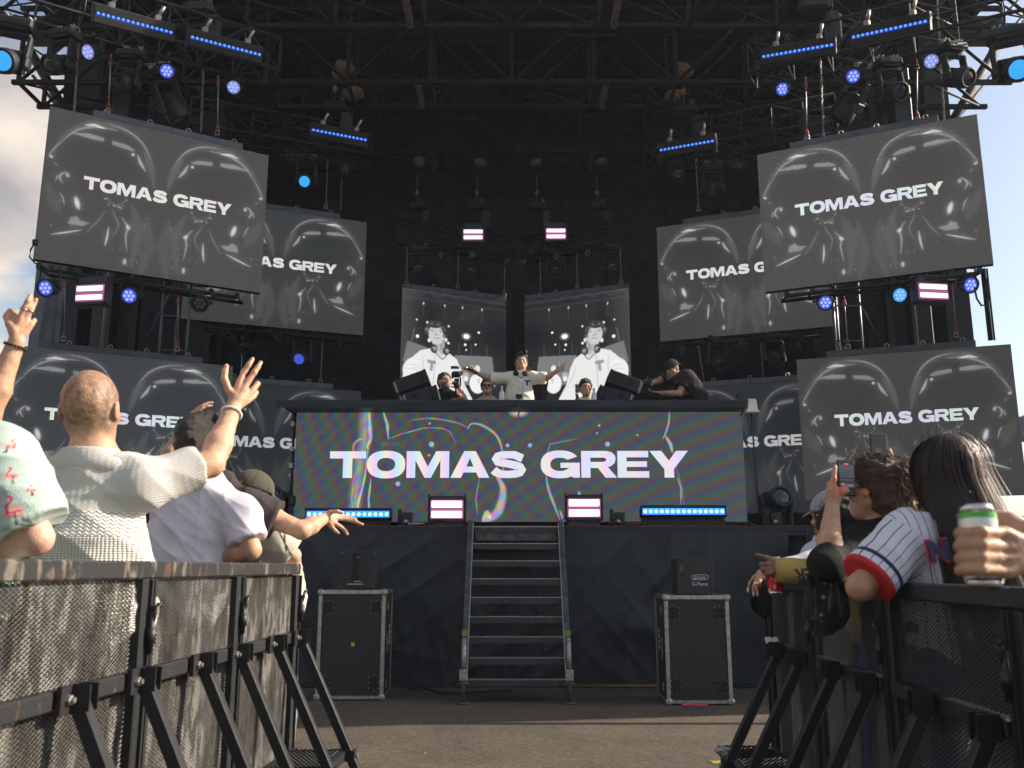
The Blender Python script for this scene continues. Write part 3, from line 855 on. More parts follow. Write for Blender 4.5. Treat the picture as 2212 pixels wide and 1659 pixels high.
# counter screen
def booth_picture():
    c = Canvas(620, 150, 4.08, 0.0)
    W = 4.08
    L = lambda pts, w, v, **k: c.line([(a * W, b) for a, b in pts], w, v, **k)
    white = (1.0, .9, 1.0)
    L([(.155, -.05), (.155, .25), (.145, .5), (.14, .75), (.135, 1.05)], .075, (.55, .55, .6), soft=.95)
    L([(.163, 0), (.166, .15), (.168, .25), (.160, .33)], .022, (.95, .8, .9))
    L([(.163, .33), (.158, .6), (.145, .85), (.147, 1.0)], .012, (.8, .9, .95))
    L([(.195, .0), (.205, .12), (.208, .25)], .018, (.9, .8, .9)); L([(.208, .25), (.24, .2), (.28, .16)], .008, (.4, .4, .5))
    L([(.135, .42), (.13, .32), (.14, .26), (.15, .25)], .014, (.6, .5, .7))
    L([(.135, .55), (.13, .8), (.137, .98)], .008, (.5, .3, .4)); L([(.172, .6), (.168, .8), (.172, .97)], .012, (.9, .95, 1))
    L([(.245, .2), (.29, .15), (.34, .17), (.36, .3)], .008, (.45, .42, .5)); L([(.255, .08), (.3, .06), (.36, .1), (.39, .16)], .01, (.45, .42, .5))
    L([(.385, .16), (.395, .11), (.42, .13), (.45, .22), (.463, .36), (.466, .6)], .014, (.75, .7, .8))
    L([(.45, .58), (.465, .7), (.46, .85), (.45, .93), (.43, .98), (.42, 1.0)], .05, (.85, .8, .9)); L([(.42, .98), (.43, .92), (.438, .97)], .03, (.9, .9, 1))
    L([(.413, .6), (.405, .8), (.41, .95)], .008, (.5, .5, .6)); L([(.375, .8), (.37, .88), (.36, .94)], .02, (.9, .85, .9))
    L([(.63, .25), (.57, .3), (.555, .5)], .01, (.35, .33, .45)); L([(.56, .58), (.565, .7), (.575, .82), (.59, .98)], .016, (.6, .75, .8))
    L([(.59, .9), (.597, .98)], .012, (.8, .8, .9)); L([(.632, .73), (.636, .79), (.63, .8)], .025, (.9, .9, .9))
    L([(.838, .0), (.836, .1), (.828, .2), (.822, .25)], .012, (.75, .65, .85)); L([(.828, .23), (.838, .3), (.842, .38)], .02, (.95, .9, 1))
    L([(.85, .6), (.858, .7), (.856, .85)], .01, (.6, .55, .75)); L([(.842, .4), (.86, .7), (.865, .98)], .005, (.4, .35, .5))
    for x, y, r in ((.305, .3, .028), (.475, .31, .02), (.525, .31, .022), (.698, .3, .026), (.232, .66, .025), (.3, .11, .012), (.68, .13, .012), (.675, .2, .01), (.765, .22, .01), (.3, .4, .013)):
        c.ell(x * W, y, r, r, (.9, .9, 1), add=True)
    c.ell(.5 * W, .0, .1, .06, (1, .95, 1), soft=.6, add=True)
    for k, s in ((.2, 1), (.22, .7)): c.ell(k * W, .3, .06, .03, (.1, .1, .13), soft=1, add=True)
    return c
bw, bh = 5.3, 1.3
rb = (0.2, -.2, 0, 0, 46, 42)
def booth_mat(name, base, gain, amp):
    m, n, l, b = nodes(name)
    at = n.new('ShaderNodeAttribute'); at.attribute_name = 'Col'
    tc = n.new('ShaderNodeTexCoord'); sp = n.new('ShaderNodeSeparateXYZ'); l.new(tc.outputs['Object'], sp.inputs[0])
    def mth(op, a, b_=None, c=None):
        k = n.new('ShaderNodeMath'); k.operation = op
        for i, v in enumerate((a, b_, c)):
            if v is None: continue
            if isinstance(v, (int, float)): k.inputs[i].default_value = v
            else: l.new(v, k.inputs[i])
        return k.outputs[0]
    x, z = sp.outputs['X'], sp.outputs['Z']
    # phases bend with x: blotches at the left, fanning stripes at the right
    x2 = mth('MULTIPLY', x, x)
    p1 = mth('ADD', mth('ADD', mth('MULTIPLY', x, 30.0), mth('MULTIPLY', z, 26.0)), mth('MULTIPLY', mth('MULTIPLY', x, z), 6.0))
    p2 = mth('ADD', mth('ADD', mth('MULTIPLY', x, -24.0), mth('MULTIPLY', z, 34.0)), mth('MULTIPLY', x2, 2.6))
    fade = n.new('ShaderNodeMapRange'); l.new(x, fade.inputs['Value']); fade.inputs['From Min'].default_value = -1.0; fade.inputs['From Max'].default_value = 2.2
    fade.inputs['To Min'].default_value = 1.0; fade.inputs['To Max'].default_value = 0.12
    comb = n.new('ShaderNodeCombineXYZ')
    for i, (s1, s2) in enumerate(((0, 0), (2.1, 4.2), (4.2, 2.1))):
        a = mth('SINE', mth('ADD', p1, s1)); a2 = mth('SINE', mth('ADD', p2, s2))
        v = mth('ADD', mth('MULTIPLY', mth('MULTIPLY', a, fade.outputs[0]), 0.75), mth('MULTIPLY', a2, 0.75))
        l.new(mth('MULTIPLY_ADD', v, amp[i], 1.0), comb.inputs[i])
    basec = n.new('ShaderNodeVectorMath'); basec.operation = 'ADD'; basec.inputs[1].default_value = base
    gn = n.new('ShaderNodeVectorMath'); gn.operation = 'SCALE'; gn.inputs['Scale'].default_value = gain
    l.new(at.outputs['Color'], gn.inputs[0]); l.new(gn.outputs[0], basec.inputs[0])
    mu = n.new('ShaderNodeVectorMath'); mu.operation = 'MULTIPLY'
    l.new(basec.outputs[0], mu.inputs[0]); l.new(comb.outputs[0], mu.inputs[1])
    l.new(mu.outputs[0], b.inputs['Emission Color']); b.inputs['Emission Strength'].default_value = .68
    b.inputs['Base Color'].default_value = (0.005, 0.005, 0.006, 1); b.inputs['Roughness'].default_value = 0.85
    return m
bm_ = booth_picture().mesh('display', bw, bh, booth_mat('counter led wall', (0.046, 0.053, 0.058), .30, (.42, .28, .44)))
bl_ = words('TOMAS GREY', bw * .797, .315, booth_mat('counter letters', (0.56, 0.54, 0.64), 0, (.16, .10, .14)))
t = make_screen('wide led screen across the front of the counter with rainbow blotches', (-2.57, 10.62), (2.73, 10.56), 1.72, 3.02, bm_, (bl_, -.12, .02), None, header=None)

# counter over the screen: desk slab, posts, cloth
ct = thing('dj_counter', 'long black counter above the wide front led screen', 'counter', (0.05, 10.7, 1.63))
g = MB(); g.box((-.02, -.05, 1.42), (5.36, .9, .075), bev=.008); g.build('desk_top', M['black_metal'], ct)
g = MB(); g.box((-.02, -.515, 1.44), (5.38, .03, .02)); g.build('red_piping', pm('thin red piping', (.25, .05, .06), .5), ct)
o = sheet('front_cloth', (-2.70, 10.165), (2.70, 10.165), 2.995, 3.085, .012, 2.2, M['skirt'], 160, 8, 21, drapes=False, parent=None)
o.parent = ct; o.location = (-.05 + 0, -10.7, -1.63)
g = MB()
for x in (-1.12, .92): g.box((x, .1, .74), (.10, .06, 1.36)); g.cut()
for x in (-2.66, 2.66): g.tube((x, -.02, 0), (x, -.02, 1.4), .018, n=8); g.cut()
g.each('support_post', M['black_metal'], ct)
g = MB()
for x, ys in ((-2.665, (.25, .75, .95, 1.25)), (2.665, (.3, .8, 1.25))):
    for y in ys: g.box((x, -.05, y), (.05, .05, .07), bev=.01); g.cut()
g.each('coupler', M['steel'], ct)
# loose grit on the asphalt
g = MB(); rs_ = random.Random(12)
for k in range(1400):
    x, y = rs_.uniform(-2.3, 2.8), rs_.uniform(5.6, 9.7); r = rs_.uniform(.002, .007) * (2.2 if rs_.random() < .04 else 1); z = r * .4
    a = [Vector((x + math.cos(t + k) * r * rs_.uniform(.6, 1.2), y + math.sin(t + k) * r * rs_.uniform(.6, 1.2), .001)) for t in (0, 1.57, 3.14, 4.7)]; p = Vector((x, y, z + .001))
    g._add(a + [p], [(0, 1, 4), (1, 2, 4), (2, 3, 4), (3, 0, 4)])
struct(g.build('gravel', pm('loose grit', (.20, .17, .13), .9, var=.6, vscale=3)), 'stuff')
# ------------------------------------------------------------------ flown trusses
def flown(label, p0, p1, h=.5, w=.5):
    t = thing('lighting_truss', label, 'truss', p0, group='lighting trusses')
    beam_truss('t', Vector(), Vector(p1) - Vector(p0), h, w, M['truss'], parent=t)
    return t
flown('upper left outer truss carrying two blue batten lights', (-9.3, 7.85, 7.90), (-3.45, 11.85, 8.12))
flown('upper right outer truss carrying two blue batten lights', (3.5, 11.95, 8.12), (9.6, 8.57, 7.90))
flown('upper left inner truss above the inner left screens', (-5.2, 13.4, 8.12), (-2.5, 14.5, 8.12), .45, .45)
flown('upper right inner truss above the inner right screens', (2.5, 14.45, 8.12), (5.2, 13.3, 8.12), .45, .45)
flown('left arm of the low v shaped centre truss', (-2.05, 15.4, 6.98), (.0, 16.25, 6.9), .38, .32)
flown('right arm of the low v shaped centre truss', (.22, 16.25, 6.9), (2.2, 15.35, 7.0), .38, .32)
def pipe(label, p0, p1):
    t = thing('lighting_pipe', label, 'pipe', p0, group='lighting pipes under the screens')
    d = Vector(p1) - Vector(p0)
    g = MB(); g.tube((0, 0, 0), d, .026, n=10); g.tube((0, .25, .0), d + Vector((0, .25, 0)), .026, n=10); g.build('tube', M['truss'], t)
    g = MB()
    k = int(d.length / .3)
    for i in range(k + 1):
        q = d * (i / k); g.tube(q, q + Vector((0, .25, 0)), .015, n=6); g.box(q + Vector((0, 0, .03)), (.05, .05, .07)); g.cut()
    g.each('clamp', M['black_metal'], t)
pipe('black pipe pair along the foot of the upper left outer screen', (-5.75, 10.45, 4.76), (-3.7, 11.65, 4.76))
pipe('black pipe pair along the foot of the upper right outer screen', (3.7, 11.65, 4.78), (5.8, 10.68, 4.78))
pipe('black pipe pair under the upper left inner screen', (-4.9, 13.75, 4.93), (-2.5, 14.7, 4.93))
pipe('black pipe pair under the upper right inner screen', (2.5, 14.6, 4.80), (4.9, 13.6, 4.80))

# ------------------------------------------------------------------ lamps
CACHE = {}
def cached(key, fn):
    if key not in CACHE: CACHE[key] = fn()
    return CACHE[key]
def aim(yaw, pitch):
    """rotation taking -Z (lens forward) to: pitch from straight down toward camera (-Y), yaw about Z"""
    return Matrix.Rotation(yaw, 3, 'Z') @ Matrix.Rotation(-pitch, 3, 'X')
def moving_head(label, c, lens='dark', s=1.0, pitch=70, yaw=0, roll=0, floor=False, group='moving head lights'):
    """origin at the head's pivot; base box above (or below on the floor)"""
    t = thing('moving_head_light', label, 'stage light', c, (0, 0, 0), group); t.scale = (s, s, s)
    t.rotation_euler = (math.pi if floor else 0, math.radians(roll), math.radians(yaw))
    def base():
        g = MB(); g.box((0, 0, .40), (.36, .24, .10), bev=.02); g.box((0, 0, .345), (.24, .2, .03)); g.box((0, -.123, .40), (.07, .004, .03)); return g.mesh('base', M['plastic'])
    def yoke():
        g = MB(); g.box((0, 0, .30), (.35, .10, .06), bev=.02)
        for sx in (-1, 1): g.box((sx * .165, 0, .12), (.045, .10, .36), bev=.015); g.box((sx * .18, 0, .0), (.05, .13, .13), bev=.02)
        return g.mesh('yoke', M['plastic'])
    def head():
        g = MB(); g.lathe((0, 0, .16), (0, 0, -1), [(0, .085), (.03, .105), (.16, .12), (.2, .13), (.33, .13), (.34, .122), (.342, .1), (.31, .095)], 24)
        for k in range(5): g.box((0, 0, .13 - k * .03), (.235, .235, .012), bev=.004)
        return g.mesh('head', M['plastic'])
    def lensm():
        g = MB(); g.lathe((0, 0, -.158), (0, 0, -1), [(0, .098), (.008, .09), (.014, .06), (.018, .02)], 24); return g.mesh('lens', M[{'dark': 'glass_dark', 'cyan': 'lens_cyan', 'blue': 'lens_blue'}[lens]])
    def clamps():
        g = MB()
        for x in (-.11, .11): g.box((x, 0, .475), (.05, .05, .06), bev=.01); g.tube((x, -.05, .50), (x, .06, .53), .012, n=6); g.tube((x + .03, 0, .47), (x + .06, -.05, .51), .01, n=6)
        return g.mesh('clamp', M['steel'])
    link('base', cached('mhb', base), t); link('yoke', cached('mhy', yoke), t)
    h = link('head', cached('mhh', head), t); R = Matrix.Rotation(-math.radians(pitch) * (-1 if floor else 1), 4, 'X')
    h.matrix_local = R
    link('lens', cached('mhl' + lens, lensm), h)
    if not floor: link('clamp', cached('mhc', clamps), t)
    return t
def par(label, c, lens='dark', s=1.0, pitch=60, yaw=0, hang=.22, group='round wash lights', half=None):
    t = thing('wash_light', label, 'stage light', c, (0, 0, math.radians(yaw)), group); t.scale = (s, s, s)
    def yoke():
        g = MB(); H = .2
        for sx in (-1, 1): g.box((sx * .125, 0, H / 2), (.008, .028, H + .02)); g.tube((sx * .11, 0, 0), (sx * .15, 0, 0), .018, n=8)
        g.box((0, 0, H + .01), (.258, .028, .008)); g.box((0, 0, H + .04), (.035, .04, .06)); return g.mesh('yoke', M['black_metal'])
    def body():
        g = MB(); g.lathe((0, 0, .10), (0, 0, -1), [(-.03, .04), (0, .075), (.02, .085), (.15, .098), (.155, .108), (.185, .11), (.187, .094), (.17, .09)], 24)
        for k in range(14):
            a = k * math.pi / 7; g.box((math.cos(a) * .09, math.sin(a) * .09, .05), (.012, .012, .12), rotz(a))
        return g.mesh('body', M['plastic'])
    def lensm():
        g = MB(); g.lathe((0, 0, -.068), (0, 0, -1), [(0, .092), (.006, .08), (.010, .03)], 24)
        return g.mesh('lens', M[{'dark': 'glass_dark', 'blue': 'lens_blue', 'white': 'lens_white', 'cyan': 'lens_cyan'}[lens]])
    def dots():
        g = MB()
        for k in range(7):
            a = k * math.pi / 3; r = 0 if k == 6 else .05
            g.lathe((math.cos(a) * r, math.sin(a) * r, -.079), (0, 0, -1), [(0, .021), (.003, .016)], 8)
        return g.mesh('led_cell', M['led_cell'] if lens != 'dark' else M['cell_dark'])
    link('yoke', cached('py', yoke), t)
    b = link('body', cached('pb', body), t); b.matrix_local = Matrix.Rotation(-math.radians(pitch), 4, 'X')
    L = link('lens', cached('pl' + lens, lensm), b); link('led_cell', cached('pd' + ('d' if lens == 'dark' else 'l'), dots), L)
    return t
M['led_cell'] = em('pale led cell', (0.3, 0.38, 1.0), 1.0)
M['cell_dark'] = pm('reflector cell', (.22, .23, .24), .15, .9, .8, .5, 60)
def batten(label, a, b, mat='led_blue', n=16, s=1.0, tilt=20, clamps=True, group='blue led battens', floor=False):
    a, b = Vector(a), Vector(b); L = (b - a).length; c = (a + b) / 2
    yaw = math.atan2((b - a).y, (b - a).x); pit = -math.asin((b - a).z / L)
    t = thing('batten_light', label, 'stage light', c, (0, 0, 0), group)
    t.rotation_euler = (Matrix.Rotation(yaw, 3, 'Z') @ Matrix.Rotation(pit, 3, 'Y') @ Matrix.Rotation(math.radians(-tilt if floor else tilt), 3, 'X')).to_euler()
    g = MB()
    if not floor:
        g.box((0, .06, .055), (L + .05, .13, .10), bev=.01); g.box((0, .05, -.075), (L + .05, .12, .09), bev=.01); g.box((0, .07, 0), (L + .04, .10, .2))
    else:
        g.box((0, .07, 0), (L + .04, .12, .12), bev=.01); g.box((0, .09, -.12), (L, .1, .12)); g.box((0, .0, -.05), (L + .04, .06, .012)); g.box((0, .0, .055), (L + .04, .06, .012))
    g.build('housing', M['plastic'], t)
    g = MB(); d = MB()
    for i in range(n):
        x = -L / 2 + (i + .5) * L / n
        g.box((x, .012, -.002), (L / n * .96, .02, .05 if not floor else .07)); d.lathe((x, -.003, -.004), (0, -1, 0), [(0, .017), (.004, .012)], 10); d.cut()
    st = g.build('led_strip', M['led_back'] if not floor else M['led_backf'], t); d.each('led', M['led_core'] if floor else M[mat], st)
    if clamps:
        g = MB()
        for x in (-L * .3, L * .3): g.tube((x, .08, .11), (x + .05, .02, .28), .02, n=10); g.box((x, .06, .13), (.07, .07, .07), bev=.01); g.cut()
        g.each('clamp', M['raw'], t)
    return t
M['led_back'] = em('dim blue reflector', (.015, .05, .4), .55)
M['led_backf'] = em('blue reflector', (.02, .24, .95), 1.6)
def strobe(label, c, w=.42, yaw=0, floor=False, group='twin bar strobe lights'):
    t = thing('strobe_light', label, 'stage light', c, (0, 0, math.radians(yaw)), group)
    g = MB(); g.box((0, .10, .0), (w + .05, .16, .30), bev=.015)
    g.box((0, .1, -.19 if floor else .17), (w + .02, .14, .1), bev=.01)
    for sx in (-1, 1): g.box((sx * (w / 2 + .035), .08, .02), (.015, .12, .3))
    g.build('housing', M['strobe_body'], t)
    for z in (.056, -.056):
        g = MB(); g.box((0, .01, z), (w, .03, .076 if floor else .06), bev=.008); tb = g.build('strobe_tube', M['strobe'], t)
    g = MB(); g.box((0, .022, 0), (w + .03, .02, .21)); g.build('reflector', M['strobe_rim'], t)
    return t
M['strobe_body'] = pm('plum black housing', (.02, .016, .02), .5)

up, low = 'upper', 'lower'
# upper outer battens
batten('blue batten light, the one nearest the left edge of the roof', A(207, 26, 9.73), A(374, 70, 10.30), tilt=25)
batten('blue batten light above the top left screen, second from the left edge', A(411, 78, 10.58), A(565, 118, 11.10), tilt=25)
batten('blue batten light over the upper left inner screen', A(673, 279, 12.76), A(793, 302, 13.14), tilt=25, n=14)
batten('blue batten light over the upper right inner screen', A(1424, 324, 13.14), A(1543, 303, 12.76), tilt=25, n=14)
batten('blue batten light above the top right screen, second from the right edge', A(1645, 122, 11.10), A(1801, 95, 10.68), tilt=25)
batten('blue batten light, the one nearest the right edge of the roof', A(1839, 80, 10.39), A(2004, 44, 9.83), tilt=25)
batten('bright blue floor batten at the left foot of the counter screen', A(662, 1110, 10.1), A(841, 1110, 10.1), floor=True, clamps=False, tilt=8, n=15)
batten('bright blue floor batten at the right foot of the counter screen', A(1388, 1104, 10.1), A(1566, 1104, 10.1), floor=True, clamps=False, tilt=8, n=15)
# moving heads: x, y, depth, lens, scale, pitch, yaw, roll
for (x, y, d, lens, s, p, yw, ro, lab) in (
    (18, 132, 9.6, 'cyan', 1.15, 60, 12, 6, 'large moving head with cyan lens in the top left corner'),
    (128, 140, 10.3, 'dark', 1.0, 62, -22, 8, 'unlit moving head second from the left end of the upper left truss'),
    (272, 180, 10.9, 'dark', 1.0, 62, -12, 8, 'unlit moving head over the flying bar of the top left screen'),
    (372, 232, 11.3, 'dark', 1.15, 20, 60, -32, 'moving head tipped sideways over the top left screen'),
    (662, 392, 14.0, 'cyan', .92, 66, 0, 0, 'moving head with cyan lens above the upper left inner screen'),
    (905, 582, 15.5, 'dark', .95, 70, 0, 0, 'unlit moving head at the left end of the centre truss'),
    (1020, 585, 15.9, 'dark', .8, 66, 0, 0, 'unlit moving head below the left centre strobe'),
    (1200, 583, 15.9, 'dark', .8, 66, 0, 0, 'unlit moving head below the right centre strobe'),
    (1322, 578, 15.5, 'dark', .95, 70, 0, 0, 'unlit moving head at the right end of the centre truss'),
    (1540, 408, 14.0, 'dark', .95, 66, 0, 0, 'unlit moving head above the upper right inner screen'),
    (1832, 232, 11.4, 'dark', 1.15, 20, -60, 32, 'moving head tipped sideways over the top right screen'),
    (1928, 198, 11.0, 'dark', 1.0, 62, 12, -8, 'unlit moving head above the middle of the top right screen'),
    (2068, 168, 10.4, 'dark', 1.0, 62, 22, -8, 'unlit moving head second from the right end of the upper right truss'),
    (2190, 150, 9.8, 'cyan', 1.15, 60, -16, -4, 'large moving head with cyan lens in the top right corner'),
    (533, 748, 14.4, 'dark', .9, 66, -6, 0, 'unlit moving head under the upper left inner screen, left of its lit twin'),
    (652, 772, 14.5, 'blue', .9, 66, -6, 0, 'moving head with blue lens under the upper left inner screen'),
    (1551, 782, 14.3, 'dark', .95, 66, 6, 0, 'unlit moving head between two slings behind the kneeling photographer'),
    (1672, 775, 13.9, 'dark', .9, 66, 6, 0, 'unlit moving head under the right part of the upper right inner screen')):
    moving_head(lab, A(x, y, d), lens, s, p, yw, ro)
moving_head('moving head standing on the stage left of the counter', A(600, 1082, 10.6), 'dark', 1.0, 75, -10, 0, floor=True)
moving_head('moving head standing on the stage right of the counter', A(1676, 1082, 10.6), 'dark', 1.0, 75, 10, 0, floor=True)
for (x, y, d, lens, s, p, yw, lab) in (
    (198, 112, 10.2, 'white', 1.0, 58, -15, 'lit round wash light nearest the left end of the upper left truss'),
    (362, 153, 10.9, 'blue', 1.0, 58, 15, 'lit round wash light above the tipped moving head on the left'),
    (506, 188, 11.7, 'white', 1.0, 58, 10, 'lit round wash light at the inner end of the upper left truss'),
    (634, 341, 13.9, 'dark', .95, 64, 0, 'unlit round wash light left of the cyan moving head by the inner left truss'),
    (747, 365, 14.3, 'dark', .95, 64, 0, 'unlit round wash light right of the cyan moving head by the inner left truss'),
    (106, 621, 10.4, 'blue', 1.02, 68, -5, 'deep blue round wash light nearest the left edge under the top left screen'),
    (283, 637, 10.9, 'blue', 1.02, 64, 5, 'blue round wash light right of the left side strobe'),
    (434, 654, 11.4, 'dark', 1.05, 64, 10, 'unlit round wash light hanging in front of the lower corner of the inner left screen'),
    (486, 719, 14.1, 'dark', .95, 64, 0, 'unlit round wash light farthest left under the inner left screen'),
    (604, 727, 14.4, 'dark', .85, 64, 0, 'small unlit round wash light between two moving heads under the inner left screen'),
    (736, 741, 14.7, 'dark', .9, 64, 8, 'unlit round wash light at the right end under the inner left screen'),
    (953, 551, 15.7, 'dark', .85, 64, 0, 'round wash light left of the left centre strobe, glinting'),
    (1020, 549, 15.8, 'dark', .82, 64, 0, 'round wash light right under the left centre strobe'),
    (1096, 565, 16.1, 'dark', .85, 64, 0, 'round wash light just left of the fold of the centre truss'),
    (1131, 565, 16.1, 'dark', .85, 64, 0, 'round wash light just right of the fold of the centre truss'),
    (1201, 555, 15.8, 'dark', .82, 64, 0, 'round wash light right under the right centre strobe'),
    (1269, 546, 15.7, 'dark', .85, 64, 0, 'round wash light right of the right centre strobe'),
    (1462, 377, 14.4, 'dark', .95, 64, 0, 'unlit round wash light at the inner end of the inner right truss'),
    (1590, 356, 13.9, 'dark', .95, 64, 0, 'unlit round wash light right of the moving head by the inner right truss'),
    (1689, 192, 11.8, 'blue', 1.0, 58, -10, 'blue round wash light at the inner end of the upper right truss'),
    (1841, 164, 11.1, 'blue', 1.0, 58, -12, 'blue round wash light above the tipped moving head on the right'),
    (2010, 132, 10.6, 'white', 1.0, 58, -18, 'pale lit round wash light near the right end of the upper right truss'),
    (1780, 652, 11.6, 'blue', 1.0, 66, -5, 'blue round wash light hanging before the corner of the inner right screen'),
    (1939, 636, 11.2, 'cyan', 1.0, 66, 0, 'bright sky blue round wash light left of the right side strobe'),
    (2089, 614, 10.8, 'blue', 1.0, 66, 6, 'blue round wash light nearest the right edge under the top right screen'),
    (1472, 758, 14.5, 'dark', .9, 64, -8, 'unlit round wash light just above the photographer in the backward cap'),
    (1602, 746, 14.1, 'dark', .9, 64, 0, 'unlit round wash light right of the sling behind the photographer'),
    (1722, 739, 13.8, 'dark', .95, 64, 5, 'unlit round wash light farthest right under the inner right screen')):
    par(lab, A(x, y, d), lens, s, p, yw)
strobe('pink white twin strobe on the left arm of the centre truss', A(1022, 506, 15.4), .335)
strobe('pink white twin strobe on the right arm of the centre truss', A(1201, 504, 15.4), .335)
strobe('pink white twin strobe under the top left screen', A(192, 632, 10.5), .34, -8)
strobe('pink white twin strobe under the top right screen', A(2018, 628, 10.9), .37, 8)
strobe('pink white twin strobe on the stage lip left of the stair', A(965, 1100, 10.1), .34, floor=True)
strobe('pink white twin strobe on the stage lip right of the stair', A(1262, 1097, 10.1), .34, floor=True)

# ------------------------------------------------------------------ slings, hoists, chains
def sling(label, top, bot):
    top, bot = Vector(top), Vector(bot); d = bot - top
    t = thing('wire_sling', label, 'sling', top, group='steel slings holding the screens')
    g = MB(); g.tube((0, 0, -.05), d + Vector((0, 0, .12)), .008, n=6); g.build('wire', M['steel'], t)
    g = MB()
    for z0, z1 in ((-.05, -.02), ):
        pass
    for e, s_ in ((Vector((0, 0, -.04)), -1), (d + Vector((0, 0, .15)), 1)):
        for q in (-1, 1):
            g.path([e, e + Vector((q * .02, 0, s_ * -.0 + s_ * .04)), e + Vector((q * .022, 0, s_ * .07)), e + Vector((q * .005, 0, s_ * .11))] if s_ < 0 else [e, e + Vector((q * .02, 0, -.04)), e + Vector((q * .022, 0, -.07)), e + Vector((q * .005, 0, -.11))], .007, 5)
        g.tube(e + Vector((0, 0, -s_ * .06)), e, .012, n=6); g.cut()
    g.each('sleeve', M['red'], t)
    g = MB(); c = d + Vector((0, 0, .03))
    P = [c + Vector((math.sin(a) * .03, 0, math.cos(a) * .035)) for a in np.linspace(-2.5, 2.5, 10)]
    g.path(P, .009, 6); g.tube(c + Vector((-.035, 0, -.03)), c + Vector((.035, 0, -.03)), .010, n=6)
    g.build('shackle', M['steel'], t)
sl = (
    ('left sling above the top left screen', (240, 120, 10.6), (233, 243, 10.75)),
    ('right sling above the top left screen', (472, 166, 11.4), (469, 291, 11.5)),
    ('right sling above the top right screen', (1980, 130, 10.95), (1983, 262, 11.0)),
    ('left sling above the top right screen', (1740, 168, 11.6), (1744, 300, 11.6)),
    ('left sling above the lower left outer screen', (142, 600, 11.9), (137, 736, 12.2)),
    ('right sling above the lower left outer screen', (386, 635, 12.6), (383, 758, 12.8)),
    ('left sling above the lower right outer screen', (1823, 640, 12.4), (1832, 753, 12.4)),
    ('right sling above the lower right outer screen', (2056, 610, 11.8), (2066, 728, 11.9)),
    ('sling above the visible part of the upper left inner screen', (708, 345, 14.4), (704, 450, 14.3)),
    ('sling above the left part of the upper right inner screen', (1503, 345, 14.2), (1509, 455, 14.3)),
    ('left sling above the lower left inner screen, behind the raised hand', (524, 720, 14.4), (520, 822, 14.2)),
    ('right sling above the lower left inner screen', (697, 735, 14.6), (692, 829, 14.6)),
    ('left sling above the lower right inner screen', (1507, 735, 14.4), (1523, 846, 14.4)),
    ('right sling above the lower right inner screen', (1642, 720, 14.2), (1650, 838, 14.2)))
for lab, a, b in sl: sling('red tipped steel ' + lab, A(*a), A(*b))
for k, (x, yt, yb, d) in enumerate(((880, 535, 615, 15.4), (990, 545, 622, 15.8), (1090, 555, 640, 16.1), (1167, 555, 640, 16.1), (1246, 545, 622, 15.8), (1340, 535, 612, 15.4))):
    sling('thin steel sling over the %s middle screen, %s' % (('left', 'left', 'left', 'right', 'right', 'right')[k], ('at its outer end', 'at its middle', 'at its inner end', 'at its inner end', 'at its middle', 'at its outer end')[k]), A(x, yt, d), A(x + (k - 2.5) * .8, yb, d))
def hoist(label, x, y, d, s=1.0, top=9.0, wrap=True):
    c = A(x, y, d)
    t = thing('chain_hoist', label, 'hoist', c, group='chain hoists'); t.scale = (s, s, s)
    g = MB(); g.box((0, 0, 0), (.34, .22, .17), bev=.03); g.box((.17, 0, -.02), (.1, .18, .13), bev=.02); g.box((-.19, 0, 0), (.06, .16, .12), bev=.02); g.build('motor', M['plastic'], t)
    g = MB(); g.box((.22, .0, -.32), (.2, .16, .42), None, (1.0, 1.0), bev=.04); g.build('chain_bag', M['drape'], t)
    g = MB()
    for i in range(9):
        z = .12 + i * .075; g.tube((0, 0, z), (0.01 if i % 2 else -.01, .01, z + .07), .012, n=5)
    for i in range(14): g.path([(.13 + rng.uniform(-.05, .05), rng.uniform(-.05, .05), .1 + rng.uniform(-.05, .1)) for _ in range(3)], .008, 4)
    g.build('chain', M['chain'], t)
    g = MB(); g.box((0, 0, .34), (.07, .05, .1), bev=.01); g.build('hook', M['orange'], t)
    return t
hoist('chain hoist with hanging chain bag over the inner left truss', 722, 232, 14.1)
hoist('chain hoist with hanging chain bag over the inner right truss', 1478, 238, 14.1)
hoist('chain hoist at the top edge above the left batten lights', 432, 20, 11.3, .95)
hoist('chain hoist at the top edge above the right batten lights', 1760, 12, 11.3, 1.05)
for k, x in enumerate((900, 1030, 1160, 1290)):
    h = hoist('small dark chain hoist over the centre truss, number %d from the left' % (k + 1) if False else ('dark chain hoist above the ' + ('outer left', 'inner left', 'inner right', 'outer right')[k] + ' end of the centre truss'), x, 446, 15.8, .8)
def wrap(label, x, y, d, s):
    c = A(x, y, d); g = MB()
    rs = random.Random(int(x))
    for k in range(7):
        g.box((rs.uniform(-.06, .06) * s, rs.uniform(-.05, .05), rs.uniform(-.05, .05) * s), (.2 * s, .14, .1 * s), Matrix.Rotation(rs.uniform(-.6, .6), 3, 'Y'), bev=.02)
    o = g.build('sling_wrap', M['burlap']); o.location = c; tag(o, label, 'fabric pad', 'tan padding on the roof steel')
wrap('tan padding wrapped on the roof steel, big bundle over the left hoist', 738, 150, 13.9, 1.3)
wrap('tan padding wrapped on the roof steel, ragged piece right of the left hoist', 762, 202, 14.1, 1.2)
wrap('tan padding wrapped on the roof steel, big bundle over the right hoist', 1479, 152, 13.9, 1.0)
wrap('tan padding wrapped on the roof steel, small piece left of the right hoist', 1453, 204, 14.1, .9)
for x, lab in ((905, 'outer left'), (1038, 'inner left'), (1158, 'inner right'), (1298, 'outer right')):
    wrap('small tan padding above the ' + lab + ' centre hoist', x, 350, 16.2, .75)
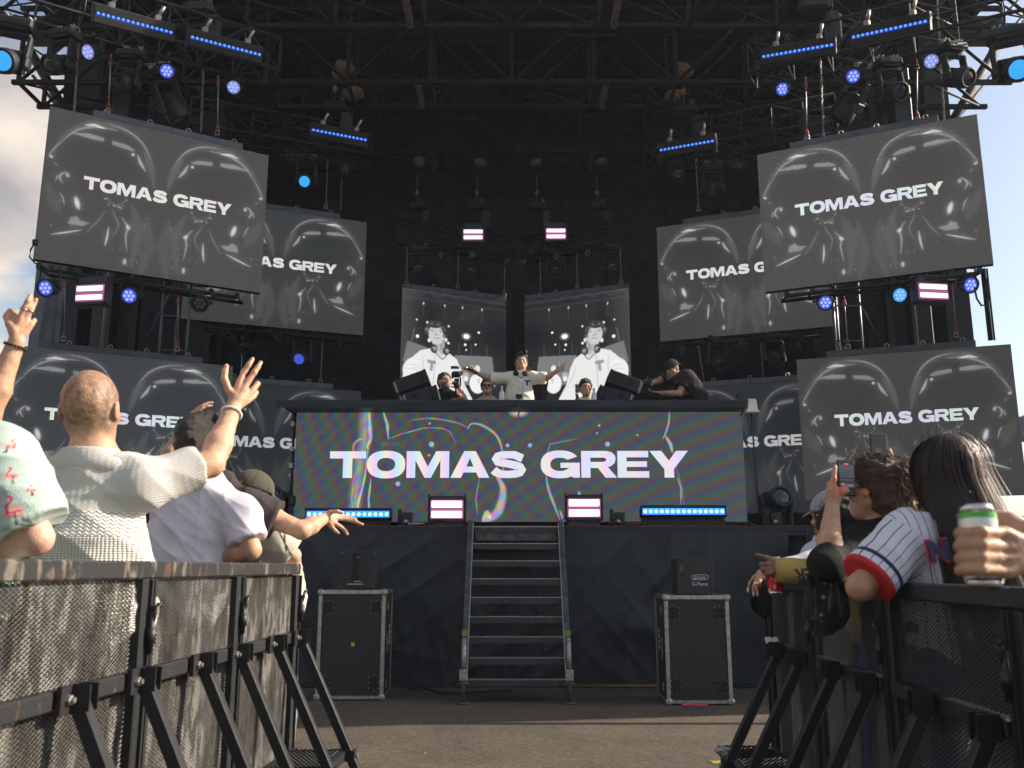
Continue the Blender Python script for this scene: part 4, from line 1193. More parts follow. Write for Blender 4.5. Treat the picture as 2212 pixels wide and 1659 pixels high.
def chain(label, x0, y0, d0, x1, y1, d1):
    a, b = A(x0, y0, d0), A(x1, y1, d1); g = MB(); n = max(4, int((b - a).length / .045))
    dv = (b - a) / n
    for i in range(n):
        p = dv * i; q = dv * (i + 1.15); o = Vector((.011, 0, 0)) if i % 2 else Vector((0, .011, 0))
        g.tube(p + o, q + o, .0045, n=4, cap=False); g.tube(p - o, q - o, .0045, n=4, cap=False); g.tube(p + o, p - o, .0045, n=4, cap=False)
    o = g.build('hoist_chain', M['chain']); o.location = a; tag(o, label, 'chain', 'hanging hoist chains')
chain('hanging hoist chain at the left end of the top left screen', 172, 60, 10.4, 160, 243, 10.55)
chain('hanging hoist chain near the right end of the top left screen', 440, 150, 11.4, 434, 284, 11.5)
chain('hanging hoist chain near the left end of the top right screen', 1771, 100, 11.5, 1779, 297, 11.5)
chain('hanging hoist chain at the right end of the top right screen', 2025, 0, 10.8, 2040, 263, 10.9)
chain('hanging hoist chain beside the wash light over the inner left screen', 738, 385, 14.4, 736, 455, 14.4)
# ladder towers seen between the screens, poles
def ladder_tower(label, x, y0, y1, d, w=.5):
    a, b = A(x, y1, d), A(x, y0, d); h = b.z - a.z + 1.5
    t = thing('ladder_truss', label, 'truss', (a.x, d, a.z - 1.0), group='upright ladder trusses')
    g = MB()
    for dx, dy in ((0, 0), (w * .35, .25), (w, 0)): g.tube((dx, dy, 0), (dx, dy, h), .022, n=8)
    g.build('upright', M['steel_dark'], t)
    g = MB()
    for k in range(int(h / .55)): g.tube((0, 0, k * .55), (w, 0, k * .55), .013, n=6); g.tube((0, 0, k * .55 + .03), (w * .35, .25, k * .55 + .03), .01, n=6)
    g.build('rung', M['steel_dark'], t)
M['steel_dark'] = pm('dull dark steel tube', (.10, .105, .11), .4, .7)
ladder_tower('upright ladder truss seen under the top left screen', 343, 610, 770, 13.6, .42)
ladder_tower('upright ladder truss seen under the top right screen', 1806, 630, 750, 13.2, .40)
for lab, x, d, y0 in (('thin steel pole under the left side strobe', 222, 12.6, 660), ('thin steel pole under the right side strobe', 1980, 12.3, 640)):
    a = A(x, 740, d); g = MB(); g.tube((0, 0, -1.5), (0, 0, 2.6), .03, n=10); g.box((0, 0, .9), (.09, .09, .05), bev=.01)
    o = g.build('steel_pole', M['steel_dark']); o.location = a; tag(o, lab, 'pole', 'thin steel poles')
for lab, pts in (('slanting wire stay under the top left screen', [(378, 610, 12.9), (300, 765, 13.2)]), ('slanting wire stay under the top right screen', [(1850, 640, 12.6), (1908, 752, 12.5)])):
    P = [A(*p) for p in pts]; g = MB(); g.tube((0, 0, 0), P[1] - P[0], .011, n=6); o = g.build('wire_stay', M['steel_dark']); o.location = P[0]; tag(o, lab, 'wire', 'slanting stays')
# cable pipe against the sky on the right and loop of cable
P = [A(2123, 580, 10.9), A(2140, 735, 11.2)]
g = MB(); g.tube((0, 0, 0), P[1] - P[0], .03, n=10); g.tube((.05, 0, 0), P[1] - P[0] + Vector((.05, 0, 0)), .012, n=6)
o = g.build('hanging_cable_bundle', M['rubber']); o.location = P[0]; tag(o, 'thick black cable bundle hanging against the sky at the right', 'cable')
g = MB(); g.path([A(*q) for q in ((2105, 622, 10.7), (2110, 645, 10.7), (2120, 660, 10.7), (2132, 658, 10.7), (2137, 640, 10.7), (2133, 610, 10.8), (2122, 585, 10.9))], .012, 6)
tag(g.build('cable_loop', M['rubber']), 'looped black cable beside the outermost right wash light', 'cable')
g = MB(); g.path([A(*q) for q in ((78, 520, 10.2), (66, 540, 10.2), (64, 555, 10.2), (75, 568, 10.2), (95, 576, 10.2))], .010, 6); g.lathe(A(76, 524, 10.2), (0, 0, 1), [(-.03, .03), (.03, .035)], 10)
tag(g.build('cable_loop', M['rubber']), 'short looped cable at the lower left corner of the top left screen', 'cable')
# cables sagging along the trusses
for lab, pts in (('cable draped along the upper left truss', [(60, 95, 9.9), (150, 120, 10.2), (230, 118, 10.5), (300, 150, 10.8), (380, 160, 11.0), (440, 185, 11.3)]),
                 ('cable draped along the upper right truss', [(1700, 190, 11.5), (1790, 170, 11.3), (1880, 165, 11.1), (1960, 140, 10.8), (2080, 110, 10.3)]),
                 ('cable draped along the inner left truss', [(590, 320, 13.6), (650, 330, 13.8), (700, 335, 14.0), (760, 350, 14.2)]),
                 ('cable draped along the inner right truss', [(1440, 350, 14.2), (1520, 345, 14.0), (1600, 330, 13.8), (1680, 322, 13.5)]),
                 ('cable draped along the centre truss', [(880, 530, 15.4), (950, 525, 15.5), (1050, 540, 15.9), (1120, 548, 16.2), (1220, 535, 15.8), (1340, 522, 15.4)])):
    g = MB(); P = [A(*q) for q in pts]; Q = []
    for i in range(len(P) - 1):
        for k in range(6):
            u = k / 6; p = P[i].lerp(P[i + 1], u); p.z -= .10 * math.sin(math.pi * u); Q.append(p)
    Q.append(P[-1]); g.path(Q, .010, 5); g.path([q + Vector((.0, .03, .02 * math.sin(i))) for i, q in enumerate(Q)], .007, 5)
    tag(g.build('power_cable', M['rubber']), 'black ' + lab, 'cable', 'black cables along the trusses')

# ------------------------------------------------------------------ stage front: stair, cases, effect boxes
M['stair'] = pm('worn dark aluminium', (.07, .072, .074), .42, .45, .5, .5, 14, .1, 60)
st = thing('stage_stair', 'open black metal stair with nine treads up to the stage lip', 'stair', (.05, 8.55, 0))
x0, x1 = -.49, .47
dy = 9.70 - 8.55; H = 1.66
dirv = Vector((0, dy, H - .10)).normalized()
for sx in (x0, x1):
    g = MB(); a = Vector((sx, 0, .16)); b = Vector((sx, dy, H)); c = (a + b) / 2
    Rr = axes((b - a), (1, 0, 0)); g.box(c, (.055, .12, (b - a).length), Rr, bev=.006)
    q = g.build('stringer', M['stair'], st); g = MB(); g.box(c + Vector((.031 if sx < 0 else -.031, -.055, 0)), (.008, .012, (b - a).length), Rr); g.build('edge', M['raw'], q)
    g = MB(); g.box((sx, dy * .2 - .09, .60), (.052, .012, .05)); g.build('tape', M['tape'], st)
    g = MB(); g.tube((sx, -.03, .02), (sx, -.03, .26), .018, n=8); g.lathe((sx, -.03, 0.004), (0, 0, 1), [(0, .07), (.008, .07), (.012, .02)], 16); g.lathe((sx, -.03, .17), (0, 0, 1), [(0, .06), (.012, .055)], 12); g.build('foot', M['steel_dark'], st)
    g = MB(); g.tube((sx, -.02, .3), (sx, .06, .56), .022, n=10); g.box((sx, -.03, .245), (.075, .06, .10), bev=.008); g.build('screw_jack', M['steel'], st)
for k in range(9):
    z = .20 + k * (1.62 - .20) / 8; y = (z - .16) / (H - .16) * dy
    g = MB(); g.box((( x0 + x1) / 2, y + .08, z - .012), (x1 - x0 - .06, .20, .02)); g.box(((x0 + x1) / 2, y - .018, z - .03), (x1 - x0 - .06, .006, .055))
    g.build('tread', M['tread'] if 'tread' in M else M.setdefault('tread', pm('black grip tread', (.032, .035, .039), .6, .1, .5, .4, 25)), st)
    g = MB(); g.box(((x0 + x1) / 2, y - .018, z + .002), (x1 - x0 - .06, .012, .007)); g.build('nosing', M['raw'], st)
    if k in (0, 3, 5, 6, 7):
        g = MB()
        if k == 6: g.box((x0 + .25, y - .02, z + .005), (.45, .012, .004))
        elif k == 5: g.box((x0 + .08, y - .02, z + .005), (.10, .012, .004)); g.box((x1 - .10, y - .02, z + .005), (.12, .012, .004))
        else: g.box((x1 - .12, y - .02, z + .005), (.18, .012, .004)); g.box((x0 + .13, y - .02, z + .005), (.16, .012, .004))
        g.build('tape', M['tape'], st)
g = MB(); g.box(((x0 + x1) / 2, dy - .02, H - .13), (x1 - x0 - .1, .03, .10)); g.box((0.03, dy - .045, H - .135), (.14, .01, .012)); g.build('top_bracket', M['stair'], st)

M['laminate'] = pm('black laminate board', (.016, .017, .019), .5, 0, .45, .2, 20, .05, 300)
def road_case(label, x0, x1, yf, yb, h, side):
    w = x1 - x0; d = yb - yf
    t = thing('road_case', label, 'flight case', ((x0 + x1) / 2, yf, 0), group='upended flight cases')
    g = MB(); g.box((0, d / 2, h / 2 + .01), (w - .02, d - .02, h - .03)); g.build('panel', M['laminate'], t)
    e = .028; g = MB()
    for sx in (-1, 1):
        for yy in (.0, d): g.box((sx * (w / 2 - e / 2), yy, h / 2), (e + .004, .012, h - .02)); g.box((sx * w / 2, yy + (e / 2 if yy == 0 else -e / 2), h / 2), (.010, e, h - .02))
        for zz in (.02, h): g.box((sx * (w / 2), d / 2, zz - e / 2 * (1 if zz > .5 else -1)), (.010, d - .02, e))
    for zz in (.02, h - .014): g.box((0, 0, zz + (.0 if zz > .5 else .008)), (w - .02, .012, e)); 
    g.box((0, d / 2, h + .003), (w, d, .006)); g.build('edging', M['raw'], t)
    for sx in (-1, 1):
        for zz in (.03, h - .015):
            g = MB(); g.lathe((sx * (w / 2 - .012), .008, zz), (0, -1, 0), [(0, .035), (.018, .03), (.024, .015)], 12); g.build('ball_corner', M['steel'], t)
    for sx in (-1, 1):
        for zz in (.16, h - .15):
            g = MB(); g.box((sx * (w / 2 - .085), -.001, zz), (.075, .008, .10)); q = g.build('wheel_dish', M['dark'], t)
            g = MB()
            for a in (-1, 0, 1):
                for b_ in (-1, 1): g.lathe((sx * (w / 2 - .085) + b_ * .045, -.004, zz + a * .05), (0, -1, 0), [(0, .006), (.004, .003)], 6)
            for b_ in (-1, 1): g.lathe((sx * (w / 2 - .085), -.004, zz + b_ * .06), (0, -1, 0), [(0, .006), (.004, .003)], 6)
            g.build('rivet', M['raw'], q)
    g = MB()
    for i in range(5):
        for sx in (-1, 1): g.lathe((sx * (w / 2 - e / 2), -.006, .1 + i * (h - .2) / 4), (0, -1, 0), [(0, .005), (.003, .003)], 6)
    g.build('rivet', M['steel'], t)
    g = MB(); sx = side
    X = sx * (w / 2 + .004)
    g.box((X, d * .35, h * .5), (.006, .05, .18)); g.box((X, d * .35, h * .86), (.01, .06, .07)); g.box((X, d * .35, h * .14), (.01, .06, .07)); g.build('latch', M['steel'], t)
    g = MB(); X = sx * (w / 2 + .006)
    for k, (dz, c) in enumerate(((.10, .03), (.05, .045), (0, .03), (-.05, .04))): g.box((X, d * .6, h * .55 + dz), (.003, c, .03), Matrix.Rotation(.5 * sx, 3, 'X'))
    g.build('stencil', M['print'], t)
    return t
t = road_case('tall black flight case with silver edges standing left of the stair', -1.81, -1.19, 8.70, 9.22, .985, 1)
g = MB(); g.box((.02, -.008, .50), (.03, .003, .035)); g.build('sticker', M['yellow'], t)
road_case('tall black flight case with silver edges standing right of the stair', 1.385, 1.965, 8.42, 8.97, .945, -1)
# flame effect boxes on the cases
t = thing('flame_unit', 'black flame effect box with a vertical slot, on the left flight case', 'effect box', (-1.475, 8.8, .995), group='flame effect boxes')
g = MB(); g.box((0, .15, .185), (.33, .30, .34), bev=.006)
g.build('housing', M['laminate'], t)
g = MB(); g.box((-.02, -.001, .2), (.07, .006, .27)); g.build('slot', M['dark'], t)
g = MB(); g.box((-.02, -.004, .05), (.15, .004, .012)); g.box((-.0, -.004, .075), (.07, .003, .01)); g.lathe((.0, -.004, .30), (0, -1, 0), [(0, .008), (.004, .005)], 8)
for x in (-.155, .155):
    for z in (.03, .34): g.cut(); g.lathe((x, -.003, z), (0, -1, 0), [(0, .006), (.004, .003)], 6)
g.each('plate', M['steel'], t)
L = link('lettering', font_mesh('lettering', 'G-Flame', .045, M['print']), t); L.location = (.168, .14, .25); L.rotation_euler = (math.pi / 2, math.pi / 2, math.pi / 2)
t = thing('flame_unit', 'black flame effect box printed with its white emblem, on the right flight case', 'effect box', (1.69, 8.5, .955), group='flame effect boxes')
g = MB(); g.box((0, .16, .165), (.33, .32, .33), bev=.006); g.build('housing', M['laminate'], t)
g = MB(); g.box((-.125, -.002, .24), (.03, .004, .06)); g.box((-.1, -.002, .165), (.003, .004, .32)); g.build('latch', M['steel_dark'], t)
L = link('lettering', font_mesh('lettering', 'G-Flame', .044, M['print']), t); L.location = (.04, -.004, .095); L.rotation_euler = (math.pi / 2, 0, 0)
L = link('lettering', font_mesh('lettering', 'galaxis', .046, M['print']), t); L.location = (.04, -.004, .155); L.rotation_euler = (math.pi / 2, 0, 0)
g = MB()
pr = [(-.075, .158), (-.072, .172), (-.055, .178), (-.045, .172), (-.03, .18), (-.01, .176), (.01, .182), (.03, .176), (.045, .182), (.06, .176), (.075, .172), (.08, .158), (.075, .142), (.055, .134), (.04, .14), (.02, .132), (0, .138), (-.02, .132), (-.045, .138), (-.065, .134), (-.078, .145)]
g.path([(.04 + a, -.005, b) for a, b in pr] + [(.04 + pr[0][0], -.005, pr[0][1])], .0022, 5); g.build('emblem_outline', M['print'], t)

# small effect boxes and cables on the stage lip
for lab, x in (('small black splitter box on the stage lip left of the stair', 880), ('small black splitter box on the stage lip right of the stair', 1338), ('small black splitter box on the stage lip beside the right moving head', 1676)):
    c = A(x, 1128, 9.95)
    t = thing('splitter_box', lab, 'electronics box', (c.x, 9.95, 1.64), group='splitter boxes on the lip')
    g = MB(); g.box((0, 0, .075), (.115, .08, .15), bev=.006); g.box((.0, .02, .012), (.14, .12, .02)); g.build('housing', M['plastic'], t)
    g = MB(); g.tube((-.085, 0, .01), (-.085, 0, .185), .022, n=12); g.build('antenna_tube', M['rubber'], t)
    g = MB(); g.box((-.02, -.042, .055), (.012, .003, .03)); g.box((-.005, -.042, .06), (.01, .003, .02)); g.box((.008, -.042, .05), (.012, .003, .008)); g.build('print', M['print'], t)
def cable(label, pts, r=.012, mat='rubber', group='cables on the stage lip'):
    P = [Vector(p) for p in pts]; Q = []
    for i in range(len(P) - 1):
        a = P[max(i - 1, 0)]; b = P[i]; c = P[i + 1]; d = P[min(i + 2, len(P) - 1)]
        for k in range(6):
            u = k / 6; Q.append(.5 * ((2 * b) + (c - a) * u + (2 * a - 5 * b + 4 * c - d) * u * u + (3 * b - a - 3 * c + d) * u ** 3))
    Q.append(P[-1]); g = MB(); g.path(Q, r, 6); tag(g.build('cable', M[mat]), label, 'cable', group)
cable('black cable looping from the left splitter box to the left floor strobe', [(-1.10, 9.9, 1.66), (-1.0, 9.85, 1.655), (-.9, 9.86, 1.66), (-.82, 9.83, 1.70), (-.72, 9.8, 1.69), (-.62, 9.76, 1.66)])
cable('steel plug cable beside the left splitter box', [(-1.12, 9.88, 1.66), (-1.05, 9.84, 1.665), (-.95, 9.86, 1.66)], .014, 'steel')
cable('black cable hanging off the lip right of the stair', [(1.05, 9.85, 1.655), (1.1, 9.83, 1.68), (1.2, 9.85, 1.66), (1.4, 9.84, 1.66), (1.55, 9.82, 1.68), (1.68, 9.80, 1.67), (1.76, 9.75, 1.64)])
cable('steel plug cable beside the right splitter box', [(1.25, 9.88, 1.66), (1.35, 9.85, 1.66), (1.45, 9.86, 1.66)], .014, 'steel')
cable('black cable at the foot of the right floor batten', [(2.2, 9.85, 1.66), (2.35, 9.84, 1.66), (2.5, 9.83, 1.67), (2.65, 9.8, 1.64)])
cable('black cable lying on the asphalt by the skirt left of the stair', [(-1.05, 9.5, .015), (-.9, 9.45, .02), (-.8, 9.35, .015), (-.7, 9.15, .015), (-.5, 9.1, .015), (-.3, 9.2, .015), (0, 9.3, .015)], .012, 'rubber', 'cables on the asphalt')
cable('black cable along the foot of the skirt', [(-2.4, 9.55, .015), (-1.6, 9.6, .015), (-.6, 9.62, .015), (.8, 9.6, .015), (2.2, 9.55, .015), (3.0, 9.6, .015)], .012, 'rubber', 'cables on the asphalt')
cable('thin pink cable coil under the right flight case', [(1.5, 8.36, .01), (1.6, 8.33, .01), (1.72, 8.36, .01), (1.66, 8.39, .01), (1.55, 8.40, .01), (1.5, 8.36, .01)], .006, 'pink', 'cables on the asphalt')
g = MB(); g.tube((.55, 9.35, .05), (1.85, 9.30, .05), .018, n=8); g.lathe((1.85, 9.3, .06), (1, .0, 0), [(-.02, .07), (.02, .075)], 14)
tag(g.build('stage_brace', pm('brass coloured rod', (.16, .11, .05), .5, .4)), 'long thin rod lying on the asphalt right of the stair', 'rod')
g = MB(); g.box((-.98, 9.4, .035), (.07, .05, .05), bev=.01); g.box((-.93, 9.42, .03), (.05, .05, .03)); tag(g.build('plug', M['plastic']), 'small black plug lying by the skirt', 'plug')

# sub speaker stack at the right end of the stage
t = thing('speaker_stack', 'black perforated speaker stack at the right end of the stage front', 'speaker', (3.35, 9.35, 0))
g = MB()
for z in (.36, 1.08): g.box((.02, .3, z + .02), (.72, .6, .7), bev=.015)
g.build('cabinet', M['plastic'], t)
def perforated():
    m, n, l, b = nodes('perforated grille')
    tc = n.new('ShaderNodeTexCoord'); v = n.new('ShaderNodeTexVoronoi'); v.inputs['Scale'].default_value = 55; v.inputs['Randomness'].default_value = 0.0
    l.new(tc.outputs['Object'], v.inputs['Vector']); r = n.new('ShaderNodeValToRGB'); r.color_ramp.elements[0].position = .28; r.color_ramp.elements[0].color = (.004, .004, .004, 1); r.color_ramp.elements[1].position = .36; r.color_ramp.elements[1].color = (.05, .052, .056, 1)
    l.new(v.outputs['Distance'], r.inputs[0]); l.new(r.outputs[0], b.inputs['Base Color']); return m
g = MB()
for z in (.36, 1.08): g.box((.02, -.008, z + .02), (.64, .012, .62))
g.build('grille', perforated(), t)
for lab, x in (('thick black cables falling behind the right barrier end', 3.0), ):
    g = MB()
    for k in range(4): g.path([(x + k * .04, 9.3 + .03 * k, 1.6), (x + .02 + k * .045, 9.28, 1.0), (x + k * .04 - .02, 9.25, .3), (x + k * .05, 9.2, 0.02)], .012, 6)
    tag(g.build('cable_drop', M['rubber']), lab, 'cable')

# monitor speakers at the ends of the counter
def monitor(label, c, sgn):
    t = thing('monitor_speaker', label, 'speaker', c, (0, 0, 0), 'wedge monitor stacks beside the performer')
    for k, (dx, dz, ang) in enumerate(((0, 0, 20), (.13, -.19, 14))):
        Rm = Matrix.Rotation(math.radians(-ang * sgn), 3, 'Y')
        g = MB(); g.box(Vector((dx * sgn, 0, dz)), (.40, .5, .185), Rm, bev=.012)
        cab = g.build('cabinet', M['plastic'], t)
        g = MB(); g.box(Vector((dx * sgn, 0, dz)) + Rm @ Vector((.205 * sgn, 0, 0)), (.03, .5, .20), Rm, bev=.005)
        g.box(Vector((dx * sgn, 0, dz)) + Rm @ Vector((.13 * sgn, -.253, .0)), (.045, .012, .15), Rm); g.box(Vector((dx * sgn, 0, dz)) + Rm @ Vector((-.07 * sgn, -.253, .01)), (.065, .012, .06), Rm)
        g.build('grille', M['dark'], cab)
        g = MB(); g.box(Vector((dx * sgn, 0, dz)) + Rm @ Vector((-.21 * sgn, -.2, 0)), (.02, .05, .15), Rm)
        for q in range(5): g.box(Vector((dx * sgn, 0, dz)) + Rm @ Vector((-.225 * sgn, -.22, -.06 + q * .03)), (.015, .03, .012), Rm)
        g.build('connector_panel', M['steel'], cab)
monitor('stack of two tilted monitor speakers left of the performer', A(893, 832, 11.6), 1)
monitor('stack of two tilted monitor speakers right of the performer', A(1345, 832, 11.6), -1)
# white access point at the right corner of the counter, gooseneck camera, phone on tripod, bottles
c = A(1622, 876, 10.2)
t = thing('access_point', 'white plastic wireless box clamped to the right corner of the counter', 'electronics box', c)
g = MB(); g.box((.01, 0, 0), (.13, .07, .15), None, (.75, .8), bev=.01); g.box((.01, 0, -.075), (.17, .10, .025), bev=.01); g.build('housing', M['white'], t)
g = MB(); g.path([(-.16, 0, .11), (-.13, 0, .02), (-.10, 0, -.05), (-.12, 0, -.12)], .008, 5); g.tube((0, 0, -.08), (.03, 0, -1.4), .010, n=6)
for i in range(14): g.box((-.15 + .05 * i / 14, 0, .13 - .22 * i / 14), (.025, .025, .014), Matrix.Rotation(rng.uniform(-.6, .6), 3, 'Y'))
g.build('clamp_arm', M['black_metal'], t)
c = A(1121, 860, 10.1)
t = thing('action_camera', 'small black action camera on a beaded neck at the counter edge', 'camera', c)
g = MB(); g.box((0, 0, .02), (.075, .035, .05), bev=.006); g.lathe((.02, -.018, .03), (0, -1, 0), [(0, .014), (.008, .012)], 12); g.build('body', M['plastic'], t)
g = MB()
for i in range(16): g.lathe((.008 * math.sin(i * .8), -.05, -.02 - i * .0135), (0, 0, 1), [(-.006, .006), (0, .012), (.006, .006)], 8)
g.build('neck', M['steel_dark'], t)
c = A(1247, 848, 11.0)
t = thing('phone_tripod', 'phone clamped in a small tripod on the counter beside the smiling man', 'tripod', c)
g = MB(); g.box((0, 0, .05), (.05, .012, .11), bev=.004); g.build('phone', M['steel_dark'], t)
g = MB()
for dx in (-.04, 0, .04): g.tube((0, 0, -.02), (dx, -.03 if dx else .03, -.16), .008, n=6)
g.build('leg', M['rubber'], t)
g = MB(); g.box((-.01, -.01, -.03), (.03, .03, .03)); g.build('clamp', M['red'], t)
for lab, x, y, mt in (('clear bottle standing on the counter left of the performer', 1084, 851, 'bottle'), ('clear bottle by the smiling man on the right', 1283, 856, 'bottle')):
    M.setdefault('bottle', pm('clear bottle plastic', (.5, .55, .6), .1, 0, .8))
    c = A(x, y, 11.1); g = MB(); g.lathe((0, 0, -.12), (0, 0, 1), [(0, .03), (.01, .034), (.13, .034), (.17, .014), (.2, .013), (.205, .016), (.22, .016)], 14)
    o = g.build('bottle', M[mt]); o.location = c; tag(o, lab, 'bottle', 'bottles on the counter')
# ------------------------------------------------------------------ implicit surfaces -> one continuous mesh (for bodies, clothes, hair)
class SDF:
    def __init__(s, lo, hi, vox):
        s.v = vox; s.lo = np.array(lo, float); n = np.ceil((np.array(hi, float) - s.lo) / vox).astype(int) + 1
        s.n = n; s.F = np.full(n, 1.0, np.float32)
        s.ax = [s.lo[i] + vox * np.arange(n[i]) for i in range(3)]
    def win(s, lo, hi):
        a = np.clip(np.floor((np.array(lo) - s.lo) / s.v).astype(int), 0, s.n); b = np.clip(np.ceil((np.array(hi) - s.lo) / s.v).astype(int) + 1, 0, s.n)
        if (b - a).min() <= 0: return None
        sl = tuple(slice(a[i], b[i]) for i in range(3))
        X = s.ax[0][sl[0]][:, None, None]; Y = s.ax[1][sl[1]][None, :, None]; Z = s.ax[2][sl[2]][None, None, :]
        return sl, X, Y, Z
    def smin(s, sl, d, k):
        F = s.F[sl]
        if k > 0:
            h = np.clip(.5 + .5 * (F - d) / k, 0, 1); s.F[sl] = F * (1 - h) + d * h - k * h * (1 - h)
        else: s.F[sl] = np.minimum(F, d)
    def smax(s, sl, d, k=0.004):
        F = s.F[sl]; h = np.clip(.5 - .5 * (F - d) / k, 0, 1); s.F[sl] = F * (1 - h) + d * h + k * h * (1 - h)
    def cap(s, a, b, ra, rb, k=.02, cut=False):
        a = np.array(a, float); b = np.array(b, float); m = max(ra, rb) + .05
        w = s.win(np.minimum(a, b) - m, np.maximum(a, b) + m)
        if w is None: return
        sl, X, Y, Z = w; d = b - a; L = (d * d).sum() + 1e-12
        t = np.clip(((X - a[0]) * d[0] + (Y - a[1]) * d[1] + (Z - a[2]) * d[2]) / L, 0, 1)
        q = np.sqrt((X - a[0] - t * d[0]) ** 2 + (Y - a[1] - t * d[1]) ** 2 + (Z - a[2] - t * d[2]) ** 2) - (ra + (rb - ra) * t)
        if cut: s.smax(sl, -q, .008)
        else: s.smin(sl, q, k)
    def ell(s, c, r, R=None, k=.02, cut=False):
        c = np.array(c, float); r = np.array(r, float) if hasattr(r, '__len__') else np.array([r] * 3, float)
        m = r.max() + .05; w = s.win(c - m, c + m)
        if w is None: return
        sl, X, Y, Z = w; X = X - c[0]; Y = Y - c[1]; Z = Z - c[2]
        if R is not None:
            R = np.array(R); a = R[0, 0] * X + R[1, 0] * Y + R[2, 0] * Z; b = R[0, 1] * X + R[1, 1] * Y + R[2, 1] * Z; e = R[0, 2] * X + R[1, 2] * Y + R[2, 2] * Z
        else: a, b, e = X, Y, Z
        k0 = np.sqrt((a / r[0]) ** 2 + (b / r[1]) ** 2 + (e / r[2]) ** 2); k1 = np.sqrt((a / r[0] ** 2) ** 2 + (b / r[1] ** 2) ** 2 + (e / r[2] ** 2) ** 2) + 1e-9
        q = k0 * (k0 - 1) / k1
        if cut: s.smax(sl, -q, .006)
        else: s.smin(sl, q, k)
    def plane(s, p, n, lo=None, hi=None, k=.006):
        """keep the side n points away from (cut where (x-p).n > 0), optionally inside a box only"""
        w = s.win(lo if lo is not None else s.lo, hi if hi is not None else s.lo + s.v * s.n)
        if w is None: return
        sl, X, Y, Z = w; n = np.array(n, float); n /= np.linalg.norm(n)
        s.smax(sl, ((X - p[0]) * n[0] + (Y - p[1]) * n[1] + (Z - p[2]) * n[2]).astype(np.float32), k)
    def mesh(s):
        F = s.F; S = F < 0
        c = [S[i:i + F.shape[0] - 1, j:j + F.shape[1] - 1, k:k + F.shape[2] - 1] for i in (0, 1) for j in (0, 1) for k in (0, 1)]
        cnt = sum(x.astype(np.int8) for x in c); act = (cnt > 0) & (cnt < 8)
        I = np.argwhere(act); idx = np.full(act.shape, -1, np.int64); idx[act] = np.arange(len(I))
        P = np.zeros((len(I), 3)); W = np.zeros(len(I))
        off = [(i, j, k) for i in (0, 1) for j in (0, 1) for k in (0, 1)]
        val = [F[I[:, 0] + o[0], I[:, 1] + o[1], I[:, 2] + o[2]] for o in off]
        for a in range(8):
            for b in range(a + 1, 8):
                if sum(abs(off[a][q] - off[b][q]) for q in range(3)) != 1: continue
                va, vb = val[a], val[b]; m = (va < 0) != (vb < 0)
                t = np.where(m, va / (va - vb + 1e-12), 0)
                p = np.array(off[a])[None] + t[:, None] * (np.array(off[b]) - np.array(off[a]))[None]
                P += p * m[:, None]; W += m
        P = (P / np.maximum(W, 1)[:, None] + I) * s.v + s.lo
        fs = []
        for axx in range(3):
            o1, o2 = [q for q in range(3) if q != axx]
            sh = list(F.shape)
            A0 = [slice(None)] * 3; A1 = [slice(None)] * 3; A0[axx] = slice(0, -1); A1[axx] = slice(1, None)
            a = S[tuple(A0)]; b = S[tuple(A1)]; E = np.argwhere(a != b)
            E = E[(E[:, o1] > 0) & (E[:, o2] > 0) & (E[:, o1] < sh[o1] - 1) & (E[:, o2] < sh[o2] - 1)]
            sg = a[E[:, 0], E[:, 1], E[:, 2]]
            def g(d1, d2):
                q = E.copy(); q[:, o1] -= d1; q[:, o2] -= d2; return idx[q[:, 0], q[:, 1], q[:, 2]]
            Q = np.stack([g(1, 1), g(0, 1), g(0, 0), g(1, 0)], -1)
            flip = sg if axx != 1 else ~sg
            Q[~flip] = Q[~flip][:, ::-1]
            fs.append(Q)
        fs = np.concatenate(fs); fs = fs[(fs >= 0).all(1)]
        # light relaxation
        for it in range(2):
            acc = np.zeros_like(P); n = np.zeros(len(P))
            for q in range(4):
                i, j = fs[:, q], fs[:, (q + 1) % 4]
                np.add.at(acc, i, P[j]); np.add.at(acc, j, P[i]); np.add.at(n, i, 1); np.add.at(n, j, 1)
            P = P * .5 + .5 * acc / np.maximum(n, 1)[:, None]
        return P, fs

def wave3(P, seed, f0, f1, n=10, stretch=(1, 1, 1)):
    rs = np.random.RandomState(seed); o = np.zeros(len(P)); Q = P * np.array(stretch)
    for k in range(n):
        d = rs.normal(size=3); d /= np.linalg.norm(d); f = rs.uniform(f0, f1); ph = rs.uniform(0, 6.3)
        w = (Q * d).sum(1) * f + ph; o += np.sin(w + .8 * np.sin((Q * rs.normal(size=3)).sum(1) * f * .5))
    return o / math.sqrt(n)
def vnormals(P, F):
    n = np.cross(P[F[:, 2]] - P[F[:, 0]], P[F[:, 3]] - P[F[:, 1]]); o = np.zeros_like(P)
    for q in range(4): np.add.at(o, F[:, q], n)
    return o / (np.linalg.norm(o, axis=1, keepdims=True) + 1e-12)
def ridged(P, seed, f0, f1, dirs, n=6, sharp=1.6):
    """cloth folds: soft ridges running across the given directions"""
    rs = np.random.RandomState(seed); o = np.zeros(len(P))
    for k in range(n):
        d = np.array(dirs[k % len(dirs)], float) + rs.normal(size=3) * .25; d /= np.linalg.norm(d); f = rs.uniform(f0, f1)
        w = (P * d).sum(1) * f + rs.uniform(0, 6.3) + 1.2 * wave3(P, seed + k, 3, 9, 4)
        m = np.clip(.5 + wave3(P, seed + 50 + k, 3, 7, 4), 0, 1)
        o += m * (1 - np.abs(np.sin(w))) ** sharp
    return o / n * 2.2

